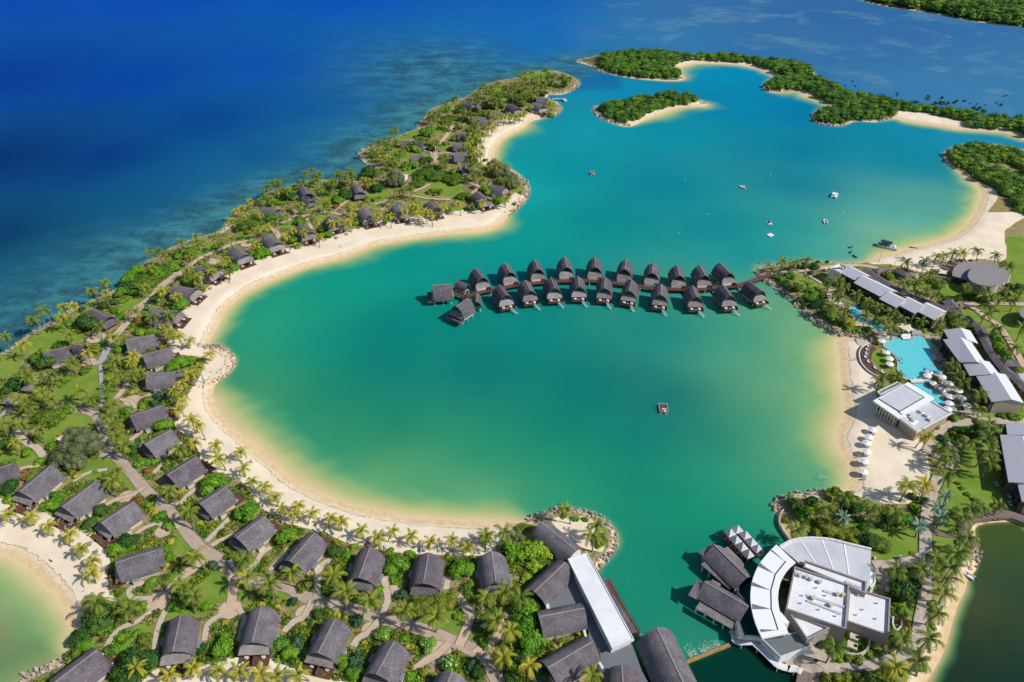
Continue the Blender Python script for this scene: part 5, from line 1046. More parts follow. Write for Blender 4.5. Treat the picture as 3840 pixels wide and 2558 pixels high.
# water pavilions right of the channel
def leanto(mb,v,s,zs,mat='thatch_apron'): slab(mb,pts3(v,s,zs),mat,.3)
def pile_set(rt,v,pts):
    for x,y in pts: m=P(v,x,y,1.5); mb=MB(); mb.tube((m[0],m[1],-2),(m[0],m[1],3.6),.35,.35,'wall_white',8); wpart('pile',mb,rt)
for lab,ridge,w,polys,piles in (("upper shingled pavilion over the water left of the big white restaurant",('S7',1262,1165,622,545),9.5,
   [('S7',"305,690 590,500 640,545 430,775",[5.2,8.2,8.6,5.5]),('S7',"355,920 460,842 968,1338 930,1422",[3.9,4.7,4.7,3.9]),('S7',"778,625 882,570 1142,832 1205,930 1185,995",[5.0,4.2,4.2,4.6,5.2])],[(385,1000),(515,1120),(400,800)]),
  ("lower shingled pavilion over the water left of the big white restaurant",('S8',962,452,330,88),9.5,
   [('S8',"82,280 215,52 320,92 205,345",[5.2,7.5,8.4,5.5]),('S8',"193,482 248,382 758,680 742,792",[3.9,4.7,4.7,3.9]),('S8',"395,118 440,50 565,118 550,160",[5.4,4.6,4.6,5.4])],[(195,510),(325,585),(460,665),(597,740)])):
    v,ax,ay,bx,by=ridge; rt,c,ang,L=barrel(lab,'water_pavilion',v,ax,ay,bx,by,w,4.0,4.9,z0=1.9,cat='pavilion',short='the '+lab.split()[0]+' water pavilion',wall='dark_glass',k=.75)
    for vv,s,zs in polys:
        mb=MB(); leanto(mb,vv,s,zs,'thatch_apron' if s[0]!='3' or True else 'thatch'); me=mesh('side_roof',mb); o=link('side_roof',me); o.parent=rt
        from mathutils import Matrix
        o.matrix_parent_inverse=(Matrix.Translation(rt.location)@Matrix.Rotation(ang,4,'Z')).inverted()
    for x,y in piles:
        m=P(v,x,y,1.5); mb=MB(); mb.tube((m[0],m[1],-2),(m[0],m[1],3.8),.3,.3,'wall_white',8); o=link('pile',mesh('pile',mb)); o.parent=rt; o.matrix_parent_inverse=(Matrix.Translation(rt.location)@Matrix.Rotation(ang,4,'Z')).inverted()
# tent deck
p=[P('S7',*map(float,a.split(',')),z=2.2)[:2] for a in "765,385 830,310 1090,200 1180,300 1320,460 1440,600 1550,740 1400,800 1290,855 1100,740".split()]
mb=MB(); mb.prism(p,1.7,2.1,'deck'); single('tent_deck',mb,"dark deck over the water carrying white pyramid tents",'deck')
a=np.array(P('S7',940,250,6.3)[:2]); b=np.array(P('S7',1305,668,6.3)[:2]); a2=np.array(P('S7',1083,180,6.3)[:2]); u=(b-a)/3; U=np.linalg.norm(u); ang=math.atan2(u[1],u[0])
def tentmesh():
    ps=[]; s=U*.46; m=MB(); m.add([(-s,-s,2.6),(s,-s,2.6),(s,s,2.6),(-s,s,2.6),(0,0,4.6)],[[0,1,4],[1,2,4],[2,3,4],[3,0,4],[3,2,1,0]],'canvas_grey'); ps.append(('canopy',mesh('canopy',m)))
    for x,y in ((-s,-s),(s,-s),(s,s),(-s,s)): m=MB(); m.tube((x*.95,y*.95,0),(x*.95,y*.95,2.65),.06,.06,'wall_white',5); ps.append(('pole',mesh('pole',m)))
    return ps
TM=tentmesh(); w_=(a2-a)
for i in range(4):
    for j in range(2):
        q=a+u*i+w_*(1.0 if j else 0)*(1 if i==0 else 1.28)
        if j and i==3: q=q-u*.1
        rt=thing('tent',(q[0],q[1],2.1),f"white pyramid tent, {ordn(i)} from the top in the {'right' if j else 'left'} row on the dark deck",'tent','white pyramid tents on the water deck',ang)
        for nm,me in TM: link(nm,me,rt)
# weir with falling water
a=np.array(P('S8',15,1280,.8)[:2]); b=np.array(P('S8',705,1003,.8)[:2]); d=b-a; mb=MB(); mb.box((*((a+b)/2),.2),(np.linalg.norm(d),1.1,1.1),'weir',rz=math.atan2(d[1],d[0])); single('weir',mb,"long ochre weir wall between the green lagoon and the dark pond",'weir')
mb=MB(); nn=np.array([-d[1],d[0]])/np.linalg.norm(d)
for i in range(420):
    t=random.choice([random.uniform(.18,.36),random.uniform(.42,.85),random.uniform(.42,.85)]); r=.9+abs(random.gauss(0,1.0))*(2.2 if t<.36 else 1.3); q=a+d*t+nn*r
    mb.prism(ring(q[0],q[1],random.uniform(.03,.09),6,ry=random.uniform(.08,.26),a0=random.random()),.02,.05+random.random()*.05,'foam')
single('foam',mb,"white foam where water spills over the ochre weir",'foam',kind='stuff')
# lakeside boardwalk right
rt=thing('lake_boardwalk',(*P('D',1740,330,1)[:2],0),"brown boardwalk curving along the shore of the right-hand lake",'boardwalk')
jetty([P('D',*map(float,a.split(',')),z=2.0)[:2] for a in "2300,350 2150,300 2050,265 1950,270 1850,280 1740,305 1700,345 1690,400 1730,460 1785,520".split()],4.2,1.9,'deck','deck_grey',rt,True,2)
jetty([P('D',*map(float,a.split(',')),z=1.6)[:2] for a in "1430,400 1560,420 1680,435".split()],3.0,1.6,'deck','deck_grey',rt,False,2)
LANDMARK.append((*P('D',1740,330,1)[:2],'the lake boardwalk'))
# retaining wall left of the restaurant garden
w8=smoothline([P('D',*map(float,a.split(',')),z=1.6)[:2] for a in "290,225 265,260 255,320 275,370 300,410 340,465".split()],3); mb=MB()
for a,b in zip(w8,w8[1:]): d=np.array(b)-a; mb.box(((a[0]+b[0])/2,(a[1]+b[1])/2,.6),(np.linalg.norm(d)+.1,.5,2.2),'wall_cream',rz=math.atan2(d[1],d[0]))
single('retaining_wall',mb,"curved pale retaining wall along the water above the big restaurant",'wall')
# far pier
rt=thing('pier',(*P('J',1870,470,1)[:2],0),"small pale pier at the far palm point",'pier'); jetty([P('J',1865,472,1.5)[:2],P('J',1920,470,1.5)[:2],P('J',1955,473,1.5)[:2]],2.0,1.5,'deck','canvas_grey',rt,True,2)
mb=MB(); slab(mb,pts3('J',"1940,470 1965,466 1985,488 1962,490",1.2),'canvas_grey',.5); wpart('landing_stage',mb,rt)
for x,y in ((1885,460),(1960,462)): m=P('J',x,y,2); mb=MB(); mb.tube((m[0],m[1],-1),(m[0],m[1],4),.2,.2,'metal_dark',6); wpart('pile',mb,rt)
LANDMARK.append((*P('J',1900,470,1)[:2],'the far pier'))
# ------------------------------------------------------------ vegetation
def palm_crown(seed,n=19,R=3.9,mat='palm_green',droop=1.0,fan=False):
    r=random.Random(seed); V_=[];F_=[]
    for k in range(n):
        az=2*math.pi*(k/n*2.0+ (k%2)*.13)+r.uniform(-.2,.2); lvl=k/(n-1)
        el=math.radians(68-80*lvl+r.uniform(-9,9)); L=R*r.uniform(.88,1.12)*(1.0 if lvl>.15 else .8)
        px,py,pz=0,0,0; e=el; seg=7; st=L*1.12/seg; pts=[]
        for i in range(seg+1):
            pts.append((px,py,pz)); px+=math.cos(e)*st; pz+=math.sin(e)*st; e-=math.radians((9+11*lvl*.6+3*i)*droop)
        ca,sa=math.cos(az),math.sin(az); curl=r.uniform(-.25,.25)
        def W3(x,y,z): return (x*ca-(y+curl*(x/R)**2*1.2)*sa,x*sa+(y+curl*(x/R)**2*1.2)*ca,z)
        # rachis strip
        o=len(V_)
        for i,p in enumerate(pts):
            w=.07*(1-i/seg)+.015; V_.append(W3(p[0],-w,p[2]+.02)); V_.append(W3(p[0],w,p[2]+.02))
        for i in range(seg): F_.append([o+2*i,o+2*i+1,o+2*i+3,o+2*i+2])
        m_=15
        for i in range(m_):
            t=(i+.8)/m_; fi=t*seg; a=int(min(fi,seg-1)); f=fi-a
            bx=pts[a][0]*(1-f)+pts[a+1][0]*f; bz=pts[a][2]*(1-f)+pts[a+1][2]*f; dx=pts[a+1][0]-pts[a][0]; dz=pts[a+1][2]-pts[a][2]; dl=math.hypot(dx,dz); dx/=dl; dz/=dl
            ll=R*.27*math.sin(math.pi*min(1,.22+t*.75))**.8*r.uniform(.85,1.1); 
            for s in (-1,1):
                hw=.13; tx=bx+dx*ll*.65; tz=bz+dz*ll*.65-ll*(.3+.3*lvl); ty=s*ll*.78
                o=len(V_); V_+= [W3(bx-dx*hw,0,bz-dz*hw),W3(bx+dx*hw,0,bz+dz*hw),W3(tx+dx*.05,ty,tz)]; F_.append([o,o+1,o+2] if s<0 else [o+1,o,o+2])
    mb=MB(); mb.v=V_; mb.f=F_; mb.mats=[mat]; mb.m=[0]*len(F_)
    for i in range(5):
        a=2*math.pi*i/5; mb.prism(ring(.25*math.cos(a),.25*math.sin(a),.14,6),-.45,-.15,'trunk')
    return mb
def palm_trunk(h,lean,r0=.2):
    mb=MB(); seg=6; n=7; V_=[]
    for i in range(seg+1):
        t=i/seg; x=lean*(t**1.7-1); z=-.6+(h+.5)*t; rr=r0*(1.35-.75*t)+(.12 if i==0 else 0)
        V_+=[(x+rr*math.cos(2*math.pi*j/n),rr*math.sin(2*math.pi*j/n),z) for j in range(n)]
    mb.add(V_,[[i*n+j,i*n+(j+1)%n,(i+1)*n+(j+1)%n,(i+1)*n+j] for i in range(seg) for j in range(n)],'trunk'); return mb
PALM={}
for kd,mat,R in (('d','palm_deep',4.0),('y','palm_yellow',3.7),('g','palm_green',4.0),('s','palm_silver',2.6)):
    for q in range(4): PALM[kd,q]=mesh('crown',palm_crown(10*ord(kd)+q,19 if kd!='s' else 22,R,mat,[.9,1.05,1.15,.8][q] if kd!='s' else .5))
TRUNK={(h,q):mesh('trunk',palm_trunk(h,[.5,1.4,2.4][q])) for h in (2,5,7,9,11) for q in range(3)}
# local frame: crown centre at (0,0,h), foot at (-lean,0,0)
REG=[] # (px,py,root,catphrase,group)
taken=[]
NP=0
PQ=[]
def palm(v,x,y,h,kd='g',sc=1.0):
    if kd=='g' and v in('D','H','S6'): kd='d'
    if v=='J': sc*=1.14
    if v in 'IJ' and h==9: h=11
    PQ.append((v,x,y,h,kd,sc*({'A':1.22,'B':1.22,'C':1.22,'D':1.24,'S6':1.25,'E':1.14,'H':1.18}.get(v,1.06) if h>=7 else 1.08)))
FARP=[]
def palm_now(v,x,y,h,kd='g',sc=1.0):
    global NP
    X,Y=V(v,x,y)
    if not(-60<X<3900 and -60<Y<2640): return
    c=G(X,Y,1.25+h*sc)
    for a in taken:
        if (a[0]-c[0])**2+(a[1]-c[1])**2<6.2: return
    taken.append((c[0],c[1])); r=random
    if NP>=294 and kd!='s': FARP.append((c[0],c[1],h,kd,sc)); return
    NP+=1
    q=r.choice([0,0,1,1,2]) if h<10 else r.choice([1,2]); s=sc*r.uniform(.9,1.1)
    ang=r.uniform(0,6.28); g_=max(gz(c[0],c[1]),.2)
    root=thing('coconut_palm' if kd!='s' else 'fan_palm',(c[0],c[1],g_),None,'palm','',ang,(s,s,sc))
    link('trunk',TRUNK[h,q],root); cr=link('crown',PALM[kd,r.randrange(4)],root,(0,0,h-.1),r.uniform(0,6.28)); cr.rotation_euler[0]=r.uniform(-.12,.12)
    REG.append([X,Y,root,{'y':'yellow-green coconut palm','g':'green coconut palm','d':'deep green coconut palm','s':'silvery fan palm'}[kd],{'y':'yellow-green coconut palms along the sand','g':'green coconut palms in the gardens','d':'deep green coconut palms round the hotel','s':'silvery fan palms'}[kd],{2:'stubby ',5:'short ',7:'',9:'tall ',11:'very tall '}[h]])
def palms(v,s,h,kd='g',sc=1.0):
    for a in s.split(): x,y=map(float,a.split(',')); palm(v,x,y,h,kd,sc)
palms('A',"60,265 235,280 375,355 540,420 620,530 715,625 710,715",5,'y'); palms('A',"1310,1515 1495,1455 1690,1475 1850,1490 1055,1450",5,'y'); palms('B',"20,1490 160,1490 290,1520 450,1510",5,'y')
palms('A',"750,950 990,995 1310,80 1460,245 1510,590 1510,890 1410,810 1910,745 1900,610 870,5",7); palms('C',"180,1370 380,1440 235,1165",7,'y')
palms('B',"90,8 190,50 270,125 325,220 450,195 420,265 560,255 700,290 785,320 940,390 1070,440 1185,395 1330,435 1480,475 1645,465 1762,515 1910,430",5,'y',.92)
palms('B',"2045,390",7); palms('B',"225,810 400,715 725,730 820,860 1000,930 1275,1010 1520,1065 1905,900 1990,1050 2050,870 2069,1150",7); palms('B',"2010,1360",5,'y')
palms('C',"655,225 905,350 870,430 50,435 190,410",7); palms('C',"45,910 210,840 310,910 130,1080 870,1510",7); palms('C',"690,1230 770,1245 610,1320 800,1220",2,'y',.9); palms('C',"720,1270 660,1255",2,'g',.8)
palms('D',"400,370 600,210 770,130 970,215 1150,250 1680,290 1720,450 1640,560 1590,670 1530,870 1480,1030 1430,1220 1340,1390 1210,1230 680,1300 1160,700 1360,690 1560,760 1470,600",7); palms('D',"1250,40 1375,30",7,'y',1.1); palms('D',"1160,1450",7,'y')
palms('D',"1545,120 745,285 1330,350 1510,290 1500,215 1300,330",5,'s',1.2)
palms('E',"670,175 765,115 310,310 235,385 35,510",9); palms('E',"455,290 525,285 770,190 440,365 170,570 1175,180 1290,200 1455,60",9,'y')
palms('E',"510,495 725,440 990,320 1070,140 1245,345 1115,370 835,515 845,690 1030,770 195,810 375,795 575,910 670,965 780,910 830,830 375,975 300,920 130,970 200,1020 155,1150 290,1200 830,1010 820,1150 850,1240 910,1310 850,1500 1315,1340 520,700 1550,35 1370,20 790,1100 20,1150 870,780 960,800",7)
palms('E',"640,630 980,650 960,700 1245,480 1310,510 1455,740 1385,790 1330,860 1275,910 1400,1120 1455,1170 1425,1290 1585,1310 1605,1410 110,1290 1215,440",7,'y'); palms('E',"1395,540 1340,985 1305,1050 1765,1360 1790,1480 1840,1540 1540,640",5,'y')
palms('H',"65,155 155,165 238,145 250,320 400,300 475,295 520,345 610,400 420,480 520,540 700,450 770,495 860,530 940,575 680,555 830,590 870,640 980,160 1115,150 1330,95 1500,75 1640,110 1735,190 1155,245 975,315 1045,315 1225,315 1125,365 1205,400 1420,345 1565,365 1590,420 1700,370 1770,440 1575,540 1650,650 1780,785 1320,910 1350,990 1390,1040 1520,1130 915,1000 790,1020 1590,1350 1430,1480 1590,1510 1300,1560 1350,560 1830,640 480,420 470,380",7)
palms('H',"1205,120 1260,110 1390,90 575,590 1130,1440",7,'y'); palms('H',"1085,590 1220,600 1505,1235 1660,430 1810,390",5)
palms('S6',"740,230 420,410 720,370 720,540 760,690 190,610 180,880",7); palms('S6',"360,1400 640,1290 870,1260 510,1320",5); palms('H',"1220,1530",5)
palms('I',"350,1000 425,990 495,1000 620,905 750,860 765,940 925,865 960,930 1040,880 1050,735 1210,510 1350,440 1385,410 1435,395 1670,330 1715,300 1780,330 1940,320 1995,345 2045,300 1900,390 1755,390 1760,470",9)
palms('I',"1135,620 1200,570 1265,810 1345,790 1500,860 1560,815 1650,830 1790,860 1890,750 1960,740 2030,740 2060,680 1760,745 2070,620 1255,930 1010,1050 975,1080 880,1160 770,1200 670,1140 580,1370 460,1310 1150,680 1080,650 1280,680",7,'y')
palms('I',"1320,530 1370,545 1845,585 1500,590 1485,465 1500,690 1725,670 1410,750 2140,590 1040,1150 690,1040 320,1290 240,1490 360,1540 520,1520 370,1130 1625,600 730,1230 860,1130 1660,640",7); palms('I',"1600,935",2,'y')
palms('J',"1640,250 1600,270 1705,240 1780,235 1830,250 1885,265 1955,265 2005,280 1310,340 1430,330 1380,355 1350,390 1255,420 1205,460 1080,450 1005,490 960,510 910,530 595,720 545,770 465,795 400,820 100,1120 145,1060 190,1080 240,1045 590,700 1285,370 1330,370",9)
palms('J',"1480,390 1520,430 1440,420 1430,470 1560,340 1630,340 1740,330 1700,300 1860,320 1790,360 1620,430 1640,380 1680,430 1350,480 1150,560 1190,580 960,560 900,600 950,640 1090,660 1200,690 1180,750 1130,860 1210,990 980,970 1275,1050 1300,1110 1460,1110 515,900 590,970 475,1050 650,1190 580,1250 50,1310 930,800 680,850 1480,360 1550,390 1590,360 1660,340 1720,370 1750,400 1540,440 1660,420 1590,440 1240,660 1250,590 1280,800 1190,860 920,570 880,610 1040,640 790,780 850,790 640,880 1340,480 1400,490 1820,300 1770,280 1920,290",7)
palms('J',"1390,580 1450,590 1520,590 1600,590 1690,520 1850,540 1860,490 1380,640 1420,620 1350,700 1310,740 1200,810 1220,860 1290,900 1280,980 1365,1010 1070,1020 455,870 500,930 350,1110 410,1120 480,900 455,1410 560,1410 670,1370 770,1340 790,1390 850,1370 890,1400 990,1340 1110,1310 1300,1300 1490,1260 1300,850 1270,760 1390,690 1330,680 1480,610 1560,600 1640,570 330,1300 260,1340 1250,900 1210,780 740,1330",7,'y')
PQ.sort(key=lambda q:-V(q[0],q[1],q[2])[1])
for q in PQ: palm_now(*q)
# the smallest, farthest palms as one mass
VV=[];FF=[];MM=[];off=0
def arr(me): 
    v=np.zeros(len(me.vertices)*3); me.vertices.foreach_get('co',v); return v.reshape(-1,3),[list(p.vertices) for p in me.polygons]
cache={}
far=MB()
JP=[q for q in FARP]
for (x,y,h,kd,sc) in JP:
    if random.random()<.75:
        a=random.uniform(0,6.28); d=random.uniform(3.0,6.5); nx_,ny_=x+d*math.cos(a),y+d*math.sin(a)
        dd,l_,b_=shore(nx_,ny_)
        if dd[0]>6 and all((nx_-t[0])**2+(ny_-t[1])**2>7 for t in taken) and all((nx_-t[0])**2+(ny_-t[1])**2>40 for t in HOUSES):
            X_,Y_=toimg(nx_,ny_,1.3)
            if not any(inpoly(X_,Y_,L) for L in SAND): taken.append((nx_,ny_)); FARP.append((nx_,ny_,random.choice([5,7,7,9]),kd,sc))
for (x,y,h,kd,sc) in FARP:
    q=random.randrange(4); a=random.uniform(0,6.28); ca,sa=math.cos(a),math.sin(a); s=sc*random.uniform(.9,1.1); g_=max(gz(x,y),.2)
    for me,dz,mt in ((PALM[kd,q],h-.1,None),(TRUNK[h,random.choice([0,0,1])],0,'trunk')):
        if me.name not in cache: cache[me.name]=arr(me)
        v,f=cache[me.name]; V3=np.stack([x+s*(v[:,0]*ca-v[:,1]*sa),y+s*(v[:,0]*sa+v[:,1]*ca),g_+v[:,2]*s+dz],1)
        o=len(far.v); far.v+=[tuple(p) for p in V3.tolist()]; far.f+=[[o+i for i in p] for p in f]; far.m+=[far.mi(mt or {'y':'palm_yellow','g':'palm_green','d':'palm_deep'}[kd])]*len(f)
if FARP: setp(link('distant_palms',mesh('distant_palms',far)),"coconut palms clustered on the farthest part of the palm peninsula",kind='stuff')
print('FAR PALMS',len(FARP),len(far.f))
# ---- broadleaf crowns
def crown_mesh(seed,mat,lumps,leaf,n,flat=1.0,core=True,extra=None,exn=0,spread=1.0,cmat=None):
    r=np.random.default_rng(seed); V_=[];F_=[];mi=[]
    L=[]
    for i in range(lumps):
        a=r.uniform(0,2*math.pi); rad=math.sqrt(r.uniform(0,1))*.66*spread if i else 0; rr=r.uniform(.28,.46) if i else .5
        L.append((rad*math.cos(a),rad*math.sin(a),(.62-.5*rad**2+r.uniform(-.12,.12))*flat,rr))
    w=np.array([l[3]**2 for l in L]); w/=w.sum()
    ch=r.choice(lumps,n,p=w); d=r.normal(size=(n,3)); d[:,2]=np.abs(d[:,2])*.9-.25; d/=np.linalg.norm(d,axis=1)[:,None]
    Lc=np.array(L)[ch]; P_=Lc[:,:3]+d*Lc[:,3:4]*r.uniform(.8,1.08,size=(n,1))*np.array([1,1,flat**.5])
    nrm=d+r.normal(size=(n,3))*.42; nrm/=np.linalg.norm(nrm,axis=1)[:,None]
    u=np.cross(nrm,r.normal(size=(n,3))); u/=np.linalg.norm(u,axis=1)[:,None]; v=np.cross(nrm,u); s=leaf*r.uniform(.6,1.3,size=(n,1))
    q=np.stack([P_-u*s*.9,P_-v*s*.55,P_+u*s*.9,P_+v*s*.55],1).reshape(-1,3); f=np.arange(4*n).reshape(-1,4)
    mb=MB(); mb.v=[tuple(x) for x in q]; mb.f=f.tolist(); mb.mats=[mat]; mb.m=[0]*n
    if exn:
        k=mb.mi(extra)
        for i in r.choice(n,exn,replace=False): mb.m[i]=k
    if core:
        for (x,y,z,rr) in L:
            R=rr*.78; o=len(mb.v); nn=7; vs=[(x,y,z+R*flat**.5)]
            for k,(ph) in enumerate((.9,1.7)): vs+=[(x+R*math.sin(ph)*math.cos(2*math.pi*j/nn+k),y+R*math.sin(ph)*math.sin(2*math.pi*j/nn+k),z+R*math.cos(ph)*flat**.5) for j in range(nn)]
            fs=[[0,1+j,1+(j+1)%nn] for j in range(nn)]+[[1+j,1+nn+j,1+nn+(j+1)%nn,1+(j+1)%nn] for j in range(nn)]+[[1+nn+j for j in range(nn-1,-1,-1)]]
            mb.add(vs,fs,cmat or mat)
    return mb
KIND=dict(b=('leaf_bright','bright green broadleaf tree','tree'),d=('leaf_dark','dark green broadleaf tree','tree'),m=('leaf_bright','leafy green tree','tree'),l=('leaf_lime','vivid lime-green tree','tree'),
 r=('leaf_rain','wide flat-crowned rain tree','tree'),o=('leaf_olive','olive-green spreading tree','tree'),y=('leaf_yellow','yellow-leaved shrub','shrub'),g=('leaf_grey','feathery grey-green casuarina tree','tree'),u=('leaf_blue','blue-green leafy shrub','shrub'),
 w=('leaf_bright','white-flowered plumeria tree','tree'),h=('leaf_olive','clipped yellow-green bush','bush'),k=('leaf_bright','small round green shrub','shrub'),x=('leaf_red','reddish-leaved shrub','shrub'))
CM={}
for k in KIND:
    for q in range(3):
        mt=KIND[k][0]; sd=ord(k)*7+q
        if k=='m': mt='leaf_dark' if q==1 else 'leaf_bright'
        lum,leaf,n,fl=(9,.095,1500,1.0)
        if k=='r': lum,leaf,n,fl=(14,.06,2600,.5)
        if k=='g': lum,leaf,n,fl=(15,.045,2600,1.3)
        if k in 'yhkux': lum,leaf,n,fl=(5,.15,420,.9)
        if k=='o': lum,leaf,n,fl=(13,.07,1900,.7)
        ex,exn=(None,0)
        if k=='w': ex,exn='flower_white',150
        CM[k,q]=mesh('crown',crown_mesh(sd,mt,lum,leaf,n,fl,True,ex,exn,1.15 if k in 'rog' else 1.0))
def tree_trunk():
    mb=MB(); mb.tube((0,0,-.1),(.03,.02,.45),.06,.04,'trunk',7)
    for a in range(4): mb.tube((.03,.02,.35),(.32*math.cos(a*1.6),.32*math.sin(a*1.6),.62),.032,.014,'trunk',5)
    return mesh('trunk',tree_trunk_m:=mb)
TT=tree_trunk()
NT=0
def tree(v,x,y,r,k):
    """crown centre at view pixel, r = crown radius in view pixels"""
    global NT
    X,Y=V(v,x,y); s=VIEWS[v][2]
    if not(-120<X<3960 and -60<Y<2680): return
    dy=Y-CY; ppm=(F*SP+dy*CP)/H; R=r/s/ppm*1.08
    hh={'r':.75,'g':1.0,'o':.75}.get(k,.8); zc=1.2+R*.55*hh
    c=G(X,Y,zc)
    for a in taken:
        if (a[0]-c[0])**2+(a[1]-c[1])**2<min(3,R*R*.25): return
    taken.append((c[0],c[1])); NT+=1; q=random.randrange(3)
    small=k in 'yhkux' 
    nm={'y':'yellow_shrub','h':'round_bush','k':'shrub','u':'shrub','x':'shrub','r':'rain_tree','g':'casuarina_tree','w':'plumeria_tree'}.get(k,'broadleaf_tree')
    lift=0 if small else .16
    g_=max(gz(c[0],c[1]),.3)
    root=thing(nm,(c[0],c[1],g_),None,KIND[k][2],'',random.uniform(0,6.28),(R,R,R*hh*random.uniform(.9,1.1)))
    link('crown',CM[k,q],root,(0,0,lift-.12)); link('trunk',TT,root)
    REG.append([X,Y,root,KIND[k][1],KIND[k][1]+('s' if not KIND[k][1].endswith('h') else 'es')+' in the resort gardens','small ' if R<1.7 and not small else ''])
def trees(v,s):
    for a in s.split(): x,y,r,k=a.split(','); tree(v,float(x),float(y),float(r),k)
trees('A',"90,40,90,d 70,140,75,k 450,130,75,m 390,200,80,b 770,240,75,d 700,330,65,m 985,480,95,d 900,540,75,m 1250,280,52,b 1310,350,55,m 1650,30,105,b 1930,240,110,b 1745,410,55,h 760,1080,140,d 650,1200,105,d 580,1190,45,m 680,1290,90,b 800,1130,90,m 1180,790,55,k 1130,850,45,h 1310,590,55,k 1290,530,50,k 1330,470,40,y 910,860,42,h 1350,980,62,k 1110,970,38,k 1420,970,55,k 1540,1310,60,d 1740,1280,105,m 590,1340,85,h 640,1280,60,m 870,1320,75,k 1030,1430,170,d 950,1480,100,d 1140,1400,80,m 1110,1240,70,h 1060,1180,40,k 1640,660,55,u 940,1220,60,k 1590,980,60,k 1500,970,60,h 1800,590,60,h 1290,660,45,y 1140,1075,30,y 1070,150,55,x 1150,190,50,k 1200,230,50,y 1180,130,45,h 1550,330,40,y 1660,345,25,k 1410,75,40,y 1740,1100,30,y 600,1240,60,k")
trees('B',"50,230,120,b 370,430,98,b 720,560,78,d 830,580,52,k 745,475,45,h 885,505,35,k 1220,640,105,b 1200,700,60,m 1710,690,112,b 1165,540,33,k 1320,570,42,k 1615,590,30,k 1800,600,30,k 520,810,72,h 215,620,48,h 1080,840,48,k 690,890,42,d 420,940,55,u 600,1045,55,m 920,1090,65,u 1110,1190,78,w 1465,1270,78,w 1620,1430,85,w 1260,880,72,u 1390,960,105,o 1560,930,110,o 1450,850,55,m 300,1280,85,m 440,1240,85,u 380,1340,75,b 780,1400,75,m 880,1400,95,u 900,1500,75,m 1320,1520,75,k 1420,1500,55,h 1860,1130,65,u 1870,1230,50,h 1700,1060,48,k 1800,1440,75,u 1870,1500,75,d 960,1260,32,y 2040,540,60,d 1850,800,55,x 1780,810,50,k 1700,1350,50,h 750,1030,42,y 700,1020,40,k 820,1060,35,y 1280,1230,50,k 1300,1290,35,y 1340,1300,30,y 1200,1220,45,h 170,960,35,y 290,980,35,y 250,950,40,h 490,1110,28,y 370,1040,25,y 60,60,20,y 640,420,15,y 1060,510,25,y 1490,545,15,y 1920,545,30,y 300,290,22,y 1330,760,45,k 1180,770,35,k 1640,940,30,y 1220,1260,30,k 1950,1180,45,k")
trees('C',"240,540,105,b 390,560,125,l 520,550,75,l 430,660,65,l 470,640,60,b 370,760,45,l 350,1000,115,b 400,960,90,d 380,1120,115,b 430,1200,110,b 380,1290,110,m 300,1090,80,b 340,1370,80,d 480,1500,100,u 330,370,55,o 290,440,55,g 740,290,38,k 820,300,30,k 930,470,60,h 950,430,40,k 930,500,40,k 240,1560,60,d 620,1290,28,h 20,1500,50,k 560,1450,60,d 100,1050,40,m 30,1260,60,k 560,1180,40,k 660,280,30,h 380,360,35,k")
trees('D',"390,190,80,d 340,150,50,m 500,160,58,d 690,100,80,h 790,130,85,h 850,160,60,h 620,370,110,o 560,330,80,o 740,390,75,o 870,430,85,o 950,470,85,d 1030,490,85,o 900,390,60,d 880,305,36,d 1060,355,36,d 1290,130,45,d 1200,300,90,b 1110,290,70,d 840,215,70,d 900,200,55,k 1310,210,45,k 1240,870,140,d 1180,840,80,m 1300,820,90,d 1200,1000,45,k 1450,590,45,u 1560,790,50,k 1540,830,45,k 1440,1050,42,k 1440,1120,42,k 1440,950,42,k 1430,1010,35,u 860,1370,60,h 930,1330,50,k 940,1290,35,k 790,1370,55,h 700,1370,50,k 1130,1320,75,d 620,1530,55,h 700,1530,60,h 780,1525,60,h 860,1520,60,h 940,1515,55,h 1020,1500,55,h 1080,1480,45,k 1150,1530,55,k 1230,1480,50,k 1350,1450,45,k 1250,1100,35,y 1240,1150,35,y 1290,565,25,y 1190,600,14,y 990,605,14,k 540,1405,22,d 480,240,60,b 560,220,60,m 420,280,60,m 300,300,40,h 590,1280,50,d 740,1330,45,k 1010,780,30,k 990,840,25,k 1680,60,30,k 1720,110,30,k 1770,150,32,k 1820,185,32,k 1640,20,30,k 1730,230,32,u 1830,215,28,m 1940,200,38,u 1620,260,40,k 1660,600,35,b 1700,520,40,k 1640,480,30,k 1390,150,25,m")
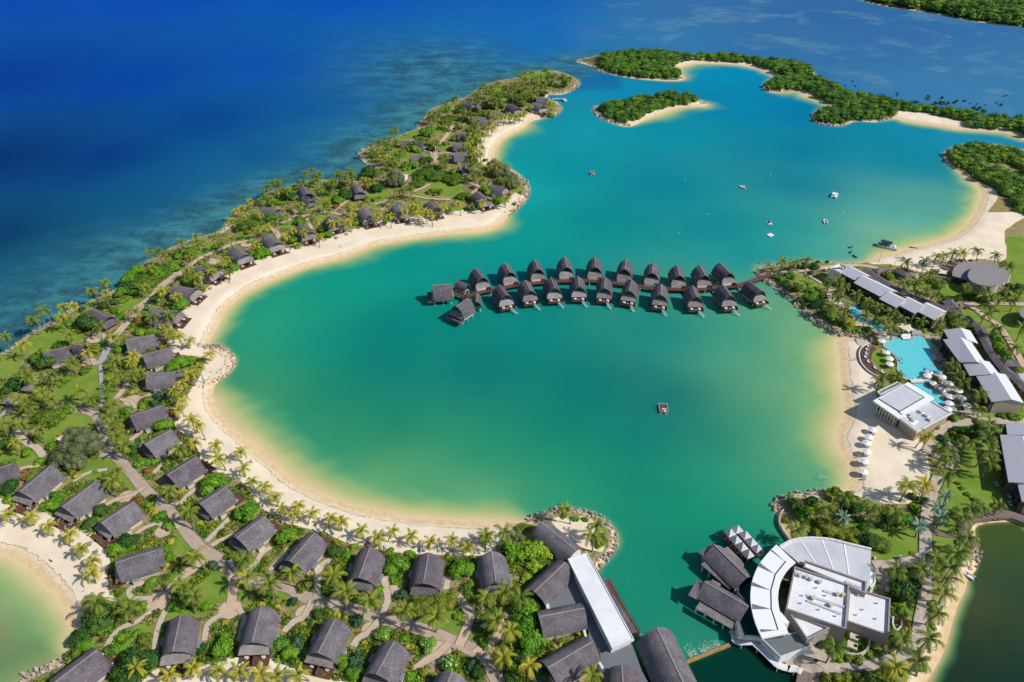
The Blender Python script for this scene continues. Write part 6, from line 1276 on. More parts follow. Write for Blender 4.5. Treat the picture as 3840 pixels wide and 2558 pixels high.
trees('E',"1050,90,105,r 960,80,80,m 940,150,70,m 890,190,55,b 1330,280,83,b 1470,130,78,b 760,290,52,d 860,310,50,k 890,360,45,k 640,420,105,m 700,390,70,d 580,450,60,m 500,410,58,k 605,310,30,d 840,390,38,k 970,425,27,k 1040,420,38,k 1320,700,75,b 1260,730,55,b 1400,690,60,b 1480,690,48,h 1340,570,58,l 1110,610,60,h 1190,590,45,h 1050,630,45,h 260,680,55,m 360,690,105,d 460,680,60,m 450,570,55,r 320,620,50,m 100,860,85,d 40,910,50,d 340,1090,125,r 520,1050,50,w 970,925,38,y 1170,950,68,u 1130,1000,48,u 1210,980,40,k 1190,1170,82,b 1130,1160,40,m 1195,1095,30,b 980,1340,58,m 1010,1300,45,u 1040,1440,55,k 1110,1420,50,k 1080,1500,45,x 620,1330,130,g 500,1370,110,g 560,1250,90,g 680,1290,80,g 450,1440,80,g 560,1440,80,g 200,1360,52,m 290,1420,48,k 90,1435,45,k 30,1440,40,k 30,1300,70,d 60,1240,60,u 560,1200,55,k 450,1240,38,y 420,1260,30,y 500,1225,25,x 1150,230,50,w 1100,300,38,w 550,790,45,h 490,820,40,k 610,770,45,h 430,860,35,k 640,740,40,h 1500,1480,35,d 1600,1550,60,b 150,1530,60,x 220,1550,50,h 110,1480,30,y 710,600,50,h 760,560,50,w 870,610,50,k 910,700,50,k 1060,850,45,k 1010,880,35,k 1080,980,50,h 1050,1010,40,k 890,1080,60,h 930,1050,50,k 960,1130,60,h 880,1170,50,h 1000,1170,40,x 950,1210,35,y 1040,1260,30,k 1330,1380,50,k 1390,1360,50,h 1350,1260,30,m 530,1500,40,h 560,1540,35,y 380,1310,50,k 1230,1430,40,k 1210,1480,35,h 700,1500,25,k 240,290,1,k 900,250,35,k 930,230,40,h 1020,470,55,k 1100,480,50,k 1000,390,40,x 170,1040,30,k 140,820,30,m 220,860,35,k 400,890,45,k 330,880,45,h 1290,200,60,u 1400,95,60,m")
trees('H',"130,255,48,b 230,190,50,m 300,190,45,d 395,150,20,d 330,150,18,d 280,240,30,m 1380,610,75,o 1330,590,60,m 1430,590,50,b 1660,800,75,b 1640,720,60,m 1700,850,60,m 1620,760,55,d 840,260,45,b 820,235,30,k 1330,1310,42,w 1200,1370,42,k 1230,1450,48,u 1260,1500,45,u 1220,1520,35,b 1350,1400,46,d 1320,1420,35,h 620,645,50,k 560,640,40,k 690,650,35,k 530,620,35,d 1740,1290,50,h 1690,1290,40,k 1800,1300,50,k 180,340,55,m 100,320,45,d 280,420,60,m 330,470,60,m 380,540,55,d 430,570,50,m 230,390,45,k 480,600,45,d 360,410,30,b 290,370,40,m 1800,350,50,d 1700,400,50,d 1740,330,30,m 1060,630,30,k 1000,610,30,k 1110,660,30,k 1190,660,30,k 1240,660,25,k 1500,1230,45,b 1520,1380,50,m 1500,1330,40,k 1560,1400,35,k 1420,1400,50,m 1640,1400,35,k 1490,1440,50,d 1540,770,16,y 1740,1030,14,y 1630,920,14,y 1300,160,25,x 1400,150,30,x 1250,190,22,x 1350,160,22,x 1460,150,22,x 1300,560,60,d 760,600,40,m 650,480,45,d 890,600,30,m 60,290,40,m 20,270,30,m 200,430,40,d 170,360,30,d 130,350,40,d 240,470,35,d 900,890,15,y 880,940,15,y 910,1000,35,k 1440,640,40,m 1230,330,50,m 1460,400,60,d 1500,320,40,m 1560,440,50,d 1620,330,40,d 1180,300,40,m 1270,450,40,d 1350,430,45,d 1800,950,30,k")
trees('I',"310,1200,120,r 240,1150,75,m 470,1130,100,r 560,1110,75,m 420,1170,80,m 180,1300,78,m 140,1290,50,b 230,1340,50,m 1210,740,110,r 1120,790,60,m 1290,720,70,r 1100,770,50,m 1545,530,72,d 1500,510,45,m 1990,510,82,d 1930,550,45,m 1380,710,62,m 1290,990,85,b 1330,940,60,b 1240,1010,55,b 1060,1120,60,b 1090,1080,45,b 620,1440,98,b 770,1270,85,d 820,1290,60,b 700,1280,50,m 2100,750,40,k 1570,900,58,b 1620,860,40,b 1850,850,50,b 1810,800,50,m 1620,740,58,m 1660,760,40,m 790,1080,50,k 700,1000,62,m 640,990,50,h 740,970,40,k 1220,900,40,w 410,1390,45,w 80,1470,60,k 100,1540,50,k 50,1420,50,m 170,1390,40,k 2200,330,80,d 1580,540,40,m 1180,830,40,h 1130,870,30,k 1660,510,20,k 1740,560,35,k 1420,560,40,k 1360,600,40,m 1450,580,40,k 1540,640,35,h 1640,660,40,k 1920,610,40,x 1880,640,30,k 1970,440,45,m 920,950,40,m 600,1030,50,m 1480,720,30,k 2190,560,40,k 2140,520,40,m 1700,590,40,m")
trees('J',"190,1240,78,d 150,1290,50,m 460,1190,62,d 600,1120,75,g 560,1150,50,g 640,1150,50,g 710,1250,58,h 850,1050,105,r 950,1060,110,r 1080,1100,90,r 900,1010,70,r 780,1140,65,r 1130,1090,60,r 800,1090,60,r 380,1050,68,r 340,1090,40,m 880,740,82,m 830,770,55,r 1050,620,75,r 1010,640,50,m 1450,1040,82,g 1510,1120,75,g 1400,1010,60,g 1550,1160,55,g 1480,1180,50,m 820,970,55,d 760,1000,50,m 700,1000,55,m 870,960,40,d 1320,520,58,d 1280,520,45,g 1980,330,42,b 1860,350,30,b 1590,430,40,d 1570,460,35,m 1200,1340,48,h 1350,1220,58,m 1320,1190,45,b 1430,1290,48,b 1400,1280,40,k 1140,1240,60,r 1200,1260,45,m 900,1210,45,h 960,1220,38,m 920,1240,25,h 870,850,40,d 890,870,35,m 760,870,50,m 720,860,45,d 1250,760,48,m 1250,820,48,b 1050,870,30,k 1360,600,48,m 1720,560,30,b 1850,590,40,k 780,1420,38,b 520,1460,32,b 300,1440,32,b 1700,480,40,d 1800,430,45,d 1620,510,45,m 1460,530,40,m 1240,560,38,m 1120,570,40,m 1370,420,25,k 1500,440,40,d 1820,240,30,m 640,640,1,k 1000,830,30,m 1080,790,38,m 990,940,40,k 1220,960,50,m 1330,1060,50,m 1390,1080,50,d 560,870,35,k 620,850,40,k 600,990,50,m 690,1020,40,k 430,1280,30,h 780,880,40,k 480,1260,25,k 370,1270,40,h 1400,970,1,k 1230,700,40,m 1110,700,35,m 1560,1310,25,k 1610,1220,22,k 1640,1150,18,k 1330,960,30,h 1150,640,40,m 1010,560,40,b 1780,350,30,m 1960,360,30,b 1900,360,30,k 1540,480,40,m 1400,540,40,m 1300,590,40,m 1160,960,38,m 820,830,30,m 1090,950,35,k 1780,580,30,b 1230,1350,25,k 1050,1350,35,k")
trees('K',"0,0,1,k")
# small mangroves standing in the shallows right of the far spit
for i,(x,y,r) in enumerate([(1488,275,8),(1500,300,6),(1448,298,6),(1713,335,9),(1712,348,6),(1570,335,6),(1870,352,13),(1868,365,10),(1942,357,10),(1800,378,12),(1785,382,9),(1815,380,10),(1950,385,14),(1930,382,12),(1970,385,12),(2015,376,13),(2005,382,9),(2055,375,9),(2120,390,7),(2215,385,6),(2238,393,10),(2258,349,8),(2270,345,5),(2082,388,6),(2160,395,6),(1905,385,12),(1890,395,9),(2100,410,16),(2130,412,14),(2150,425,16)]):
    X,Y=V('K',x,y); ppm=(F*SP+(Y-CY)*CP)/H; R=r/1.3529/ppm; c=G(X,Y,R*.8); root=thing('mangrove_tree',(c[0],c[1],-.2),None,'mangrove','',random.uniform(0,6),(R,R,R*1.1)); link('crown',CM['d',i%3],root,(0,0,.15)); link('trunk',TT,root)
    REG.append([X,Y,root,'young dark mangrove','young mangroves standing in the far shallows','']); 
LANDMARK.append((*P('K',2060,430,0)[:2],'the far spit')); LANDMARK.append((*P('K',1500,360,0)[:2],'the far mangrove headland'))
# ---- woods on the islands (read as one mass)
def wood(name,poly_list,label,dens,rmin,rmax,shr,mats,hs=.62,leafs=.5,n_l=55,avoid=()):
    V_=[];F_=[];mi=[];tot=0; r=np.random.default_rng(len(name)+len(poly_list)+int(abs(poly_list[0][0][0])))
    for poly in poly_list:
        a=np.array(poly); x0,y0=a.min(0); x1,y1=a.max(0); area=(x1-x0)*(y1-y0); n=int(area*dens)
        X=r.uniform(x0,x1,n); Y=r.uniform(y0,y1,n); k=inpoly(X,Y,poly); X,Y=X[k],Y[k]; d,L,B=shore(X,Y); k=d>shr; 
        for av in avoid: k&=~inpoly(X,Y,av)
        X,Y,d=X[k],Y[k],d[k]
        for x,y,dd in zip(X,Y,d):
            R=(rmin+(rmax*1.25-rmin)*r.uniform()**1.6)*min(1,.55+dd*.05); h=R*hs*2*r.uniform(.8,1.25)+.8; m=r.integers(len(mats))
            nl=int(n_l*(R/rmax)**1.3)+8; dv=r.normal(size=(nl,3)); dv[:,2]=np.abs(dv[:,2])-.1; dv/=np.linalg.norm(dv,axis=1)[:,None]
            c=np.array([x,y,1.0+h*.35]); P_=c+dv*np.array([R,R,h*.62])*r.uniform(.85,1.1,size=(nl,1)); nn=dv+r.normal(size=(nl,3))*.35; nn/=np.linalg.norm(nn,axis=1)[:,None]
            u=np.cross(nn,r.normal(size=(nl,3))); u/=np.linalg.norm(u,axis=1)[:,None]; v=np.cross(nn,u); s=leafs*r.uniform(.6,1.3,size=(nl,1))
            o=tot*4; V_.append(np.stack([P_-u*s,P_-v*s*.7,P_+u*s,P_+v*s*.7],1).reshape(-1,3)); tot+=nl; mi+= [m]*nl
            # solid heart of the crown
            nn_=6; cc=[(x,y,c[2]+h*.5)]
            for ph in (.85,1.65): cc+=[(x+R*.85*math.sin(ph)*math.cos(2*math.pi*j/nn_+ph),y+R*.85*math.sin(ph)*math.sin(2*math.pi*j/nn_+ph),c[2]+h*.52*math.cos(ph)) for j in range(nn_)]
            q=[(0,1+j,1+(j+1)%nn_,0) for j in range(nn_)]
            for j in range(nn_):
                V_.append(np.array([cc[1+j],cc[1+nn_+j],cc[1+nn_+(j+1)%nn_],cc[1+(j+1)%nn_]])); tot+=1; mi.append(m)
                if j%2==0: V_.append(np.array([cc[0],cc[1+j],cc[1+(j+1)%nn_],cc[1+(j+2)%nn_]])); tot+=1; mi.append(m)
    V2=np.concatenate(V_); F2=np.arange(len(V2)).reshape(-1,4); o=link(name,bigmesh(name,V2,F2,mats,mi)); return setp(o,label,kind='stuff')
def kp(s): return [P('K',*map(float,a.split(',')),z=2.5)[:2] for a in s.split()]
MG=['leaf_mangrove','leaf_mangrove','leaf_rain','leaf_dark']
wood('island_wood',[kp("205,380 200,415 240,455 300,478 350,478 400,465 440,435 500,410 580,395 690,378 700,360 690,335 600,318 440,325 320,350")],"dense green wood covering the small central island",.13,1.5,4.2,2.5,MG)
wood('island_wood',[kp("185,180 200,210 250,230 330,242 450,255 560,255 620,250 615,225 570,205 600,180 660,165 690,155 660,140 520,115 400,110 250,135"),kp("690,140 700,168 830,170 950,180 1060,205 1110,240 1150,245 1210,240 1290,230 1280,200 1140,160 1010,155 880,135"),
 kp("1040,300 1060,322 1130,322 1200,312 1260,330 1350,375 1400,385 1440,405 1330,420 1290,440 1290,470 1330,488 1420,492 1490,468 1600,472 1690,448 1700,420 1670,385 1560,345 1400,300 1300,255 1200,245 1060,275"),
 kp("1650,380 1700,415 1850,435 2040,465 2060,495 2200,515 2300,525 2380,560 2480,600 2800,700 2800,560 2354,465 2050,430 1850,400")],"dense green mangrove wood along the far headlands and spit",.11,1.6,4.4,1.0,MG)
wood('shore_wood',[kp("1965,640 1990,610 2060,595 2140,598 2240,615 2354,645 2500,660 2700,760 2700,950 2354,900 2310,880 2290,830 2200,800 2090,760 2000,705"),kp("2230,830 2290,790 2354,860 2400,960 2330,930")],"dense dark wood on the right-hand point behind a low rock wall",.13,1.5,4.0,2.5,MG,avoid=[kp("2290,720 2354,715 2360,790 2300,770"),kp("2140,690 2240,680 2330,720 2290,740 2180,720")])
wood('coast_wood',[[G(x,y,3)[:2] for x,y in ((3200,-30),(3300,6),(3350,20),(3510,42),(3670,72),(3850,92),(4300,140),(4300,-60),(3300,-90))]],"continuous green forest on the distant coast in the top right corner",.022,4,8,.5,MG,.7,1.1,45)
setp(bpy.data.objects['island_wood'],kind='stuff')
# ---- garden undergrowth, one stuff object per garden
def clumps(name,label,polys,n,avoid_lawn=True,size=(.45,1.1),mats=('leaf_olive','leaf_bright','leaf_dark','leaf_rain','leaf_yellow','leaf_red','leaf_olive'),pr=(.26,.26,.18,.18,.05,.03,.04),seed=3):
    r=np.random.default_rng(seed); a=np.concatenate([np.array(p) for p in polys]); x0,y0=a.min(0); x1,y1=a.max(0)
    U=r.uniform(x0,x1,n); Vv=r.uniform(y0,y1,n); k=np.zeros(n,bool)
    for p in polys: k|=inpoly(U,Vv,p)
    U,Vv=U[k],Vv[k]; W_=np.array([G(a,b,1.3)[:2] for a,b in zip(U,Vv)]).reshape(-1,2); 
    k=np.ones(len(U),bool)
    for L in (LAWN+SAND):
        s=smoothline(L,3,True); k&=~inpoly(U,Vv,s)
    for L in KEEPP: k&=~inpoly(W_[:,0],W_[:,1],L)
    for hx,hy,an,hw,hl in HOUSES:
        dx,dy=W_[:,0]-hx,W_[:,1]-hy; lx=dx*math.cos(an)+dy*math.sin(an); ly=-dx*math.sin(an)+dy*math.cos(an); k&=~((abs(lx)<hw+.4)&(abs(ly)<hl+.2))
    for line,w in PATHS:
        q=np.array(line); 
        for i in range(len(q)-1):
            e=q[i+1]-q[i]; l2=e@e+1e-9; t=np.clip(((W_-q[i])@e)/l2,0,1); dd=np.linalg.norm(W_-q[i]-t[:,None]*e,axis=1); k&=dd>w/2+.55
    W_=W_[k]; d,L,B=shore(W_[:,0],W_[:,1]); k=d>np.where(B>.5,9,4.5); W_=W_[k]; d=d[k]
    # patchy density
    ns=np.sin(W_[:,0]*.37+2*np.sin(W_[:,1]*.23))+np.sin(W_[:,1]*.41+1.7*np.sin(W_[:,0]*.19)); k=r.uniform(size=len(W_))<np.clip(.62+.3*ns,.12,1); W_=W_[k]; ns=ns[k]
    m_=len(W_); nl=15; R=r.uniform(*size,size=m_)*np.where(r.uniform(size=m_)<.1,1.6,1); zz=gzs(W_[:,0],W_[:,1])
    fld=np.sin(W_[:,0]*.9+3*np.sin(W_[:,1]*.31))*.5+.5; mt=np.array([int(np.searchsorted(np.cumsum(pr),min(.999,.65*f+.35*u))) for f,u in zip(fld,r.uniform(size=m_))])
    dv=r.normal(size=(m_,nl,3)); dv[...,2]=np.abs(dv[...,2]); dv/=np.linalg.norm(dv,axis=2)[...,None]
    c=np.concatenate([W_,zz[:,None]],1)[:,None,:]; P_=c+dv*R[:,None,None]*np.array([1,1,.85])*r.uniform(.6,1.1,size=(m_,nl,1))
    nn=dv+r.normal(size=dv.shape)*.5; nn/=np.linalg.norm(nn,axis=2)[...,None]; u=np.cross(nn,r.normal(size=dv.shape)); u/=np.linalg.norm(u,axis=2)[...,None]; v=np.cross(nn,u); s=R[:,None,None]*.3*r.uniform(.6,1.3,size=(m_,nl,1))
    V2=np.stack([P_-u*s,P_-v*s*.7,P_+u*s,P_+v*s*.7],2).reshape(-1,3); F2=np.arange(len(V2)).reshape(-1,4)
    o=link(name,bigmesh(name,V2,F2,list(mats),np.repeat(mt,nl))); return setp(o,label,kind='stuff')
WESTG=[(-100,1320),(210,1180),(450,1080),(600,960),(900,780),(1130,670),(1340,640),(1380,520),(1580,470),(1680,370),(1900,300),(2050,270),(2150,300),(2100,400),(1850,560),(1940,640),(1960,720),(1800,860),(1200,960),(950,1060),(800,1230),(760,1330),(700,1500),(820,1700),(1100,1880),(1400,2030),(1900,2090),(2140,2120),(2000,2640),(-100,2640)]
clumps('garden_planting',"low mixed shrubs and ground cover between the bungalows of the western peninsula",[WESTG],190000,seed=5)
clumps('garden_planting',"low mixed shrubs and ground cover round the hotel, pools and white restaurant",[[(2880,1000),(3840,980),(3900,1990),(3640,2100),(3560,2350),(3400,2600),(3000,2600),(2900,2000),(3200,1850),(3400,1700),(3300,1300),(3000,1160),(2900,1060)]],52000,seed=9)
# ---- boulders of the revetments
def rocks(label,segs,seed=1):
    r=np.random.default_rng(seed); V_=[];
    for v,s,w,dens,sz in segs:
        p=np.array(smoothline([P(v,*map(float,a.split(',')),z=.3)[:2] for a in s.split()],3))
        for i in range(len(p)-1):
            e=p[i+1]-p[i]; l=np.linalg.norm(e); n=max(1,int(l*w*dens)); nn=np.array([-e[1],e[0]])/l
            for _ in range(n):
                q=p[i]+e*r.uniform()+nn*(r.uniform(-.5,.5)*w); z=max(-.1,float(.35+.0)); R=sz*r.uniform(.55,1.35)
                h=R*r.uniform(.5,.9); a=r.uniform(0,6.28); b=r.uniform(.7,1,size=4); tp=r.uniform(.45,.8,size=4)
                dd=[(math.cos(a+k*1.57)*R*.62*b[k],math.sin(a+k*1.57)*R*.55*b[k]) for k in range(4)]
                V_.append([(q[0]+x,q[1]+y,-.5) for x,y in dd]+[(q[0]+x*t,q[1]+y*t,.15+h+r.uniform(-.1,.2)) for (x,y),t in zip(dd,tp)])
    V_=np.array(V_).reshape(-1,3); n=len(V_)//8; f=np.array([[0,1,5,4],[1,2,6,5],[2,3,7,6],[3,0,4,7],[4,5,6,7]]); F2=(np.arange(n)[:,None,None]*8+f).reshape(-1,4)
    return setp(link('rock_revetment',bigmesh('rock_revetment',V_,F2,['rock'])),label,kind='stuff')
rocks("white and ochre boulders round the sandy spit on the left shore",[('E',"1420,585 1500,590 1590,600 1660,630 1705,680 1700,740 1650,790 1570,840 1480,890 1400,940",4.2,1.0,1.2),('E',"1640,620 1670,680 1650,740 1560,810 1440,880 1370,930",4.5,1.0,1.1)],1)
rocks("pale boulders round the point below the vaulted hall",[('C',"380,335 470,290 560,258 660,245 780,250 880,280 960,330 1010,400 1025,480 1000,550 940,620 890,665",4.4,1.1,1.25),('C',"850,290 930,340 975,420 980,500 940,570 880,620 850,560",4.0,1.0,1.2),('C',"430,330 530,300 560,270",3,1,1.1)],2)
rocks("dark and pale boulders along the hotel tip and its lagoon side",[('H',"-105,170 -60,165 0,195 30,188 100,183 200,178 330,175 520,178 650,178",1.6,1.2,.9),('H',"-120,235 -60,270 0,320 60,365 140,425 200,490 260,555 330,612 430,660 520,695 640,712 700,705",5.4,.95,1.25),('Q3',"2060,330 2150,250 2354,200",3,1.2,1),('Q3',"2070,340 2200,470 2354,580",4,1.2,1.1),('H',"720,690 800,770 760,800",3.0,1.0,1.1),('S2',"610,800 740,900 800,960",2.5,1,1)],3)
rocks("low grey stones along the open sea side of the palm peninsula",[('E',"-60,700 0,665 90,600 190,530 290,455 390,410",3.4,.9,1.0),('E',"400,385 500,335 570,305 640,270 740,232 880,170",2.6,.9,.9),('I',"30,1350 100,1310 200,1210 320,1095 430,1040 530,975 620,935 720,900 850,860 960,830 1010,790 1050,700 1100,650 1200,595 1270,560",2.4,.9,.9),
 ('I',"1350,505 1420,485 1520,450 1620,418 1750,402 1900,400 2080,408",1.8,1.0,.85),('J',"445,1000 385,985 335,930 360,885 430,855",6.5,.7,1.3),('J',"440,850 500,825 600,792 700,748 790,715",2.2,.9,.9),('J',"800,700 815,660 860,620",5,.8,1.3),('J',"890,560 1000,520 1080,490 1180,460 1260,410 1320,370 1460,330 1570,310 1630,275 1700,262 1800,250",2.4,.9,1.0)],4)
rocks("pale boulders round the far palm point",[('J',"1900,300 2020,310 2060,345 2040,385 1980,415 1900,425 1835,425",6,.6,1.4),('J',"1895,520 1930,545 1905,590 1840,612",4,.7,1.2),('J',"1590,1095 1640,1140 1662,1190 1650,1250 1610,1320 1560,1365 1500,1400",5,.7,1.3)],5)
rocks("pale boulders edging the wooded islands and far headlands",[('K',"85,172 150,190 190,215 240,233 320,247 450,262 560,268 630,262",3.5,.45,1.5),('K',"85,172 140,165 190,152",5,.4,1.6),('K',"175,405 185,440 230,468 290,490 355,503",4,.5,1.5),('K',"690,372 735,392",6,.5,1.5),('K',"1035,300 1050,325 1110,330 1200,318",3.2,.5,1.5),('K',"1285,450 1300,488 1380,502 1440,495 1480,475 1600,478 1680,460",3.4,.5,1.5),('K',"1955,640 1960,680 2010,720 2090,765 2170,795",3.0,.6,1.3),('K',"2300,730 2354,735 2354,780 2320,760",10,.25,1.6)],6)
rocks("ochre boulders on the water corner above the big white restaurant",[('D',"225,215 235,175 270,150 330,135 420,120 520,108 610,100",4.2,1.0,1.2),('D',"240,240 225,190 250,160",3.5,1.0,1.2),('D',"640,150 720,165 850,175",2,1,1.1)],7)
rocks("grey stones where the dark boardwalk meets the right-hand lake",[('D',"1780,540 1770,600 1740,650 1700,690",4,1.0,1.2),('D',"1000,1560 1100,1540",3,1,1)],8)
rocks("grey rocks along the lower left corner of the small bay",[('A',"560,1440 480,1420 380,1470 280,1500 160,1560",5,1.0,1.3),('A',"650,840 690,900 660,950",2.6,.8,1.1),('A',"860,1560 980,1545",2,1,1)],9)
# ---- labels for everything that grows
def label_all():
    groups={}
    for e in REG:
        X,Y,root,ph,grp,sz=e; x,y=root.location[:2]
        best=min(LANDMARK,key=lambda l:(l[0]-x)**2+(l[1]-y)**2); lx,ly=best[:2]
        ix,iy=toimg(lx,ly,1.3); dx,dy=X-ix,Y-iy
        where=('left of' if dx<0 else 'right of') if abs(dx)>abs(dy)*.9 else ('behind' if dy<0 else 'in front of')
        e.append(where+' '+best[2]); groups.setdefault((ph,e[-1]),[]).append(e)
    for (ph,w),L in groups.items():
        L.sort(key=lambda e:e[0]); n=len(L)
        for i,e in enumerate(L):
            if n==1: lab=f"{e[5]}{ph} {w}"
            else: 
                pos='leftmost' if i==0 else 'rightmost' if i==n-1 else ordn(i)+' from left' if i<14 else f'{i+1}th from left'
                lab=f"{pos} {ph} {w}"
            e[2]['label']=lab; e[2]['group']=e[4]
label_all()
print('PALMS',NP,'TREES',NT)
# ------------------------------------------------------------ beach furniture
LG=[]
def mk_lounger(x,y,ang):
    root=thing('sun_lounger',(x,y,gz(x,y)),None,'lounger','grey sun loungers on the sand and lawns',ang)
    for nm,me in LP: link(nm,me,root)
    X,Y=toimg(x,y,1.5); LG.append([X,Y,root,'grey sun lounger','grey sun loungers on the sand and lawns',''])
m1=MB(); m1.box((0,-.35,.38),(.8,1.4,.1),'lounger'); m2=MB(); m2.box((0,.62,.6),(.8,.8,.09),'canvas_grey',tilt=.55); m3=MB()
for x in (-.33,.33): m3.box((x,-.2,.17),(.07,1.5,.34),'metal_dark')
LP=[('seat',mesh('seat',m1)),('backrest',mesh('backrest',m2)),('frame',mesh('frame',m3))]
def pairs(v,s,ang,gap=1.15,n=2):
    for a in s.split():
        x,y=map(float,a.split(',')); c=P(v,x,y,1.3)
        if not(-40<V(v,x,y)[0]<3880 and V(v,x,y)[1]<2580): continue
        for k in range(n):
            o=(k-(n-1)/2)*gap; mk_lounger(c[0]+o*math.cos(ang),c[1]+o*math.sin(ang),ang+random.uniform(-.08,.08))
pairs('A',"100,222 225,230 440,342 493,382 697,497 745,562 812,692 820,812 1440,1525",-1.05); pairs('B',"275,275 600,390 708,420 985,490 20,1447 165,1455",-2.4+3.14,1.1)
pairs('B',"1110,527 1412,543 1560,547 1842,560",-.05,1.6); pairs('E',"1368,372 1325,425 1465,258 1508,218 1547,163 1620,120 1685,95",-1.2); pairs('E',"1285,1108 1415,1240 205,735",-1.2)
pairs('I',"1180,1122 1235,1098 1408,1030 1530,1002 1690,942 1748,924 1930,882 2015,850 2178,794 1030,1227 955,1260 825,1370 775,1417",-1.0,1.25); pairs('J',"625,1468 710,1475 885,1445 942,1445 1525,640",-.9)
pairs('S5',"672,885 622,968 583,1075 568,1200 548,1335 540,1490 540,1530",-1.7,1.6); pairs('S6',"822,995 985,1150 1000,1255",-1.6,1.4); pairs('S2',"1560,215 1590,320 1640,400 1660,610",-1.5,1.3)
pairs('S2',"1450,1060 1540,1075 1620,1150 1780,1050 1850,1120 1960,1330 1830,1380 560,390 620,450 640,650",-.6,1.2)
# umbrellas
def umb():
    n=8; m=MB(); r=1.95; V_=[(r*math.cos(2*math.pi*i/n),r*math.sin(2*math.pi*i/n),2.3) for i in range(n)]
    m.add(V_+[(0,0,3.05)]+[(x,y,2.12) for x,y,z in V_]+[(0,0,2.95)],[[i,(i+1)%n,n] for i in range(n)]+[[n+1+i,n+1+(i+1)%n,(i+1)%n,i] for i in range(n)]+[[n+1+(i+1)%n,n+1+i,2*n+1] for i in range(n)],'canvas')
    p=MB(); p.tube((0,0,0),(0,0,3.2),.045,.035,'metal_dark',6); b=MB(); b.prism(ring(0,0,.35,10),0,.12,'metal_dark')
    return [('canopy',mesh('canopy',m)),('pole',mesh('pole',p)),('base',mesh('base',b))]
UM=umb(); UG=[]
def umbs(v,s,grp,zb=None):
    for a in s.split():
        x,y=map(float,a.split(',')); X,Y=V(v,x,y); c=G(X,Y,1.3+2.6); g_=zb if zb is not None else gz(c[0],c[1])
        root=thing('parasol',(c[0],c[1],g_),None,'parasol',grp,random.uniform(0,.8))
        for nm,me in UM: link(nm,me,root)
        UG.append([X,Y,root,'white octagonal parasol',grp,''])
umbs('S5',"680,815 630,925 597,1010 595,1140 565,1270 555,1420",'white parasols in a line on the beach')
umbs('S2',"1400,755 1365,820 1640,840 1485,965 1770,965 1650,1075 1940,1095 1785,1205 2000,1230 1770,1325 1740,1430 2095,1370",'white parasols on the pool terrace',1.45); umbs('S2',"615,385 675,500 675,600",'white parasols on the grass crescent'); umbs('S2',"575,105 525,180",'white parasols by the swim-up bar',1.45)
# round daybeds on the crescent deck
dbm=MB(); dbm.prism(ring(0,0,.95,14),0,.35,'metal_dark'); dbc=MB(); dbc.prism(ring(0,0,.82,14),.35,.55,'cushion'); dbh=MB()
for i in range(9):
    a0=math.pi*(.05+i*.1); 
    for r0 in (0,): dbh.box((.93*math.cos(a0+.15),.93*math.sin(a0+.15),.75),(.36,.08,.8),'wall_white',rz=a0+.15+math.pi/2)
DBP=[('base',mesh('base',dbm)),('cushion',mesh('cushion',dbc)),('hood',mesh('hood',dbh))]
for i,(x,y) in enumerate(((280,285),(255,350),(245,425),(230,490),(282,573),(408,685),(545,762))):
    c=P('S2',x,y,2.3); r=thing('daybed',(c[0],c[1],1.96),f"round white daybed, {ordn(i)} from the top on the brown crescent deck",'daybed','round daybeds on the crescent deck',-1.2+i*.12)
    for nm,me in DBP: link(nm,me,r)
# cafe tables on the patio beneath the parasols
tb=MB(); tb.prism(ring(0,0,.5,12),.7,.75,'canvas'); tb2=MB(); tb2.tube((0,0,0),(0,0,.7),.05,.05,'metal_dark',6); TB=[('tabletop',mesh('tabletop',tb)),('leg',mesh('leg',tb2))]
CT=[]
for x,y in ((1630,905),(1780,1040),(1900,1170),(1720,1260),(1860,1290),(1950,1400),(1560,1010),(1700,1130)):
    c=P('S2',x,y,1.6); r=thing('cafe_table',(c[0],c[1],1.49),None,'table','round white tables on the pool terrace')
    for nm,me in TB: link(nm,me,r)
    X,Y=V('S2',x,y); CT.append([X,Y,r,'small round white table','round white tables on the pool terrace',''])
for lst in (LG,UG,CT): REG[:]=lst; label_all()
# ------------------------------------------------------------ boats
def hull(mb,L,B,h,mat,z0=-.15,bow=.35,tip=.05,y0=0,x0=0):
    pr=[(-.5,.46),(-.5+.02,.5),(.1,.5),(.3,.42),(.42,.22),(.5,tip)]; pts=[(t*L,w*B) for t,w in pr]; out=[(x,-w) for x,w in pts]+[(x,w) for x,w in pts[::-1]]
    n=len(out); lo=[(x0+x*.94,y0+w*.7,z0) for x,w in out]; hi=[(x0+x,y0+w,h+max(0,x/L)*bow) for x,w in out]; inn=[(x0+x*.93,y0+w*.8,h+max(0,x/L)*bow) for x,w in out]; fl=[(x0+x*.9,y0+w*.75,h*.45) for x,w in out]
    mb.add(lo+hi+inn+fl,[[i,(i+1)%n,n+(i+1)%n,n+i] for i in range(n)]+[[n+i,n+(i+1)%n,2*n+(i+1)%n,2*n+i] for i in range(n)]+[[2*n+i,2*n+(i+1)%n,3*n+(i+1)%n,3*n+i] for i in range(n)]+[list(range(3*n,4*n)),list(range(n-1,-1,-1))],mat)
def boat(v,x,y,ang,parts,name,label,cat,group=None):
    c=P(v,x,y,.4); r=thing(name,(c[0],c[1],0),label,cat,group,ang)
    for nm,m in parts: link(nm,mesh(nm,m),r)
    LANDMARK.append((c[0],c[1],'x')); return r
def bx(c,d,mat,rz=0): m=MB(); m.box(c,d,mat,rz=rz); return m
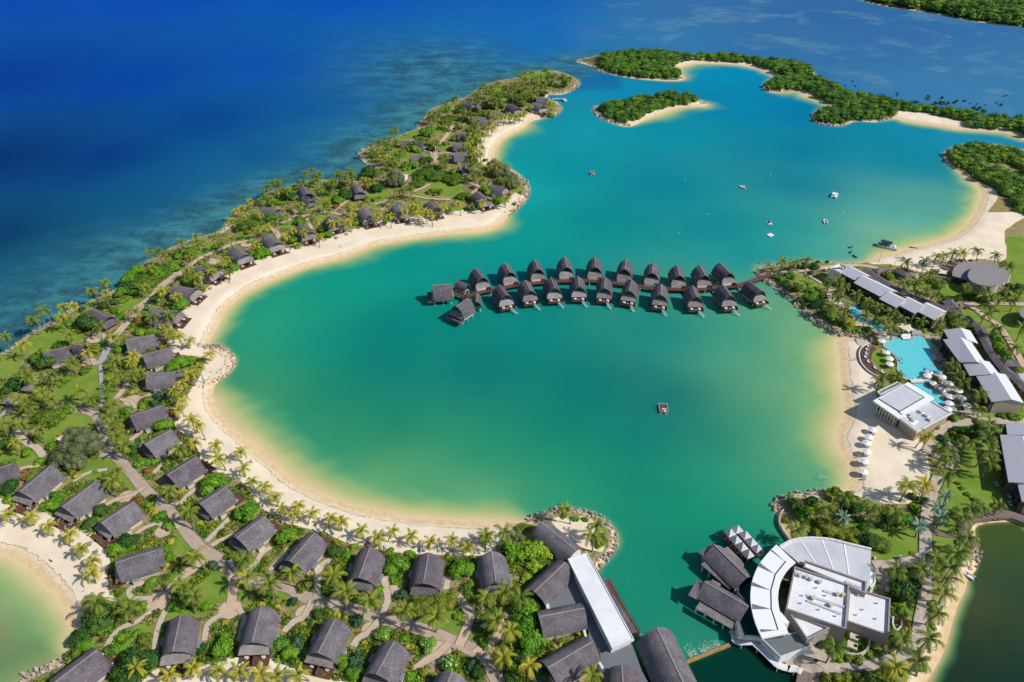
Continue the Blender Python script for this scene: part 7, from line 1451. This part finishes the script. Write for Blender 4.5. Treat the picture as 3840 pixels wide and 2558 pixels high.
h=MB(); hull(h,6.5,2.3,.9,'boat_white'); boat('L',1348,302,math.radians(125),[('hull',h),('console',bx((-.3,0,1.3),(1.0,.8,1.1),'boat_white')),('windscreen',bx((.25,0,1.75),(.1,.9,.5),'blue')),('seat',bx((-1.4,0,.9),(.6,1.2,.5),'black')),('outboard_motor',bx((-3.5,0,.9),(.5,.5,1.1),'black'))],'motorboat',"small white motorboat with a blue windscreen moored mid lagoon",'boat')
CATS=1
h1=MB(); hull(h1,12.5,1.7,1.3,'boat_white',y0=2.1); h2_=MB(); hull(h2_,12.5,1.7,1.3,'boat_white',y0=-2.1)
boat('L',2020,360,math.radians(62),[('hull',h1),('hull',h2_),('deck',bx((-.8,0,1.5),(9.5,4.6,.3),'boat_white')),('cabin',bx((-.9,0,2.3),(4.4,3.6,1.4),'boat_white')),('cabin_window',bx((1.45,0,2.5),(.1,3.0,.7),'dark_glass')),('cabin_top',bx((-1.3,0,3.1),(5.4,4.0,.15),'boat_white')),('net',bx((4.6,0,1.3),(2.2,2.8,.08),'canvas_grey'))],'catamaran',"large white catamaran moored farthest right on the lagoon",'boat').scale=(.72,.72,.72)
h=MB(); hull(h,5.6,2.6,.6,'canvas_grey'); t1=MB()
for s in (-1,1): t1.tube((-2.7,s*1.05,.55),(1.2,s*1.1,.6),.32,.32,'canvas',8); t1.tube((1.2,s*1.1,.6),(2.9,0,.85),.32,.26,'canvas',8)
boat('L',1953,553,math.radians(80),[('floor',h),('inflatable_tube',t1),('console',bx((-.2,0,.95),(.8,.9,1.0),'lounger')),('outboard_motor',bx((-2.95,0,.8),(.45,.5,1.0),'metal_dark'))],'inflatable_boat',"pale inflatable boat with a grey console moored right of the lagoon",'boat')
rf=bx((0,0,.25),(3.0,4.4,.35),'canvas_grey'); rd=bx((0,.2,.45),(2.6,3.6,.08),'red')
boat('L',1540,560,.1,[('float',rf),('body',bx((0,.2,.75),(1.1,2.6,.7),'black')),('seat',bx((0,-.1,1.15),(.5,1.3,.25),'red')),('fender',bx((0,-1.6,.7),(2.2,.5,.4),'canvas'))],'jet_ski_raft',"dark red jet ski parked on a small raft near the white platform",'raft')
p=[P('L',*q,z=.6) for q in ((1520,648),(1547,634),(1576,648),(1549,662))]; mb=MB(); mb.prism(xy(p),.1,.6,'canvas_grey',top='boat_white'); single('floating_platform',mb,"flat white diamond-shaped platform floating on the lagoon",'platform')
def raft(v,x,y,w,l,ang,label):
    ps=[('deck',bx((0,0,.75),(w,l,.25),'deck'))]
    for s in (-1,1): ps.append(('float',bx((s*w*.36,0,.3),(w*.2,l*.98,.7),'canvas_grey')))
    for s in (-1,1):
        m=MB(); m.tube((s*w*.49,-l*.48,1.6),(s*w*.49,l*.48,1.6),.06,.06,'boat_white',6)
        for k in range(4): yy=-l*.48+l*.96*k/3; m.tube((s*w*.49,yy,.85),(s*w*.49,yy,1.6),.05,.05,'boat_white',5)
        ps.append(('railing',m))
    m=MB(); m.tube((-w*.49,l*.48,1.6),(w*.49,l*.48,1.6),.06,.06,'boat_white',6); ps.append(('railing',m)); ps.append(('bench',bx((w*.1,-l*.1,1.0),(w*.6,l*.16,.3),'wall_cream'))); ps.append(('bench',bx((w*.15,-l*.36,1.0),(w*.3,l*.2,.3),'canvas_grey')))
    m=MB(); 
    for s in (-.3,.3): m.tube((w*.22+s,-l*.5,1.2),(w*.22+s,-l*.62,-.3),.05,.05,'boat_white',5)
    ps.append(('ladder',m)); ps.append(('life_ring',(lambda q:(q.prism(ring(-w*.2,-l*.42,.4,12),.9,1.05,'pink'),q)[1])(MB())))
    boat(v,x,y,ang,ps,'swim_raft',label,'raft')
raft('R',2487,1535,3.9,5.6,-.06,"large railed brown swimming raft in the middle of the near lagoon"); raft('L',238,200,3.3,4.6,.05,"smaller railed brown swimming raft far left on the upper lagoon")
h1=MB(); hull(h1,12,1.6,1.4,'canvas_grey',y0=1.5); h2_=MB(); hull(h2_,12,1.6,1.4,'canvas_grey',y0=-1.5); pl=MB()
boat('H',838,52,math.radians(148),[('hull',h1),('hull',h2_),('deck',bx((-.3,0,1.3),(11,4.0,.25),'canvas_grey')),('canopy',bx((1.2,0,3.6),(6.6,4.0,.15),'navy')),('seats',bx((1.0,0,1.8),(5.2,2.6,.7),'lounger')),('windscreen',bx((4.2,0,2.3),(.15,3.2,1.6),'dark_glass')),('stern_bench',bx((-4,0,1.7),(1.2,3.2,.6),'canvas'))]+[('post',bx((1.2+a*3,b*1.8,2.5),(.1,.1,2.2),'metal_dark')) for a in (-1,1) for b in (-1,1)],'ferry_catamaran',"grey catamaran ferry with a dark blue canopy beached near the sand",'boat')
for i,(x,y,a) in enumerate(((568,52,.5),(570,88,.9),(597,120,2.0))):
    h=MB(); hull(h,3.4,1.2,.6,'black'); boat('H',x,y,a,[('hull',h),('seat',bx((-.4,0,.75),(1.3,.4,.4),'lounger')),('handlebar',bx((.5,0,1.0),(.15,.8,.12),'metal_dark'))],'jet_ski',["topmost black jet ski floating off the beach","middle black jet ski floating off the beach","lowest black jet ski nearest the rocky tip"][i],'jet ski','black jet skis off the beach')
for i,(v,x,y,a,mt,lab) in enumerate((('H',1028,58,2.8,'black',"dark kayak in the shallows right of the catamaran ferry"),('S1',1395,42,2.6,'boat_white',"white kayak lying on the sand behind the upper hotel wing"),('S1',1475,50,2.5,'blue',"blue kayak lying on the sand behind the upper hotel wing"),('A',393,625,2.6,'deck',"small driftwood log lying on the small left beach"))):
    h=MB(); hull(h,5.2 if i==0 else 3.6 if i<3 else 1.8,.8 if i<3 else .35,.35,mt,z0=0); c=P(v,x,y,1.2 if i else .1); r=thing('kayak' if i<3 else 'driftwood',(c[0],c[1],gz(c[0],c[1]) if i else 0),lab,'kayak' if i<3 else 'driftwood',None,a); link('hull',mesh('hull',h),r); 
    if i<3: link('seat',mesh('seat',bx((-.2,0,.3),(.6,.4,.1),'metal_dark')),r)
h=MB(); hull(h,4.8,1.9,.8,'boat_white',z0=0); c=P('D',1722,735,.8); r=thing('dinghy',(c[0],c[1],.1),"small white dinghy with a dark motor drawn up at the right-hand lake",'boat',None,math.radians(128)); link('hull',mesh('hull',h),r); link('bench',mesh('bench',bx((.3,0,.7),(.4,1.5,.1),'lounger')),r); link('outboard_motor',mesh('outboard_motor',bx((-2.5,0,.9),(.5,.5,.9),'black')),r)
for i,(x,y,d) in enumerate(((920,240,'near the small railed raft'),(1548,202,'above and right of the motorboat'),(1087,497,'alone in mid lagoon'),(872,636,'closest to the back-row overwater bungalows'),(1685,453,'above the jet ski raft'),(1780,571,'between the jet ski raft and the inflatable'),(2087,485,'right of the inflatable boat'),(2070,646,'below the inflatable boat'))):
    c=P('L',x,y,.2); mb=MB(); mb.prism(ring(0,0,.3,10),-.2,.2,'boat_white'); mb.prism(ring(0,0,.16,10),.2,.5,'boat_white'); o=link('buoy',mesh('buoy',mb),None,(c[0],c[1],0)); setp(o,"white mooring buoy "+d,'buoy','white mooring buoys on the lagoon')
# golf carts
def cart(v,x,y,ang,mt,label):
    c=P(v,x,y,1.5); r=thing('golf_cart',(c[0],c[1],1.3),label,'golf cart',None,ang); ps=[('body',bx((0,0,.55),(2.4,1.2,.5),mt)),('seat',bx((-.2,0,.95),(.6,1.1,.35),'canvas')),('canopy',bx((-.1,0,1.95),(1.7,1.2,.08),'canvas' if mt=='red' else 'canvas_grey')),('windscreen',bx((.75,0,1.4),(.05,1.0,.8),'dark_glass'))]
    for a in (-1,1):
        for b in (-1,1):
            m=MB(); m.tube((a*.8,b*.5,.28),(a*.8,b*.64,.28),.26,.26,'black',10); ps.append(('wheel',m)); ps.append(('post',bx((-.1+a*.8,b*.52,1.35),(.05,.05,1.15),'metal_dark')))
    for nm,m in ps: link(nm,mesh(nm,m),r)
cart('D',1083,866,1.3,'red',"red golf cart with a white canopy parked right of the big restaurant"); cart('A',1795,655,2.2,'boat_white',"white golf cart on the road beside the tall garden palms"); cart('H',1050,275,.3,'boat_white',"white golf cart parked behind the beach watersports hut"); cart('H',385,228,.3,'red',"red golf cart parked beside the white stair tower"); cart('J',1618,468,.4,'blue',"blue golf cart on the path near the far pier")
# statue and signs, goal frame
c=P('D',1190,605,2); mb=MB(); mb.box((c[0],c[1],1.7),(1.3,1.3,1.0),'wall_cream'); mb.tube((c[0],c[1],2.2),(c[0],c[1],3.0),.35,.5,'wall_cream',10); single('planter',mb,"pale stone urn on a plinth on the lawn edge near the path junction",'planter')
c=P('D',993,606,2); mb=MB(); mb.box((c[0],c[1],1.7),(.9,.9,1.0),'canvas_grey'); mb.tube((c[0],c[1],2.2),(c[0],c[1],2.6),.3,.4,'canvas_grey',10); single('planter',mb,"small grey plinth beside the right wall of the fan roof",'planter')
mb=MB(); q=[P('R',*a,z=.1) for a in ((3068,1800),(3098,1806),(3106,1796),(3074,1778))]
mb.tube((*q[0][:2],-.5),(*q[0][:2],2.2),.06,.06,'boat_white',5); mb.tube((*q[1][:2],-.5),(*q[1][:2],2.2),.06,.06,'boat_white',5); mb.tube((*q[0][:2],2.2),(*q[1][:2],2.2),.06,.06,'boat_white',5)
mb.tube((*q[1][:2],2.2),(*q[2][:2],.2),.05,.05,'boat_white',5); mb.tube((*q[0][:2],2.2),(*q[3][:2],.2),.05,.05,'boat_white',5); mb.tube((*q[3][:2],.2),(*q[2][:2],.2),.05,.05,'boat_white',5)
single('goal_frame',mb,"thin metal goal frame standing in the shallows off the right beach",'goal')
for i,(x,y) in enumerate(((775,165),(890,190),(905,60),(1045,240))):
    c=P('H',x,y,1.3); mb=MB(); mb.tube((c[0],c[1],0),(c[0],c[1],7.5),.12,.07,'trunk',6); mb.prism(ring(c[0],c[1],.22,6),7.4,7.7,'trunk'); single('flag_pole',mb,['wooden pole nearest the hedge behind the stair tower','second wooden pole behind the stair tower beside the sand','tall wooden pole standing on the sand by the water','wooden pole beside the beach watersports hut'][i],'pole','bare wooden poles on the sand')
# ------------------------------------------------------------ people
def person(v,x,y,ang,pose,label,shirt,z=None):
    J=dict(pelvis=(0,0,.95,.14),chest=(0,0,1.3,.16),neck=(0,0,1.5,.06),head=(0,.01,1.66,.105),top=(0,.01,1.76,.07),hipL=(-.1,0,.9,.1),kneeL=(-.11,.03,.5,.065),footL=(-.11,0,.06,.045),toeL=(-.11,.15,.03,.035),hipR=(.1,0,.9,.1),kneeR=(.12,.1,.5,.065),footR=(.12,.02,.06,.045),toeR=(.12,.17,.03,.035),
      shL=(-.2,0,1.42,.06),elL=(-.27,0,1.15,.045),haL=(-.28,.08,.88,.035),shR=(.2,0,1.42,.06),elR=(.28,.02,1.15,.045),haR=(.28,.15,.92,.035))
    E=[('pelvis','chest'),('chest','neck'),('neck','head'),('head','top')]+[(a+s,b+s) for s in 'LR' for a,b in (('hip','knee'),('knee','foot'),('foot','toe'),('sh','el'),('el','ha'))]+[('pelvis','hipL'),('pelvis','hipR'),('chest','shL'),('chest','shR')]
    if pose=='float': J={k:(a*1.3 if 'el' in k or 'ha' in k else a,-(c-.95),.1+b*.3,r) for k,(a,b,c,r) in J.items()}
    ks=list(J); me=bpy.data.meshes.new('person'); me.from_pydata([J[k][:3] for k in ks],[(ks.index(a),ks.index(b)) for a,b in E],[]); me.materials.append(M['skin'])
    o=link('person',me); sk=o.modifiers.new('skin','SKIN'); 
    for i,k in enumerate(ks): me.skin_vertices[0].data[i].radius=(J[k][3],J[k][3])
    me.skin_vertices[0].data[0].use_root=True; ss=o.modifiers.new('sub','SUBSURF'); ss.levels=1; ss.render_levels=1
    X,Y=V(v,x,y); c=G(X,Y,1.0 if z is None else z); o.location=(c[0],c[1],gz(c[0],c[1]) if z is None else z); o.rotation_euler=(0,0,ang); setp(o,label,'person')
    if pose!='float':
        m=MB(); m.tube((0,0,.88),(0,0,1.46),.19,.21,shirt,10); link('shirt',mesh('shirt',m),o); m=MB(); m.tube((0,0,.62),(0,0,.95),.2,.17,'black',10); link('shorts',mesh('shorts',m),o)
        m=MB(); m.prism(ring(0,0,.11,10),1.7,1.8,'black'); link('hair',mesh('hair',m),o)
    else: m=MB(); m.prism(ring(0,0,.2,10),.12,.3,shirt); link('swimwear',mesh('swimwear',m),o)
for a in (('H',615,880,.5,'stand',"person in dark clothes walking on the beach left of the crescent deck",'black',None),('F',82,1440,1.2,'stand',"person in red walking on the sand of the near beach",'red',None),('F',92,1446,1.0,'stand',"person in white walking beside the person in red on the near beach",'canvas',None),
 ('I',1968,962,.3,'stand',"person in blue standing on the long diagonal beach",'blue',None),('S2',885,520,.8,'float',"swimmer in red floating in the middle of the main pool",'red',1.6),('S2',900,600,2.0,'float',"swimmer in dark swimwear below the red one in the main pool",'black',1.6),
 ('A',1970,925,.3,'stand',"person in red standing among the palms beside the garden road",'red',None),('A',1800,690,.9,'stand',"person in white beside the white golf cart",'canvas',None),('Q2',1570,590,.2,'stand',"person in orange walking on the boardwalk between the bungalow rows",'pink',2.62),
 ('S6',850,1468,.2,'stand',"person in red on the lake boardwalk",'red',1.95),('S5',460,1245,.4,'stand',"person in white near the line of beach parasols",'canvas',None),('H',595,888,.4,'stand',"person in pale clothes near the water left of the crescent deck",'canvas',None)): person(*a)
r=P('S2',1072,130,1.7); mb=MB(); n=16
for i in range(n):
    a=2*math.pi*i/n; b=2*math.pi*(i+1)/n; mb.tube((r[0]+.7*math.cos(a),r[1]+.7*math.sin(a),1.75),(r[0]+.7*math.cos(b),r[1]+.7*math.sin(b),1.75),.2,.2,'pink',6)
single('pool_float',mb,"pink inflatable ring at the swim-up bar end of the main pool",'float')
# ------------------------------------------------------------ camera, sun, sky
cam=bpy.data.cameras.new('camera'); co=bpy.data.objects.new('camera',cam); COL.objects.link(co)
cam.sensor_width=36; cam.lens=F/3840*36; cam.clip_start=1; cam.clip_end=20000
co.location=(0,0,H); co.rotation_euler=(math.pi/2-PITCH,0,0); SC.camera=co
SEL=math.radians(43); SD=(.93,-.36)
sl=bpy.data.lights.new('sun','SUN'); so=bpy.data.objects.new('sun',sl); COL.objects.link(so)
sl.energy=4.0; sl.angle=math.radians(.5); sl.color=(1,.95,.87)
from mathutils import Vector
dv=Vector((-SD[0]*math.cos(SEL),-SD[1]*math.cos(SEL),-math.sin(SEL))); so.rotation_euler=dv.to_track_quat('-Z','Y').to_euler(); so.location=(0,0,300)
W=bpy.data.worlds.new("World"); SC.world=W; W.use_nodes=True; wn=W.node_tree.nodes
sky=wn.new('ShaderNodeTexSky'); sky.sky_type='NISHITA'; sky.sun_disc=False; sky.sun_elevation=SEL; sky.sun_rotation=math.atan2(SD[0],SD[1])
sky.air_density=1.0; sky.dust_density=.4; sky.ozone_density=1
W.node_tree.links.new(sky.outputs[0],wn['Background'].inputs[0]); wn['Background'].inputs[1].default_value=.09
SC.view_settings.view_transform='Standard'; SC.view_settings.look='None'; SC.view_settings.exposure=0.08; SC.view_settings.gamma=1
